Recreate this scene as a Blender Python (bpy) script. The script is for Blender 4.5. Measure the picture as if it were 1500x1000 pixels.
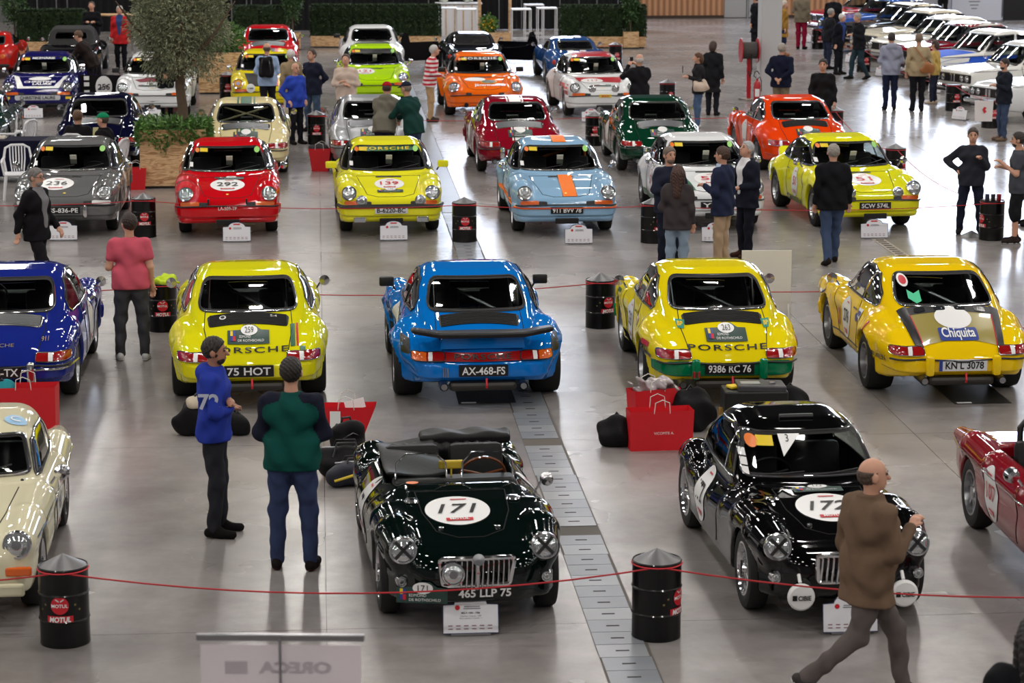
import bpy, bmesh, math, random
import numpy as np
from mathutils import Vector, Matrix
from mathutils.bvhtree import BVHTree

for _o in list(bpy.data.objects):
    bpy.data.objects.remove(_o)
random.seed(7)
RNG = np.random.default_rng(7)
S = bpy.context.scene
C = S.collection

# ------------------------------------------------------------------ camera
F_PX, CAM_H = 3600.0, 5.80
PITCH = math.atan(715.0 / F_PX)
_cd = bpy.data.cameras.new('camera')
_cd.sensor_fit = 'HORIZONTAL'
_cd.sensor_width = 36.0
_cd.lens = F_PX / 1500.0 * 36.0
_cd.clip_start, _cd.clip_end = 0.5, 400
_cd.dof.use_dof = True
_cd.dof.focus_distance = 27.0
_cd.dof.aperture_fstop = 4.0
cam = bpy.data.objects.new('camera', _cd)
C.objects.link(cam)
cam.location = (0, 0, CAM_H)
cam.rotation_euler = (math.pi / 2 - PITCH, 0, 0)
S.camera = cam

# ------------------------------------------------------------------ world, exposure
W = bpy.data.worlds.new('world')
S.world = W
W.use_nodes = True
W.node_tree.nodes['Background'].inputs[0].default_value = (0.75, 0.85, 1.0, 1)
W.node_tree.nodes['Background'].inputs[1].default_value = 0.25
S.view_settings.view_transform = 'Standard'
S.view_settings.look = 'None'
S.view_settings.gamma = 1.0
S.view_settings.use_curve_mapping = False
S.view_settings.exposure = 0.2
S.cycles.max_bounces = 6
S.cycles.diffuse_bounces = 3
S.cycles.glossy_bounces = 3
S.cycles.transparent_max_bounces = 12
S.cycles.sample_clamp_indirect = 4.0
S.cycles.use_denoising = True
LAMP_POWER = 122.0        # emission of the roof luminaires
WINDOW_POWER = 15.0     # emission of the daylit panes of the end wall
GRID = math.radians(4.5)  # the hall stands turned by this much against the view


def G(x, y, h=0.0):
    """point of the photograph (1500x1000) on the level h above the floor -> (X, Y)"""
    a = PITCH + math.atan((y - 500.0) / F_PX)
    D = (CAM_H - h) / math.tan(a)
    z = D * math.cos(PITCH) + (CAM_H - h) * math.sin(PITCH)
    return ((x - 750.0) * z / F_PX, D)


# ------------------------------------------------------------------ materials
MATS = {}


def srgb(*c):
    if len(c) == 1 and isinstance(c[0], (tuple, list)):
        c = c[0]
    return tuple((v / 255 / 12.92) if v <= 10 else ((v / 255 + .055) / 1.055) ** 2.4 for v in c[:3])


def mat(name, col=None, rough=0.5, metal=0.0, coat=0.0, emit=0.0, spec=0.5, bump=0.0, bscale=40, vary=0.0, vscale=6, back=None, alpha=1.0):
    """a procedural Principled material; col in 0-255 sRGB"""
    if name in MATS:
        return MATS[name]
    m = bpy.data.materials.new(name)
    m.use_nodes = True
    nt = m.node_tree
    b = nt.nodes['Principled BSDF']
    c = srgb(col)
    b.inputs['Base Color'].default_value = (*c, 1)
    b.inputs['Roughness'].default_value = rough
    b.inputs['Metallic'].default_value = metal
    b.inputs['Coat Weight'].default_value = coat
    b.inputs['Coat Roughness'].default_value = 0.04
    b.inputs['Specular IOR Level'].default_value = spec
    if emit:
        b.inputs['Emission Color'].default_value = (*c, 1)
        b.inputs['Emission Strength'].default_value = emit
    tc = None
    if vary or bump:
        tc = nt.nodes.new('ShaderNodeTexCoord')
    if vary:
        n = nt.nodes.new('ShaderNodeTexNoise')
        n.inputs['Scale'].default_value = vscale
        n.inputs['Detail'].default_value = 6
        nt.links.new(tc.outputs['Object'], n.inputs['Vector'])
        mx = nt.nodes.new('ShaderNodeMix')
        mx.data_type = 'RGBA'
        mx.inputs['A'].default_value = (*[v * (1 - vary) for v in c], 1)
        mx.inputs['B'].default_value = (*[min(1, v * (1 + vary)) for v in c], 1)
        nt.links.new(n.outputs['Fac'], mx.inputs['Factor'])
        nt.links.new(mx.outputs['Result'], b.inputs['Base Color'])
    if bump:
        n = nt.nodes.new('ShaderNodeTexNoise')
        n.inputs['Scale'].default_value = bscale
        n.inputs['Detail'].default_value = 5
        nt.links.new(tc.outputs['Object'], n.inputs['Vector'])
        bp = nt.nodes.new('ShaderNodeBump')
        bp.inputs['Strength'].default_value = bump
        bp.inputs['Distance'].default_value = 0.02
        nt.links.new(n.outputs['Fac'], bp.inputs['Height'])
        nt.links.new(bp.outputs['Normal'], b.inputs['Normal'])
    if back is not None:                       # the lining on the inner face of a painted shell
        gm = nt.nodes.new('ShaderNodeNewGeometry')
        df = nt.nodes.new('ShaderNodeBsdfDiffuse')
        df.inputs['Color'].default_value = (*srgb(back), 1)
        ms = nt.nodes.new('ShaderNodeMixShader')
        nt.links.new(gm.outputs['Backfacing'], ms.inputs[0])
        nt.links.new(b.outputs[0], ms.inputs[1])
        nt.links.new(df.outputs[0], ms.inputs[2])
        nt.links.new(ms.outputs[0], nt.nodes['Material Output'].inputs[0])
    MATS[name] = m
    return m


def paint(name, col, metal=0.0):
    return mat('paint_' + name, col, rough=0.35, coat=1.0, metal=metal, back=(30, 29, 30), spec=0.0)


def cloth(col, shade=0.18):
    n = 'cloth_%d_%d_%d' % tuple(col)
    return mat(n, col, rough=0.9, spec=0.15, bump=0.12, bscale=90, vary=shade, vscale=9)


def glass_mat(name, tint=(120, 130, 130), shine=0.9):
    if name in MATS:
        return MATS[name]
    m = bpy.data.materials.new(name)
    m.use_nodes = True
    nt = m.node_tree
    nt.nodes.remove(nt.nodes['Principled BSDF'])
    tr = nt.nodes.new('ShaderNodeBsdfTransparent')
    tr.inputs[0].default_value = (*srgb(tint), 1)
    gl = nt.nodes.new('ShaderNodeBsdfGlossy')
    gl.inputs['Roughness'].default_value = 0.03
    gl.inputs['Color'].default_value = (shine, shine, shine, 1)
    fr = nt.nodes.new('ShaderNodeFresnel')
    fr.inputs['IOR'].default_value = 1.5
    ms = nt.nodes.new('ShaderNodeMixShader')
    nt.links.new(fr.outputs[0], ms.inputs[0])
    nt.links.new(tr.outputs[0], ms.inputs[1])
    nt.links.new(gl.outputs[0], ms.inputs[2])
    nt.links.new(ms.outputs[0], nt.nodes['Material Output'].inputs[0])
    MATS[name] = m
    return m


GLASS = glass_mat('car_glass', (205, 212, 210))
PERSPEX = glass_mat('perspex', (235, 240, 240))
CHROME = mat('chrome', (225, 225, 228), rough=0.12, metal=1.0)
STEEL = mat('steel', (165, 166, 170), rough=0.3, metal=1.0)
ALU = mat('brushed_alloy', (150, 152, 155), rough=0.35, metal=1.0)
BLACK = mat('black_plastic', (14, 14, 15), rough=0.45)
RUBBER = mat('black_rubber', (17, 17, 18), rough=0.75, bump=0.1, bscale=60)
GAP_SHADE = mat('panel_gap_shade', (8, 8, 8), rough=0.9)  # near-black lines, painting in the shade between body panels
WHITE = mat('white_decal', (232, 232, 232), rough=0.35)
INK = mat('black_decal', (18, 18, 20), rough=0.35)
REDP = mat('red_decal', (196, 30, 44), rough=0.35)
GREENP = mat('green_decal', (20, 92, 60), rough=0.35)
DKGREENP = mat('rally_plate_green', (38, 66, 60), rough=0.35)
YELLOWP = mat('yellow_decal', (230, 200, 40), rough=0.35)
ORANGEP = mat('orange_decal', (232, 120, 36), rough=0.35)
BLUEP = mat('blue_decal', (40, 62, 140), rough=0.35)
LENS = mat('lamp_glass', (205, 210, 212), rough=0.08, coat=1.0, metal=0.75)
AMBER = mat('amber_lens', (220, 96, 24), rough=0.15, coat=1.0)
REDL = mat('red_lens', (150, 16, 18), rough=0.15, coat=1.0)
SEAT = mat('seat_cloth', (44, 43, 45), rough=0.8)
LEATHER = mat('black_leather', (15, 15, 16), rough=0.5, bump=0.1, bscale=30, spec=.25)


# ------------------------------------------------------------------ objects
def link(o, parent=None):
    C.objects.link(o)
    if parent is not None:
        o.parent = parent
    return o


def tag(o, label, cat, group=None):
    o['label'] = label
    o['category'] = cat
    if group:
        o['group'] = group
    return o


def thing(name, label, cat, loc=(0, 0, 0), rz=0.0, group=None):
    o = bpy.data.objects.new(name, None)
    o.empty_display_size = 0.2
    link(o)
    o.location = loc
    o.rotation_euler = (0, 0, rz)
    return tag(o, label, cat, group)


def mesh(name, verts, faces, m=None, parent=None, smooth=False, normals=None, sharp=None):
    me = bpy.data.meshes.new(name)
    v = verts.tolist() if isinstance(verts, np.ndarray) else verts
    f = faces.tolist() if isinstance(faces, np.ndarray) else faces
    me.from_pydata(v, [], f)
    me.update()
    if smooth:
        me.shade_smooth()
        if sharp is not None:
            me.set_sharp_from_angle(angle=math.radians(sharp))
    if normals is not None:
        me.normals_split_custom_set_from_vertices(normals.tolist())
    o = bpy.data.objects.new(name, me)
    if m is not None:
        me.materials.append(m)
    return link(o, parent)


def struct(o):
    o['kind'] = 'structure'
    return o


def copy_tree(o, parent=None):
    c = o.copy()
    C.objects.link(c)
    c.parent = parent
    for ch in list(o.children):
        copy_tree(ch, c)
    return c


class MB:
    """collects plain shapes into one mesh"""

    def __init__(s):
        s.v, s.f = [], []

    def add(s, v, f):
        n = len(s.v)
        s.v += [tuple(p) for p in v]
        s.f += [tuple(i + n for i in q) for q in f]
        return s

    def box(s, c, d, rz=0.0, rx=0.0, ry=0.0, taper=1.0):
        hx, hy, hz = d[0] / 2, d[1] / 2, d[2] / 2
        R = Matrix.Rotation(rz, 3, 'Z') @ Matrix.Rotation(rx, 3, 'X') @ Matrix.Rotation(ry, 3, 'Y')
        v = []
        for z in (-hz, hz):
            t = taper if z > 0 else 1.0
            for x, y in ((-hx, -hy), (hx, -hy), (hx, hy), (-hx, hy)):
                v.append(R @ Vector((x * t, y * t, z)) + Vector(c))
        return s.add(v, [(3, 2, 1, 0), (4, 5, 6, 7), (0, 1, 5, 4), (1, 2, 6, 5), (2, 3, 7, 6), (3, 0, 4, 7)])

    def rbox(s, c, d, r=0.01, rz=0.0, rx=0.0, ry=0.0):
        """box with chamfered edges"""
        bm = bmesh.new()
        bmesh.ops.create_cube(bm, size=1)
        for v in bm.verts:
            v.co = Vector((v.co.x * d[0], v.co.y * d[1], v.co.z * d[2]))
        bmesh.ops.bevel(bm, geom=list(bm.edges), offset=r, segments=2, affect='EDGES', profile=0.5)
        R = Matrix.Rotation(rz, 3, 'Z') @ Matrix.Rotation(rx, 3, 'X') @ Matrix.Rotation(ry, 3, 'Y')
        bm.verts.index_update()
        s.add([R @ v.co + Vector(c) for v in bm.verts], [[v.index for v in f.verts] for f in bm.faces])
        bm.free()
        return s

    def tube(s, pts, r, n=8, closed=False, caps=True, flat=None):
        """tube along points; r a number or one per point"""
        P = [Vector(p) for p in pts]
        k = len(P)
        rr = r if hasattr(r, '__len__') else [r] * k
        up = Vector((0, 0, 1))
        v = []
        prev = None
        for i in range(k):
            if closed:
                t = P[(i + 1) % k] - P[i - 1]
            else:
                t = P[min(i + 1, k - 1)] - P[max(i - 1, 0)]
            if t.length < 1e-9:
                t = Vector((0, 0, 1))
            t.normalize()
            if prev is None:
                a = t.cross(up)
                if a.length < 0.05:
                    a = t.cross(Vector((1, 0, 0)))
            else:
                a = prev - t * prev.dot(t)
                if a.length < 1e-6:
                    a = t.cross(up)
            a.normalize()
            prev = a
            b = t.cross(a)
            for j in range(n):
                w = 2 * math.pi * j / n
                v.append(P[i] + a * (rr[i] * math.cos(w)) + b * (rr[i] * math.sin(w)))
        f = []
        for i in range(k if closed else k - 1):
            i2 = (i + 1) % k
            for j in range(n):
                j2 = (j + 1) % n
                f.append((i * n + j, i2 * n + j, i2 * n + j2, i * n + j2))
        if caps and not closed:
            f.append(tuple(range(n)))
            f.append(tuple((k - 1) * n + j for j in range(n - 1, -1, -1)))
        return s.add(v, f)

    def lathe(s, prof, n=24, c=(0, 0, 0), axis='Z', cap=True):
        """profile of (radius, height) turned about an axis through c"""
        v, f = [], []
        k = len(prof)
        for r, h in prof:
            for j in range(n):
                w = 2 * math.pi * j / n
                a, b = r * math.cos(w), r * math.sin(w)
                p = (a, b, h) if axis == 'Z' else ((h, a, b) if axis == 'X' else (b, h, a))
                v.append((p[0] + c[0], p[1] + c[1], p[2] + c[2]))
        for i in range(k - 1):
            for j in range(n):
                j2 = (j + 1) % n
                f.append((i * n + j, i * n + j2, (i + 1) * n + j2, (i + 1) * n + j))
        if cap:
            if prof[0][0] > 1e-4:
                f.append(tuple(range(n - 1, -1, -1)))
            if prof[-1][0] > 1e-4:
                f.append(tuple((k - 1) * n + j for j in range(n)))
        return s.add(v, f)

    def build(s, name, m=None, parent=None, smooth=False, sharp=35):
        return mesh(name, s.v, s.f, m, parent, smooth, sharp=sharp if smooth else None)


# ------------------------------------------------------------------ implicit surfaces (surface nets)
def smin(a, b, k):
    h = np.clip(.5 + .5 * (b - a) / k, 0, 1)
    return b + (a - b) * h - k * h * (1 - h)


def smax(a, b, k):
    return -smin(-a, -b, k)


def nets(f, lo, hi, res, slack=1.6):
    """quads of the zero surface of f(x, y, z) inside a box, vertices pulled onto it; returns verts, quads, normals"""
    lo = np.array(lo, float)
    n = (np.ceil((np.array(hi) - lo) / res / 4).astype(int) * 4)
    ax = [lo[i] + res * np.arange(n[i]) for i in range(3)]
    cx = [a.reshape(-1, 4).mean(1) for a in ax]
    X, Y, Z = np.meshgrid(*cx, indexing='ij')
    cv = f(X, Y, Z)
    near = np.abs(cv) < res * 4 * .87 * slack
    vals = cv.repeat(4, 0).repeat(4, 1).repeat(4, 2)
    mk = near.repeat(4, 0).repeat(4, 1).repeat(4, 2)
    I = np.argwhere(mk)
    P = lo + res * I
    vals[mk] = f(P[:, 0], P[:, 1], P[:, 2])
    s = vals < 0
    c = np.zeros(tuple(n - 1), int)
    for i in (0, 1):
        for j in (0, 1):
            for k in (0, 1):
                c += s[i:n[0] - 1 + i, j:n[1] - 1 + j, k:n[2] - 1 + k]
    act = (c > 0) & (c < 8)
    idx = -np.ones(act.shape, int)
    cells = np.argwhere(act)
    idx[act] = np.arange(len(cells))
    V = lo + res * (cells + .5)
    quads = []
    for a in range(3):
        b, d = (a + 1) % 3, (a + 2) % 3
        sl0, sl1 = [slice(None)] * 3, [slice(None)] * 3
        sl0[a], sl1[a] = slice(0, n[a] - 1), slice(1, n[a])
        s0, s1 = s[tuple(sl0)], s[tuple(sl1)]
        E = np.argwhere(s0 != s1)
        if not len(E):
            continue
        E = E[(E[:, b] > 0) & (E[:, d] > 0) & (E[:, b] < n[b] - 1) & (E[:, d] < n[d] - 1)]
        up = s0[E[:, 0], E[:, 1], E[:, 2]]
        q = []
        for ob, od in ((0, 0), (-1, 0), (-1, -1), (0, -1)):
            T = E.copy()
            T[:, b] += ob
            T[:, d] += od
            q.append(idx[T[:, 0], T[:, 1], T[:, 2]])
        q = np.stack(q, 1)
        q[~up] = q[~up][:, ::-1]
        quads.append(q)
    Q = np.concatenate(quads)
    Q = Q[(Q >= 0).all(1)]
    e = res * .2

    def grad(V):
        x, y, z = V.T
        return np.stack([f(x + e, y, z) - f(x - e, y, z), f(x, y + e, z) - f(x, y - e, z), f(x, y, z + e) - f(x, y, z - e)], 1) / (2 * e)
    V0 = V.copy()
    for _ in range(3):
        g = grad(V)
        d = f(V[:, 0], V[:, 1], V[:, 2])
        st = -(d / np.maximum((g * g).sum(1), .05))[:, None] * g
        V = V + np.clip(st, -res, res)
    V = np.clip(V, V0 - res * .75, V0 + res * .75)
    g = grad(V)
    N = g / np.maximum(np.linalg.norm(g, axis=1), 1e-9)[:, None]
    return V, Q, N


def sdf_obj(name, f, lo, hi, res, m, parent=None, keep=None):
    V, Q, N = nets(f, lo, hi, res)
    return mesh(name, V, Q, m, parent, True, N)


def cap(p, a, b, ra, rb, sy=1.0):
    """round cone from a to b; sy squeezes along y"""
    x, y, z = p
    a, b = np.array(a, float), np.array(b, float)
    d = b - a
    L = max(float(d @ d), 1e-9)
    px, py, pz = x - a[0], y - a[1], z - a[2]
    t = np.clip((px * d[0] + py * d[1] + pz * d[2]) / L, 0, 1)
    qx, qy, qz = px - t * d[0], (py - t * d[1]) / sy, pz - t * d[2]
    return (np.sqrt(qx * qx + qy * qy + qz * qz) - (ra + (rb - ra) * t)) * (sy if sy < 1 else 1.0)


def ell(p, c, r):
    x, y, z = (p[0] - c[0]) / r[0], (p[1] - c[1]) / r[1], (p[2] - c[2]) / r[2]
    return (np.sqrt(x * x + y * y + z * z) - 1) * min(r)


def rbx(p, c, h, r):
    """rounded box"""
    q = [np.abs(p[i] - c[i]) - (h[i] - r) for i in range(3)]
    o = np.sqrt(sum(np.maximum(v, 0) ** 2 for v in q))
    return o + np.minimum(np.maximum(np.maximum(q[0], q[1]), q[2]), 0) - r


def table(pts, win=0.10):
    """smooth 1-D function through (t, value) pairs"""
    pts = sorted(pts)
    xs = np.arange(pts[0][0] - .6, pts[-1][0] + .6, .01)
    ys = np.interp(xs, [p[0] for p in pts], [p[1] for p in pts])
    k = max(1, int(win / .01))
    ker = np.hanning(k + 2)[1:-1]
    ker /= ker.sum()
    pad = np.pad(ys, (k, k), mode='edge')
    ys = np.convolve(pad, ker, mode='same')[k:-k]
    return lambda t: np.interp(t, xs, ys)


# ------------------------------------------------------------------ writing
_TXT = {}


def text2d(s, bold=0.0, shear=0.0, space=1.0):
    """triangulated outline of a line of writing, height of capitals 1, centred"""
    key = (s, bold, shear, space)
    if key in _TXT:
        return _TXT[key]
    cu = bpy.data.curves.new('txt', 'FONT')
    cu.body = s
    cu.offset = bold
    cu.shear = shear
    cu.space_character = space
    cu.resolution_u = 3
    o = bpy.data.objects.new('txt', cu)
    C.objects.link(o)
    dg = bpy.context.evaluated_depsgraph_get()
    me = o.evaluated_get(dg).to_mesh()
    v = np.array([tuple(p.co) for p in me.vertices]) if len(me.vertices) else np.zeros((1, 3))
    f = [tuple(p.vertices) for p in me.polygons]
    o.evaluated_get(dg).to_mesh_clear()
    bpy.data.objects.remove(o)
    bpy.data.curves.remove(cu)
    v = v[:, :2]
    mn, mx = v.min(0), v.max(0)
    v = (v - (mn + mx) / 2) / 0.7
    _TXT[key] = (v, f, (mx[0] - mn[0]) / 0.7)
    return _TXT[key]


def text_obj(name, s, h, m, parent, loc, R, U, width=None, bold=0.0, shear=0.0, depth=0.0, space=1.0):
    """flat writing at loc, running along R, standing along U"""
    v, f, w = text2d(s, bold, shear, space)
    sx = (width / w) if width else h
    R, U, L = Vector(R), Vector(U), Vector(loc)
    return mesh(name, [tuple(L + R * (a * sx) + U * (b * h)) for a, b in v], f, m, parent)


def rounded(pts, r=0.05, k=5):
    """polygon with rounded corners"""
    out = []
    n = len(pts)
    P = [Vector((p[0], p[1])) for p in pts]
    for i in range(n):
        a, b, c = P[i - 1], P[i], P[(i + 1) % n]
        ra = min(r, (a - b).length * .45, (c - b).length * .45)
        s, e = b + (a - b).normalized() * ra, b + (c - b).normalized() * ra
        for j in range(k + 1):
            t = j / k
            out.append(tuple((1 - t) ** 2 * s + 2 * t * (1 - t) * b + t * t * e))
    return out


def dense(poly, step, closed=True):
    out = []
    n = len(poly)
    for i in range(n if closed else n - 1):
        a, b = poly[i], poly[(i + 1) % n]
        L = math.hypot(b[0] - a[0], b[1] - a[1])
        k = max(1, int(math.ceil(L / step)))
        for j in range(k):
            out.append((a[0] + (b[0] - a[0]) * j / k, a[1] + (b[1] - a[1]) * j / k))
    if not closed:
        out.append(tuple(poly[-1]))
    return out


def circle(r, n=36, c=(0, 0), ry=None):
    ry = ry or r
    return [(c[0] + r * math.cos(2 * math.pi * i / n), c[1] + ry * math.sin(2 * math.pi * i / n)) for i in range(n)]


def rect(w, h, c=(0, 0)):
    return [(c[0] - w / 2, c[1] - h / 2), (c[0] + w / 2, c[1] - h / 2), (c[0] + w / 2, c[1] + h / 2), (c[0] - w / 2, c[1] + h / 2)]


def inpoly(px, py, poly):
    r = np.zeros(px.shape, bool)
    n = len(poly)
    j = n - 1
    for i in range(n):
        xi, yi = poly[i]
        xj, yj = poly[j]
        c = ((yi > py) != (yj > py)) & (px < (xj - xi) * (py - yi) / ((yj - yi) or 1e-12) + xi)
        r ^= c
        j = i
    return r
# ------------------------------------------------------------------ the hall
CG, SG = math.cos(GRID), math.sin(GRID)


def HW(hx, hy, z=0.0):
    """hall coordinates (across, along) -> world"""
    return (hx * CG - hy * SG, hx * SG + hy * CG, z)


def WH(X, Y):
    return (X * CG + Y * SG, -X * SG + Y * CG)


def floor_material():
    m = bpy.data.materials.new('polished_concrete')
    m.use_nodes = True
    nt = m.node_tree
    b = nt.nodes['Principled BSDF']
    g = nt.nodes.new('ShaderNodeNewGeometry')

    def noise(scale, detail, rough=.6, sx=1.0):
        mp = nt.nodes.new('ShaderNodeMapping')
        mp.inputs['Scale'].default_value = (sx, 1, 1)
        nt.links.new(g.outputs['Position'], mp.inputs['Vector'])
        n = nt.nodes.new('ShaderNodeTexNoise')
        n.inputs['Scale'].default_value = scale
        n.inputs['Detail'].default_value = detail
        n.inputs['Roughness'].default_value = rough
        nt.links.new(mp.outputs[0], n.inputs['Vector'])
        return n.outputs['Fac']
    r1 = nt.nodes.new('ShaderNodeValToRGB')
    r1.color_ramp.elements[0].position, r1.color_ramp.elements[1].position = .25, .78
    r1.color_ramp.elements[0].color = (*srgb(FLOOR_A), 1)
    r1.color_ramp.elements[1].color = (*srgb(FLOOR_B), 1)
    nt.links.new(noise(.42, 9, .62), r1.inputs['Fac'])
    r2 = nt.nodes.new('ShaderNodeValToRGB')
    r2.color_ramp.elements[0].position, r2.color_ramp.elements[1].position = .30, .70
    r2.color_ramp.elements[0].color = (.74, .72, .71, 1)
    r2.color_ramp.elements[1].color = (1, 1, 1, 1)
    nt.links.new(noise(1.8, 9, .68), r2.inputs['Fac'])
    mx = nt.nodes.new('ShaderNodeMix')
    mx.data_type = 'RGBA'
    mx.blend_type = 'MULTIPLY'
    mx.inputs['Factor'].default_value = 1
    nt.links.new(r1.outputs[0], mx.inputs['A'])
    nt.links.new(r2.outputs[0], mx.inputs['B'])
    nt.links.new(mx.outputs['Result'], b.inputs['Base Color'])
    r3 = nt.nodes.new('ShaderNodeMapRange')
    r3.inputs['From Min'].default_value, r3.inputs['From Max'].default_value = .3, .7
    r3.inputs['To Min'].default_value, r3.inputs['To Max'].default_value = FLOOR_R
    nt.links.new(noise(.6, 3, .5), r3.inputs['Value'])
    nt.links.new(r3.outputs[0], b.inputs['Roughness'])
    b.inputs['Specular IOR Level'].default_value = .5
    bp = nt.nodes.new('ShaderNodeBump')
    bp.inputs['Strength'].default_value = .012
    bp.inputs['Distance'].default_value = .01
    nt.links.new(noise(3, 2), bp.inputs['Height'])
    nt.links.new(bp.outputs[0], b.inputs['Normal'])
    return m


FLOOR_A, FLOOR_B, FLOOR_R = (112, 108, 107), (170, 165, 163), (.21, .30)
FLOORM = floor_material()
HX0, HX1, HY0, HY1, HZ = -36.0, 42.0, -6.0, 88.0, 11.0
JOINT = mat('floor_joint', (70, 66, 62), rough=.9)


def hall_box(mb, x0, x1, y0, y1, z0, z1):
    v = [HW(x, y, z) for z in (z0, z1) for x, y in ((x0, y0), (x1, y0), (x1, y1), (x0, y1))]
    return mb.add(v, [(3, 2, 1, 0), (4, 5, 6, 7), (0, 1, 5, 4), (1, 2, 6, 5), (2, 3, 7, 6), (3, 0, 4, 7)])


floor = struct(hall_box(MB(), HX0, HX1, HY0, HY1, -.25, -.006).build('floor', JOINT))
_sl = None
for i in range(13):
    for j in range(16):
        x0, y0 = HX0 + i * 6.0, HY0 + j * 6.0
        if y0 >= HY1:
            continue
        if _sl is None:
            _sl = MB().box((0, 0, -.025), (5.994, 5.994, .05)).build('slab', FLOORM, floor)
            o = _sl
        else:
            o = bpy.data.objects.new('slab', _sl.data)
            link(o, floor)
        o.location = HW(x0 + 3, y0 + 3)
        o.rotation_euler = (0, 0, GRID)

# the service duct with its cover plates
_a, _b = WH(*G(905, 1000)), WH(*G(657, 263))
DUCT_X = (_a[0] + _b[0]) / 2
PLATEM = mat('duct_plate', (126, 130, 136), rough=.36, vary=.14, vscale=2.0, bump=.03)
PLATE2 = mat('duct_plate_pale', (138, 141, 145), rough=.34, vary=.14, vscale=2.0, bump=.03)
hall_box(MB(), DUCT_X - .20, DUCT_X + .20, 11.7, 80, -.02, .0015).build('duct_frame', mat('duct_frame', (86, 80, 74), rough=.7), floor)
_pl = MB().box((0, 0, .004), (.37, .292, .006))
_slot_shade = MB().box((0, 0, .0075), (.10, .022, .002))
_pm, _sm = None, None
for i in range(94):
    y = 11.9 + i * .30
    if i % 11 == 7 and i > 20:
        continue
    if _pm is None:
        o = _pl.build('cover_plate', None, floor)
        s_ = _slot_shade.build('lifting_slot_shade', mat('slot_shade', (46, 42, 38), rough=.95), floor)  # dark inset on the plate, painted as the shade inside the slot
        _pm, _sm = o.data, s_.data
        _pm.materials.append(PLATEM)
        _pm2 = _pm.copy()
        _pm2.materials[0] = PLATE2
    else:
        o = link(bpy.data.objects.new('cover_plate', _pm if i % 3 else _pm2), floor)
        s_ = link(bpy.data.objects.new('lifting_slot_shade', _sm), floor)
    dx = .0 if (i // 9) % 2 else -.012
    for q, zz in ((o, 0), (s_, 0)):
        q.location = HW(DUCT_X + dx, y, zz)
        q.rotation_euler = (0, 0, GRID)
hall_box(MB(), DUCT_X - .185, DUCT_X + .185, 40, 80, .001, .006).build('cover_plates_beyond', PLATEM, floor)['kind'] = 'stuff'
# drain grate on the right
_gx, _gy = WH(*G(1330, 380))
hall_box(MB(), _gx - .10, _gx + .10, _gy - 1.2, _gy + 2.2, .0, .004).build('drain_cover', mat('drain_cover', (150, 140, 128), rough=.5), floor)
for k in range(18):
    hall_box(MB(), _gx - .06, _gx + .06, _gy - 1.1 + k * .18, _gy - 1.03 + k * .18, .003, .006).build('drain_slot_shade', MATS['slot_shade'], floor)  # drain openings drawn as dark pieces, their inner shade put into the colour

WALLM = mat('hall_wall', (108, 108, 111), rough=.85, vary=.05)
CEILM = mat('hall_ceiling', (34, 34, 37), rough=.9)
WOODW = mat('wood_cladding', (190, 140, 100), rough=.55)
_nt = WOODW.node_tree
_w = _nt.nodes.new('ShaderNodeTexWave')
_w.wave_type, _w.bands_direction = 'BANDS', 'X'
_w.inputs['Scale'].default_value = 1.5
_w.inputs['Distortion'].default_value = .6
_tc = _nt.nodes.new('ShaderNodeTexCoord')
_nt.links.new(_tc.outputs['Object'], _w.inputs['Vector'])
_rp = _nt.nodes.new('ShaderNodeValToRGB')
_rp.color_ramp.elements[0].color = (*srgb(146, 100, 68), 1)
_rp.color_ramp.elements[1].color = (*srgb(200, 150, 110), 1)
_nt.links.new(_w.outputs['Fac'], _rp.inputs['Fac'])
_nt.links.new(_rp.outputs[0], _nt.nodes['Principled BSDF'].inputs['Base Color'])

struct(hall_box(MB(), HX0 - .3, HX0, HY0, HY1, -.2, HZ).build('wall_left', WALLM))
struct(hall_box(MB(), HX1, HX1 + .3, HY0, HY1, -.2, HZ).build('wall_right', WALLM))
struct(hall_box(MB(), HX0, HX1, HY0 - .3, HY0, -.2, HZ).build('wall_front', WALLM))
struct(hall_box(MB(), HX0, HX1, HY1, HY1 + .3, -.2, HZ).build('wall_back', WALLM))
ceiling = struct(hall_box(MB(), HX0, HX1, HY0, HY1, HZ, HZ + .3).build('ceiling', CEILM))


def hx_at(px, hy, h=0.0):
    """hall x of a picture column at hall distance hy"""
    # walk along the ray on the floor plane direction
    t = (px - 750.0) / F_PX
    # X = t * z ; z = Y*cosP + (H-h)*sinP ; hall y = -X*SG + Y*CG
    A = math.cos(PITCH)
    B = (CAM_H - h) * math.sin(PITCH)
    Y = (hy + t * B * SG) / (CG - t * A * SG)
    X = t * (Y * A + B)
    return WH(X, Y)[0]


# wood cladding and grey doors along the end wall
for i, (a, b) in enumerate(((925, 1060), (1122, 1335))):
    x0, x1 = hx_at(a, HY1 - .1), hx_at(b, HY1 - .1)
    struct(hall_box(MB(), x0, x1, HY1 - .12, HY1 - .002, .0, 2.9).build('trim_%d' % (i + 1), WOODW))
    struct(hall_box(MB(), x0, x1, HY1 - .14, HY1 - .12, .0, .10).build('baseboard_%s' % ('middle', 'right')[i], mat('dark_skirting', (60, 44, 34), rough=.6)))
x0, x1 = hx_at(1061, HY1 - .1), hx_at(1093, HY1 - .1)
d = struct(hall_box(MB(), x0, x1, HY1 - .06, HY1 - .002, .02, 2.3).build('door_1', mat('grey_door', (168, 168, 172), rough=.5)))
hall_box(MB(), x1 + .02, x1 + .08, HY1 - .09, HY1 - .002, 0, 2.4).build('door_frame', mat('door_frame', (150, 150, 156), rough=.4), d)
x0, x1 = hx_at(1097, HY1 - .1), hx_at(1120, HY1 - .1)
d = struct(hall_box(MB(), x0, x1, HY1 - .06, HY1 - .002, .02, 2.3).build('door_2', MATS['grey_door']))
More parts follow.
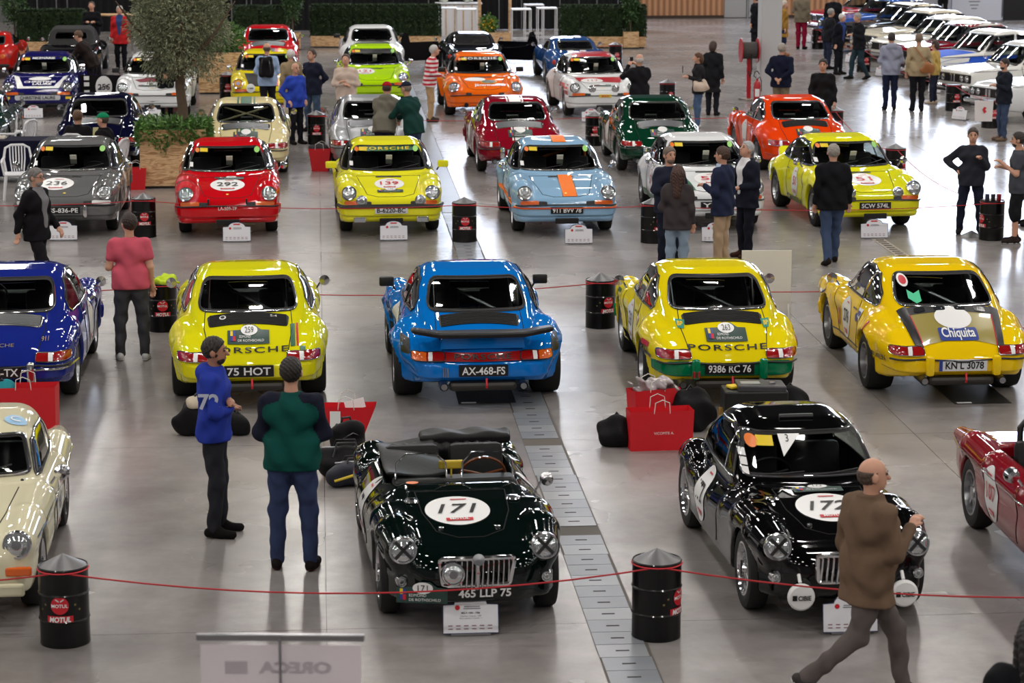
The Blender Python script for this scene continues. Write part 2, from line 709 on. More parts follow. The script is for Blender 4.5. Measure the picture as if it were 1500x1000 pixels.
hall_box(MB(), x0 + .1, x0 + .16, HY1 - .10, HY1 - .06, .9, 1.1).build('door_handle', STEEL, d)

# daylit glazing high in the end wall
DAY = mat('daylit_pane', (222, 234, 255), rough=.3, emit=WINDOW_POWER)
FRAME = mat('window_frame', (92, 94, 98), rough=.4, metal=.6)
for i, (a, b, z0, z1) in enumerate(((655, 845, 3.0, 9.6), (1285, 1640, 3.2, 9.6))):
    x0, x1 = hx_at(a, HY1), hx_at(b, HY1)
    w = struct(hall_box(MB(), x0 - .1, x1 + .1, HY1 - .06, HY1 - .002, z0 - .1, z1 + .1).build('window_%d_offscreen' % (i + 1), FRAME))
    n = max(2, int(round((x1 - x0) / 1.8)))
    for k in range(n):
        for q in range(3):
            dz = (z1 - z0) / 3
            p0, p1 = x0 + (x1 - x0) * k / n + .04, x0 + (x1 - x0) * (k + 1) / n - .04
            MB().add([HW(p0, HY1 - .07, z0 + q * dz + .04), HW(p1, HY1 - .07, z0 + q * dz + .04), HW(p1, HY1 - .07, z0 + (q + 1) * dz - .04), HW(p0, HY1 - .07, z0 + (q + 1) * dz - .04)], [(0, 1, 2, 3)]).build('pane_offscreen', DAY, w)

# roof luminaires
LAMPM = mat('luminaire_diffuser', (255, 250, 243), rough=.4, emit=LAMP_POWER)
LAMPM.cycles.emission_sampling = 'FRONT'
DAY.cycles.emission_sampling = 'FRONT'
LBODY = mat('luminaire_body', (190, 190, 190), rough=.5)
_lm = None
for i in range(12):
    for j in range(13):
        hx, hy = HX0 + 3.5 + i * 6.4, HY0 + 4 + j * 6.9
        if _lm is None:
            o = MB().box((0, 0, .03), (.88, .52, .10)).build('luminaire_offscreen', LBODY, ceiling)
            q = MB().add([(-.40, -.225, -.025), (-.40, .225, -.025), (.40, .225, -.025), (.40, -.225, -.025)], [(0, 1, 2, 3)]).build('diffuser_offscreen', LAMPM, o)
            _lm = (o.data, q.data)
        else:
            o = link(bpy.data.objects.new('luminaire_offscreen', _lm[0]), ceiling)
            q = link(bpy.data.objects.new('diffuser_offscreen', _lm[1]), o)
        o.location = HW(hx, hy, HZ - .35)
        o.rotation_euler = (0, 0, GRID)
        MB().tube([(-.6, 0, .08), (-.6, 0, .35)], .01, 4).tube([(.6, 0, .08), (.6, 0, .35)], .01, 4).build('hanger', STEEL, o) if (i, j) == (0, 0) else None

# the grey column
cx, cy = G(1127, 145)
COLM = mat('column_paint', (186, 186, 188), rough=.6)
col = struct(MB().rbox((cx, cy + .25, HZ / 2), (.50, .50, HZ), .02, rz=GRID).build('wall_column', COLM))
# ------------------------------------------------------------------ cars: common tools
PLANES = {'front': ((0, -1, 0), (0, 0, 1)), 'rear': ((0, 1, 0), (0, 0, 1)), 'left': ((1, 0, 0), (0, 0, 1)),
          'right': ((-1, 0, 0), (0, 0, 1)), 'hood': ((0, 0, -1), (0, -1, 0)), 'deck': ((0, 0, -1), (0, 1, 0))}
SHELLS = {}
MESHES = {}


def shell(key, f, lo, hi, res):
    """half a body is enough: x >= 0 is meshed and mirrored by the |x| in f"""
    if key not in SHELLS:
        V, Q, N = nets(f, lo, hi, res)
        SHELLS[key] = (V, Q, N, BVHTree.FromPolygons(V.tolist(), Q.tolist()))
    return SHELLS[key]


def shared(key, name, m, parent, loc=(0, 0, 0), make=None, flip=False):
    """part whose mesh is kept and reused"""
    k = (key, m.name if m else '')
    if k not in MESHES:
        o = make().build(name, m, None, True)
        MESHES[k] = o.data
        bpy.data.objects.remove(o)
    o = bpy.data.objects.new(name, MESHES[k])
    link(o, parent)
    o.location = loc
    if flip:
        o.rotation_euler = (0, 0, math.pi)
    return o


def turn(mb, origin, nrm):
    """move a lathe built along +Z so that it points along nrm"""
    q = Vector(nrm).normalized().to_track_quat('Z', 'Y')
    mb.v = [tuple(q @ Vector(p) + Vector(origin)) for p in mb.v]
    return mb


class Car:
    def __init__(s, name, label, cat, loc, rz, sh, group=None):
        s.root = thing(name, label, cat, loc, rz, group)
        s.V, s.Q, s.N, s.bvh = sh
        s.V = s.V.copy()
        s.cut = np.zeros(len(s.Q), bool)
        s.cen = s.V[s.Q].mean(1)
        s.cn = s.N[s.Q].mean(1)

    def hit(s, plane, u, v):
        d, U = PLANES[plane]
        d, U = Vector(d), Vector(U)
        R = d.cross(U)
        p = R * u + U * v - d * 4
        l, n, i, _ = s.bvh.ray_cast(p, d)
        if l is None:
            q = R * u + U * v
            # nearest point on the side that faces the viewer
            l, n, i, _ = s.bvh.find_nearest(q - d * 2)
        n = Vector(s.cn[i])
        return l, n

    def body(s, m, name='body'):
        keep = s.Q[~s.cut]
        used = np.unique(keep)
        mp = -np.ones(len(s.V), int)
        mp[used] = np.arange(len(used))
        return mesh(name, s.V[used], mp[keep], m, s.root, True, s.N[used])

    def patch(s, name, poly, plane, m, off=0.004, c=(0, 0), step=0.05, rings=5, parent=None):
        """a thin skin lying on the body over a star-shaped outline"""
        P = dense(poly, step)
        gx = sum(p[0] for p in P) / len(P)
        gy = sum(p[1] for p in P) / len(P)
        v, f = [], []
        n = len(P)
        for k in range(rings):
            t = 1 - k / rings
            for p in P:
                l, nn = s.hit(plane, c[0] + gx + (p[0] - gx) * t, c[1] + gy + (p[1] - gy) * t)
                v.append(tuple(l + nn * off))
        l, nn = s.hit(plane, c[0] + gx, c[1] + gy)
        v.append(tuple(l + nn * off))
        for k in range(rings - 1):
            for i in range(n):
                j = (i + 1) % n
                f.append((k * n + i, k * n + j, (k + 1) * n + j, (k + 1) * n + i))
        for i in range(n):
            f.append(((rings - 1) * n + i, (rings - 1) * n + (i + 1) % n, rings * n))
        return mesh(name, v, f, m, parent or s.root, True)

    def band(s, name, poly, plane, m, a, b, off=0.005, step=0.05, parent=None, closed=True):
        """a skin between the outline grown by a and shrunk by b"""
        P = dense(poly, step, closed)
        n = len(P)
        v, f = [], []
        for i, p in enumerate(P):
            q0, q1 = P[i - 1] if (closed or i) else P[0], P[(i + 1) % n] if (closed or i < n - 1) else P[-1]
            tx, ty = q1[0] - q0[0], q1[1] - q0[1]
            L = math.hypot(tx, ty) or 1
            nx, ny = ty / L, -tx / L
            for w in (a, (a - b) / 2, -b):
                l, nn = s.hit(plane, p[0] + nx * w, p[1] + ny * w)
                v.append(tuple(l + nn * off))
        for i in range(n if closed else n - 1):
            j = (i + 1) % n
            for k in (0, 1):
                f.append((i * 3 + k, j * 3 + k, j * 3 + k + 1, i * 3 + k + 1))
        return mesh(name, v, f, m, parent or s.root, True)

    def line(s, name, pts, plane, m, r=0.006, off=0.0, step=0.06, closed=False, parent=None, n=6):
        P = dense(pts, step, closed)
        w = []
        for p in P:
            l, nn = s.hit(plane, p[0], p[1])
            w.append(l + nn * off)
        return MB().tube(w, r, n, closed).build(name, m, parent or s.root, True)

    def text(s, txt, plane, h, m, c=(0, 0), width=None, off=0.009, bold=0.0, shear=0.0, rot=0.0, name='lettering', parent=None, space=1.0):
        v, f, w = text2d(txt, bold, shear, space)
        sx = (width / w) if width else h
        ca, sa = math.cos(rot), math.sin(rot)
        out = []
        for a, b in v:
            a, b = a * sx, b * h
            l, nn = s.hit(plane, c[0] + a * ca - b * sa, c[1] + a * sa + b * ca)
            out.append(tuple(l + nn * off))
        return mesh(name, out, f, m, parent or s.root)

    def window(s, name, poly, plane, trim=CHROME, seal=0.018, tr=0.007, glass=GLASS, rmin=0.15):
        d, U = PLANES[plane]
        d, U = np.array(d, float), np.array(U, float)
        R = np.cross(d, U)
        inside = inpoly(s.cen @ R, s.cen @ U, poly) & ((s.cn @ d) < -rmin)
        bv = np.intersect1d(np.unique(s.Q[inside]), np.unique(s.Q[~inside & ~s.cut])) if inside.any() else []
        s.cut |= inside
        if len(bv):                                  # the rim of the hole follows the outline
            D = np.array(dense(poly, .012))
            for i in bv:
                uv = np.array((s.V[i] @ R, s.V[i] @ U))
                q = D[((D - uv) ** 2).sum(1).argmin()]
                if ((q - uv) ** 2).sum() < .0036:
                    l, nn = s.hit(plane, q[0], q[1])
                    if (Vector(s.V[i]) - l).length < .12:
                        s.V[i] = l
        g = s.patch(name, poly, plane, glass, 0.004, rings=5, step=.07)
        # orient the outline anticlockwise so that bands grow outwards
        ar = sum(poly[i - 1][0] * poly[i][1] - poly[i][0] * poly[i - 1][1] for i in range(len(poly)))
        pp = poly if ar > 0 else poly[::-1]
        s.band('seal', pp, plane, RUBBER, 0.010, seal, 0.007, parent=g)
        if trim is not None:
            s.line('trim', pp, plane, trim, tr, 0.008, closed=True, parent=g, step=.05)
        return g

    # ---- common decorations
    def roundel(s, num, plane, c, r, ry=None, th=None, ink=INK, motul=True, rot=0.0, shear=0.0):
        ry = ry or r
        d = s.patch('number_disc', circle(r, 40, (0, 0), ry), plane, WHITE, 0.006, c)
        th = th or ry * .64
        n = num.strip() and s.text(num, plane, th, ink, (c[0], c[1] + ry * .07), off=0.012, bold=.012, rot=rot, name='race_number', parent=d, shear=shear, width=min(text2d(num, .012, shear)[2] * th * (1.2 if plane == 'hood' else 1.0), r * 1.25))
        if motul:
            k = (c[0], c[1] - ry * .66)
            b = s.patch('sponsor_tab', rect(r * .82, ry * .2), plane, REDP, 0.011, k, rings=2, parent=d)
            s.text('MOTUL', plane, ry * .12, WHITE, k, off=0.016, bold=.03, name='sponsor_lettering', parent=d)
            s.patch('event_mark', rect(r * .5, ry * .06), plane, REDP, 0.011, (c[0] + r * .1, c[1] + ry * .72), rings=2, parent=d)
        return d

    def plate(s, txt, plane, c, w=.50, h=.115, bg=INK, fg=WHITE, off=0.02, tilt=0, flat=True, eu=False, offc=0.0):
        """a stiff number plate set on the body at the plane point c"""
        l, nn = s.hit(plane, *c)
        d, U = PLANES[plane]
        d, U = Vector(d), Vector(U)
        R = d.cross(U)
        if tilt:
            U = (U * math.cos(tilt) + d * math.sin(tilt)).normalized()
        nd = R.cross(U)
        o = l + nd * off
        q = [(-w / 2, -h / 2), (w / 2, -h / 2), (w / 2, h / 2), (-w / 2, h / 2)]
        v = [tuple(o + R * a + U * b) for a, b in q] + [tuple(o - nd * .03 + R * a + U * b) for a, b in q]
        p = mesh('number_plate', v, [(0, 1, 2, 3), (7, 6, 5, 4), (4, 5, 1, 0), (5, 6, 2, 1), (6, 7, 3, 2), (7, 4, 0, 3)], bg, s.root)
        if not txt:
            return p
        tw = w * .88
        lo = o + nd * .004
        if eu:
            q = [(-w / 2, -h / 2), (-w * .43, -h / 2), (-w * .43, h / 2), (-w / 2, h / 2)]
            mesh('country_band', [tuple(lo + R * a + U * b) for a, b in q], [(0, 1, 2, 3)], BLUEP, p)
            lo = lo + R * w * .03
            tw = w * .8
        tv = text2d(txt, .02)[2]
        hh = min(h * .66, tw / tv * 1.15)
        text_obj('plate_lettering', txt, hh, fg, p, lo, R, U, width=tw, bold=.02)
        return p

    def rally_plate(s, num, plane, c, w=.44, h=.15):
        out = [(-w / 2, -h / 2), (w / 2, -h / 2), (w / 2, h * .22), (w * .3, h * .26), (w * .16, h * .5), (-w * .05, h * .5), (-w * .18, h * .26), (-w / 2, h * .22)]
        p = s.patch('rally_plate', out, plane, DKGREENP, 0.012, c, rings=3)
        s.patch('plate_oval', circle(w * .2, 24, (0, 0), h * .27), plane, WHITE, 0.018, (c[0] + w * .02, c[1] + h * .22), rings=2, parent=p)
        num.strip() and s.text(num, plane, h * .3, INK, (c[0] + w * .02, c[1] + h * .22), off=0.024, name='plate_number', parent=p)
        for i, (dx, dy, m) in enumerate(((-.40, .05, YELLOWP), (-.34, .05, BLUEP), (-.40, -.22, BLUEP), (-.34, -.22, REDP))):
            s.patch('crest_quarter', rect(w * .06, h * .26), plane, m, 0.018, (c[0] + w * dx, c[1] + h * dy), rings=2, parent=p)
        s.text('EDMOND', plane, h * .13, WHITE, (c[0] - w * .08, c[1] - h * .12), off=0.02, name='plate_words', parent=p)
        s.text('DE ROTHSCHILD', plane, h * .13, WHITE, (c[0] + w * .06, c[1] - h * .33), off=0.02, name='plate_words', parent=p, width=w * .62)
        return p

    def lamp(s, c, n, r=.105, ring=.022, ringm=CHROME, lens=LENS, cross=False, name='headlight', bulge=.03):
        n = Vector(n).normalized()
        b = turn(MB().lathe([(r + ring, -.05), (r + ring, .0), (r + ring * .7, .014), (r, .016), (r - .004, .002)], 28, cap=False), c, n).build(name, ringm, s.root, True)
        turn(MB().lathe([(r, .0), (r * .85, bulge * .55), (r * .5, bulge * .9), (0.001, bulge)], 24, cap=False), c, n).build('lens', lens, b, True)
        turn(MB().lathe([(r * .42, bulge * .93), (r * .38, bulge + .003), (.001, bulge + .004)], 16, cap=False), c, n).build('reflector', STEEL, b, True)
        if cross:
            q = n.to_track_quat('Z', 'Y')
            for a in (.8, -.8):
                mb = MB().box((0, 0, bulge + .003), (r * 1.9, .026, .004), rz=a)
                mb.v = [tuple(q @ Vector(p) + Vector(c)) for p in mb.v]
                mb.build('tape', INK, b)
        return b

    def wheels(s, fa, ra, xf, xr, r=.31, wf=.19, wr=.19, style='fuchs', rim=None, rr=None):
        for y, x, w in ((fa, xf, wf), (ra, xr, wr)):
            for sd in (1, -1):
                s.wheel((sd * x, y, 0), w, r, style, sd, rim)

    def wheel(s, loc, w, r, style, sd, rim=None):
        """loc is the contact point at the outer face of the tyre"""
        ri = r * .63 if style != 'wire' else r * .66
        h = w / 2

        def tyre():
            return MB().lathe([(ri, -h * .9), (ri + .03, -h), (r - .05, -h), (r - .015, -h * .9), (r, -h * .6), (r, h * .6), (r - .015, h * .9), (r - .05, h), (ri + .03, h), (ri, h * .9), (ri, -h * .9)], 36, axis='X', cap=False)
        t = shared(('tyre', w, r, ri), 'wheel', RUBBER, s.root, (loc[0] - sd * h, loc[1], r), tyre, flip=(sd < 0))

        def barrel():
            m = MB().lathe([(ri + .006, h * .92), (ri - .012, h * .95), (ri - .025, h * .55), (ri - .03, -h * .6)], 32, axis='X', cap=False)
            if style in ('fuchs', 'mini'):
                k = 5 if style == 'fuchs' else 8
                for i in range(k):
                    a = 2 * math.pi * i / k
                    wd = .62 if style == 'fuchs' else .3
                    q = []
                    for rad, ww in ((.05, .55), (ri * .55, wd), (ri - .02, wd * .62)):
                        for sgn in (-1, 1):
                            aa = a + sgn * ww * .5 * (1 if rad > .06 else 1.4)
                            q.append((h * (.62 if rad < .06 else .55), rad * math.cos(aa), rad * math.sin(aa)))
                    m.add(q, [(0, 2, 3, 1), (2, 4, 5, 3)])
                m.lathe([(.06, h * .6), (.055, h * .75), (.001, h * .78)], 16, axis='X', cap=False)
            elif style == 'wire':
                for i in range(30):
                    a = 2 * math.pi * i / 30
                    b = a + (.35 if i % 2 else -.35)
                    m.tube([(h * .75, .035 * math.cos(a), .035 * math.sin(a)), (h * (.2 if i % 4 < 2 else -.3), (ri - .02) * math.cos(b), (ri - .02) * math.sin(b))], .004, 4)
                m.lathe([(.05, -h * .2), (.04, h * .8), (.025, h * 1.0), (.001, h * 1.02)], 14, axis='X', cap=False)
                m.tube([(h * 1.0, 0, -.07), (h * 1.0, 0, .07)], .014, 6)
            else:
                m.lathe([(ri - .03, h * .35), (ri * .6, h * .5), (ri * .45, h * .75), (.001, h * .8)], 24, axis='X', cap=False)
            return m
        rm = rim or STEEL
        shared(('rim', w, r, style), 'rim', rm, t, (0, 0, 0), barrel)
        if style in ('fuchs', 'mini'):
            shared(('hub', w, r, style), 'brake_disc', BLACK, t, (0, 0, 0), lambda: MB().lathe([(ri - .02, h * .2), (.001, h * .22)], 24, axis='X', cap=False))
        return t

    def seats(s, y=-.05, z=.30, x=.34, h=1.0, m=SEAT, head=True):
        def mk():
            b = MB().rbox((0, .18, .16), (.46, .5, .16), .05).rbox((0, -.12, .42), (.46, .14, .56), .05, rx=.22)
            if head:
                b.rbox((0, -.22, .76), (.24, .09, .16), .03, rx=.2)
            return b
        for sd in (1, -1):
            shared(('seat', head), 'seat', m, s.root, (sd * x, y, z), mk)

    def wheel_dash(s, y=.55, z=.78, x=-.34, w=1.25, rimm=BLACK):
        MB().rbox((0, y, z), (w, .22, .16), .04).build('dashboard', BLACK, s.root)
        n = Vector((0, -.9, .45)).normalized()
        q = n.to_track_quat('Z', 'Y')
        c = Vector((x, y - .22, z + .03))
        ring = [tuple(q @ Vector((.185 * math.cos(a), .185 * math.sin(a), 0)) + c) for a in np.linspace(0, 2 * math.pi, 28)[:-1]]
        mb = MB().tube(ring, .013, 6, closed=True)
        for a in (.3, math.pi - .3, -math.pi / 2):
            mb.tube([c, q @ Vector((.18 * math.cos(a), .18 * math.sin(a), 0)) + c], .012, 5)
        mb.build('steering_wheel', rimm, s.root, True)

    def mirror(s, c, m=CHROME, r=.06, flat=False):
        x, y, z = c
        sx = 1 if x > 0 else -1
        b = MB().tube([(x, y, z - .08), (x + sx * .05, y, z)], .012, 6)
        k = len(b.v)
        e = turn(MB().lathe([(.001, .05), (r * .6, .045), (r * .95, .02), (r, -.015), (.001, -.02)], 20, cap=False), (x + sx * .09, y, z + .01), (0, 1, 0))
        if flat:
            e = MB().rbox((x + sx * .10, y, z + .02), (.17, .07, .11), .02)
        b.add(e.v, e.f)
        return b.build('mirror', m, s.root, True)

    def wipers(s, pts, plane='front'):
        for a, b in pts:
            s.line('wiper', [a, b], plane, BLACK, .007, .02)

    def sticker(s, poly, plane, m, c, off=.012, name='sticker', parent=None):
        return s.patch(name, poly, plane, m, off, c, rings=2, parent=parent)


class Flat(Car):
    """a stiff plate in front of the body that takes the same decorations"""

    def __init__(s, root, o, R, U):
        s.root, s.o, s.R, s.U = root, Vector(o), Vector(R), Vector(U)
        s.n = s.R.cross(s.U)

    def hit(s, plane, u, v):
        return s.o + s.R * u + s.U * v, s.n


def place(px, py, near, yaw, axle):
    """root position and turn of a car whose near axle stands at the pixel"""
    X, Y = G(px, py)
    a = math.radians(yaw)
    rz = a + (math.pi if near == 'front' else 0)
    ax, ay = -math.sin(rz) * axle, math.cos(rz) * axle
    return (X - ax, Y - ay, 0), rz


# ------------------------------------------------------------------ the rear-engined coupe
FA, RA = 1.17, -1.10


def f911(ff=0.0, rf=0.0):
    wt = table([(-2.14, .44), (-2.06, .58), (-1.95, .67), (-1.7, .735), (-1.2, .785), (-.3, .795), (.6, .79), (1.2, .80), (1.6, .785), (1.85, .745), (1.98, .68), (2.08, .52)])
    deck = table([(-2.14, .46), (-2.04, .565), (-1.9, .645), (-1.6, .745), (-1.2, .825), (-.6, .86), (.6, .87), (.95, .845), (1.2, .785), (1.6, .715), (1.85, .655), (1.98, .60), (2.08, .5)])
    zb = table([(-2.1, .34), (-1.6, .23), (1.5, .2), (2.0, .26)])
    roof = table([(1.45, .3), (1.12, .70), (.95, .845), (.33, 1.215), (.1, 1.282), (-.25, 1.315), (-.6, 1.283), (-.9, 1.19), (-1.3, 1.0), (-1.6, .875), (-1.85, .755), (-2.0, .66), (-2.1, .5)], .16)
    bw = table([(1.0, .66), (.6, .71), (0, .735), (-.5, .73), (-1.0, .685), (-1.4, .63), (-1.8, .56), (-2.1, .46)])
    ft = [((.62, 1.86, .64), .135), ((.63, 1.5, .685), .15), ((.645, 1.1, .715), .152), ((.665, .75, .70), .145), ((.68, .35, .70), .11)]
    rt = [((.60 + rf * .4, -.55, .68), .15), ((.605 + rf * .75, -1.12, .675), .175), ((.59 + rf * .6, -1.6, .59), .165), ((.55 + rf * .4, -1.88, .50), .13)]

    def sstep(t):
        t = np.clip(t, 0, 1)
        return t * t * (3 - 2 * t)

    def hull(x, y, z, arch=False):
        w = wt(y) - .05 * ((z - .50) / .34) ** 2
        w = w + rf * sstep(1.45 - np.abs(y - RA) / .40) * sstep((.80 - z) / .16)
        w = w + ff * sstep(1.45 - np.abs(y - FA) / .40) * sstep((.76 - z) / .16)
        h = smax(np.abs(x) - w, z - deck(y), .11)
        h = smax(h, zb(y) - z, .05)
        return smax(h, np.abs(y + .02) - 2.04, .10)

    def f(x, y, z):
        ax = np.abs(x)
        d = hull(x, y, z)
        xn = (ax / .68) ** 2
        yy = y + np.clip((y + .25) / .6, 0, 1) * .26 * xn - np.clip((-.35 - y) / .6, 0, 1) * .20 * xn
        t = np.clip((z - .86) / .40, 0, 2)
        c = smax(ax - (bw(y) - .085 * t - .085 * t * t), z - roof(yy), .19)
        c = smax(c, .5 - z, .05)
        d = smin(d, c, .06)
        for L, off in ((ft, ff * .55), (rt, 0)):
            tb = None
            for (a, ra), (b, rb) in zip(L, L[1:]):
                e = cap((ax - off, y, z), a, b, ra, rb)
                tb = e if tb is None else smin(tb, e, .06)
            d = smin(d, tb + .008, .08)
        for ya, R in ((FA, .345), (RA, .345)):
            cy = np.maximum(np.sqrt((y - ya) ** 2 + (z - .31) ** 2) - R, .42 - ax)
            d = smax(d, -cy, .02)
        return d
    return f, hull


SHELL_BOX = ((-1.06, -2.24, .12), (1.06, 2.2, 1.40))
WS911 = rounded([(-.635, .895), (.635, .895), (.50, 1.215), (-.50, 1.215)], .09)
RW911 = rounded([(-.545, .955), (.545, .955), (.475, 1.225), (-.475, 1.225)], .09)
SW911 = [(.66, .885), (.13, 1.205), (-.25, 1.235), (-.60, 1.19), (-.93, 1.02), (-1.0, .93), (-.92, .885)]


def car911(name, label, px, py, near, yaw, pm, ff=0.0, rf=0.0, num=None, hood_c=(0, -1.40), hood_r=.265, plate=None, plate_bg=INK, plate_fg=WHITE,
           eu=False, door=None, trim=CHROME, rim=None, style='fuchs', bump=None, spoiler=True, grille=ALU, porsche=False, rally=None, tail=None,
           stripes=None, tw=(.19, .20), mirrors='both', cage=False, stickers=True, foglamps=None, overriders=False, rear_text=None, cross=False,
           number_ink=INK, hoodm=None, lensm=LENS, tag_card=True, tail_band=None, exhaust=1, group=None, hlring=CHROME, front_ind=AMBER, lip=None, open_door=None, dot=True):
    loc, rz = place(px, py, near, yaw, FA if near == 'front' else RA)
    f, hull = f911(ff, rf)
    c = Car(name, label, 'car', loc, rz, shell(('911', ff, rf), f, *SHELL_BOX, .03), group)
    bump = bump or pm
    FR = near == 'front'
    # glass
    ws = c.window('windscreen', WS911, 'front', trim)
    rw = c.window('rear_window', RW911, 'rear', trim)
    for pl, sg in (('left', -1), ('right', 1)):
        g = c.window('side_window', [(sg * a, b) for a, b in SW911], pl, trim, tr=.009)
        c.line('window_pillar', [(sg * -.42, .885), (sg * -.50, 1.2)], pl, trim, .012, .006, parent=g)
    bd = c.body(pm)
    # bumpers and sills grown from the hull
    def band(y0, y1, z0, z1, grow, k=.03):
        def g(x, y, z):
            d = smax(hull(x, y, z) - grow, np.abs(z - (z0 + z1) / 2) - (z1 - z0) / 2, k)
            return smax(d, (y0 - y) if y1 > y0 else (y - y0), .03)
        return g
    key = ('911fb', ff, rf)
    if key not in MESHES:
        for kk, a in ((key, (1.56, 3, .335, .50)), (('911rb', ff, rf), (-1.58, -3, .36, .525)), (('911fl', ff, rf), (1.50, 3, .185, .325))):
            fn = band(a[0], a[1], a[2], a[3], .03 if kk[0] != '911fl' else .012)
            if kk[0] == '911fl':
                fn0 = fn
                fn = lambda x, y, z, fn0=fn0: smax(fn0(x, y, z + .0), .42 - np.sqrt((y - FA) ** 2 + (z - .31) ** 2), .02)
            ylo, yhi = (1.4, 2.24) if a[1] > 0 else (-2.3, -1.45)
            V, Q, N = nets(fn, (-1.06, ylo, .1), (1.06, yhi, .62), .025)
            o = mesh('b', V, Q, None, None, True, N)
            MESHES[kk] = o.data
            bpy.data.objects.remove(o)
    def band_part(kk, nm, m):
        me = MESHES[kk].copy()
        me.materials.clear()
        me.materials.append(m)
        return link(bpy.data.objects.new(nm, me), c.root)
    fb = band_part(('911fb', ff, rf), 'front_bumper', bump)
    rb = band_part(('911rb', ff, rf), 'rear_bumper', bump)
    if spoiler:
        band_part(('911fl', ff, rf), 'front_spoiler', lip or bump)
    # wheels
    c.wheels(FA, RA, .755 + ff * .95, .755 + rf * .95, .315, tw[0], tw[1], style, rim)
    # cabin
    c.seats()
    c.wheel_dash()
    if cage:
        mb = MB()
        for sd in (1, -1):
            mb.tube([(sd * .56, -.28, .4), (sd * .52, -.28, 1.1), (sd * .38, -.28, 1.22), (0, -.28, 1.24)], .02, 6)
            mb.tube([(sd * .40, -.30, 1.2), (sd * .42, -1.0, .78)], .02, 6)
        mb.tube([(-.45, -.30, 1.15), (.42, -.95, .80)], .02, 6)
        mb.build('roll_cage', cage if cage is not True else STEEL, c.root, True)
    # panel joints
    for pl, sg in (('left', -1), ('right', 1)):
        c.line('door_gap_shade', [(sg * .66, .86), (sg * .62, .55), (sg * .52, .30)], pl, GAP_SHADE, .005)
        c.line('door_gap_shade', [(sg * -.42, .86), (sg * -.44, .55), (sg * -.36, .30)], pl, GAP_SHADE, .005)
        c.line('door_handle', [(sg * -.24, .745), (sg * -.38, .745)], pl, trim if trim else BLACK, .013, .012)
    if mirrors:
        for sd in (1, -1):
            if mirrors == 'both' or (mirrors == 'left') == (sd < 0):
                c.mirror((sd * .79, .58, .94), CHROME if trim is CHROME else (BLACK if trim in (BLACK, None) else trim), flat=(trim is not CHROME))
    # ---- front
    if FR or near == 'both':
        for sd in (1, -1):
            n = Vector((sd * .06, .88, .42)).normalized()
            ctr = Vector((sd * (.62 + ff * .55), 1.86, .64)) + n * .118
            c.lamp(ctr, n, .098, .02, hlring or pm, lensm, cross)
            a, b = sd * -.72, sd * -.42
            l, nn = c.hit('front', sd * .5, .50)
            ind = c.patch('indicator', rounded([(sd * .43, .505), (sd * .70, .515), (sd * .70, .575), (sd * .43, .565)][::sd], .02, 2), 'front', front_ind, .022, rings=2)
            c.patch('horn_grille', rounded([(sd * .30, .505), (sd * .43, .507), (sd * .43, .562), (sd * .30, .555)][::sd], .015, 2), 'front', BLACK, .016, rings=2)
        if hoodm:
            c.patch('hood_panel', [(-.40, -1.92), (.40, -1.92), (.52, -.97), (-.52, -.97)], 'hood', hoodm, .003, rings=8)
        c.line('hood_gap_shade', [(-.50, -1.02), (-.42, -1.5), (-.36, -1.86), (-.2, -1.93), (.2, -1.93), (.36, -1.86), (.42, -1.5), (.50, -1.02)], 'hood', GAP_SHADE, .005)
        c.line('hood_gap_shade', [(-.50, -1.02), (.50, -1.02)], 'hood', GAP_SHADE, .005)
        c.patch('air_intake', rect(.40, .05), 'hood', BLACK, .005, (0, -1.065), rings=2)
        c.wipers([((-.30, .90), (.06, .955)), ((.14, .90), (.50, .955))])
        if dot:
            c.sticker(circle(.022, 12), 'hood', YELLOWP, (0, -1.84), name='crest')
        MB().rbox((0, 2.075, .27), (.36, .04, .085), .01).build('oil_cooler_opening', BLACK, fb)
        c.line('bumper_strip', [(-.74, .50), (-.3, .505), (.3, .505), (.74, .50)], 'front', BLACK, .013, .035)
        if num:
            c.roundel(num, 'hood', hood_c, hood_r, hood_r * 1.12, ink=number_ink)
        if plate:
            c.plate(plate, 'front', (0, .43), .50, .10, plate_bg, plate_fg, .045, eu=eu)
        if rally:
            c.rally_plate(rally, 'hood', (.05, -1.09 if num else -1.6), .40, .12)
        if stickers:
            c.sticker(circle(.032, 14), 'front', ORANGEP, (-.47, 1.165), .014, parent=ws)
            c.sticker(rect(.12, .05), 'front', YELLOWP, (-.37, 1.17), .014, parent=ws)
            c.sticker(circle(.042, 14), 'front', mat('pale_green_decal', (150, 210, 110)), (.46, 1.165), .014, parent=ws)
            c.sticker(rect(.05, .06), 'front', WHITE, (-.56, .97), .014, parent=ws)
        if tag_card:
            MB().box((-.03, .62, 1.04), (.10, .01, .17), rx=-.5).build('hanging_card', mat('paper_card', (205, 205, 190), rough=.7), ws)
        for k in (foglamps or []):
            c.lamp(k, (0, 1, .1), .075, .012, BLACK if lensm is not LENS else CHROME, LENS, name='fog_lamp')
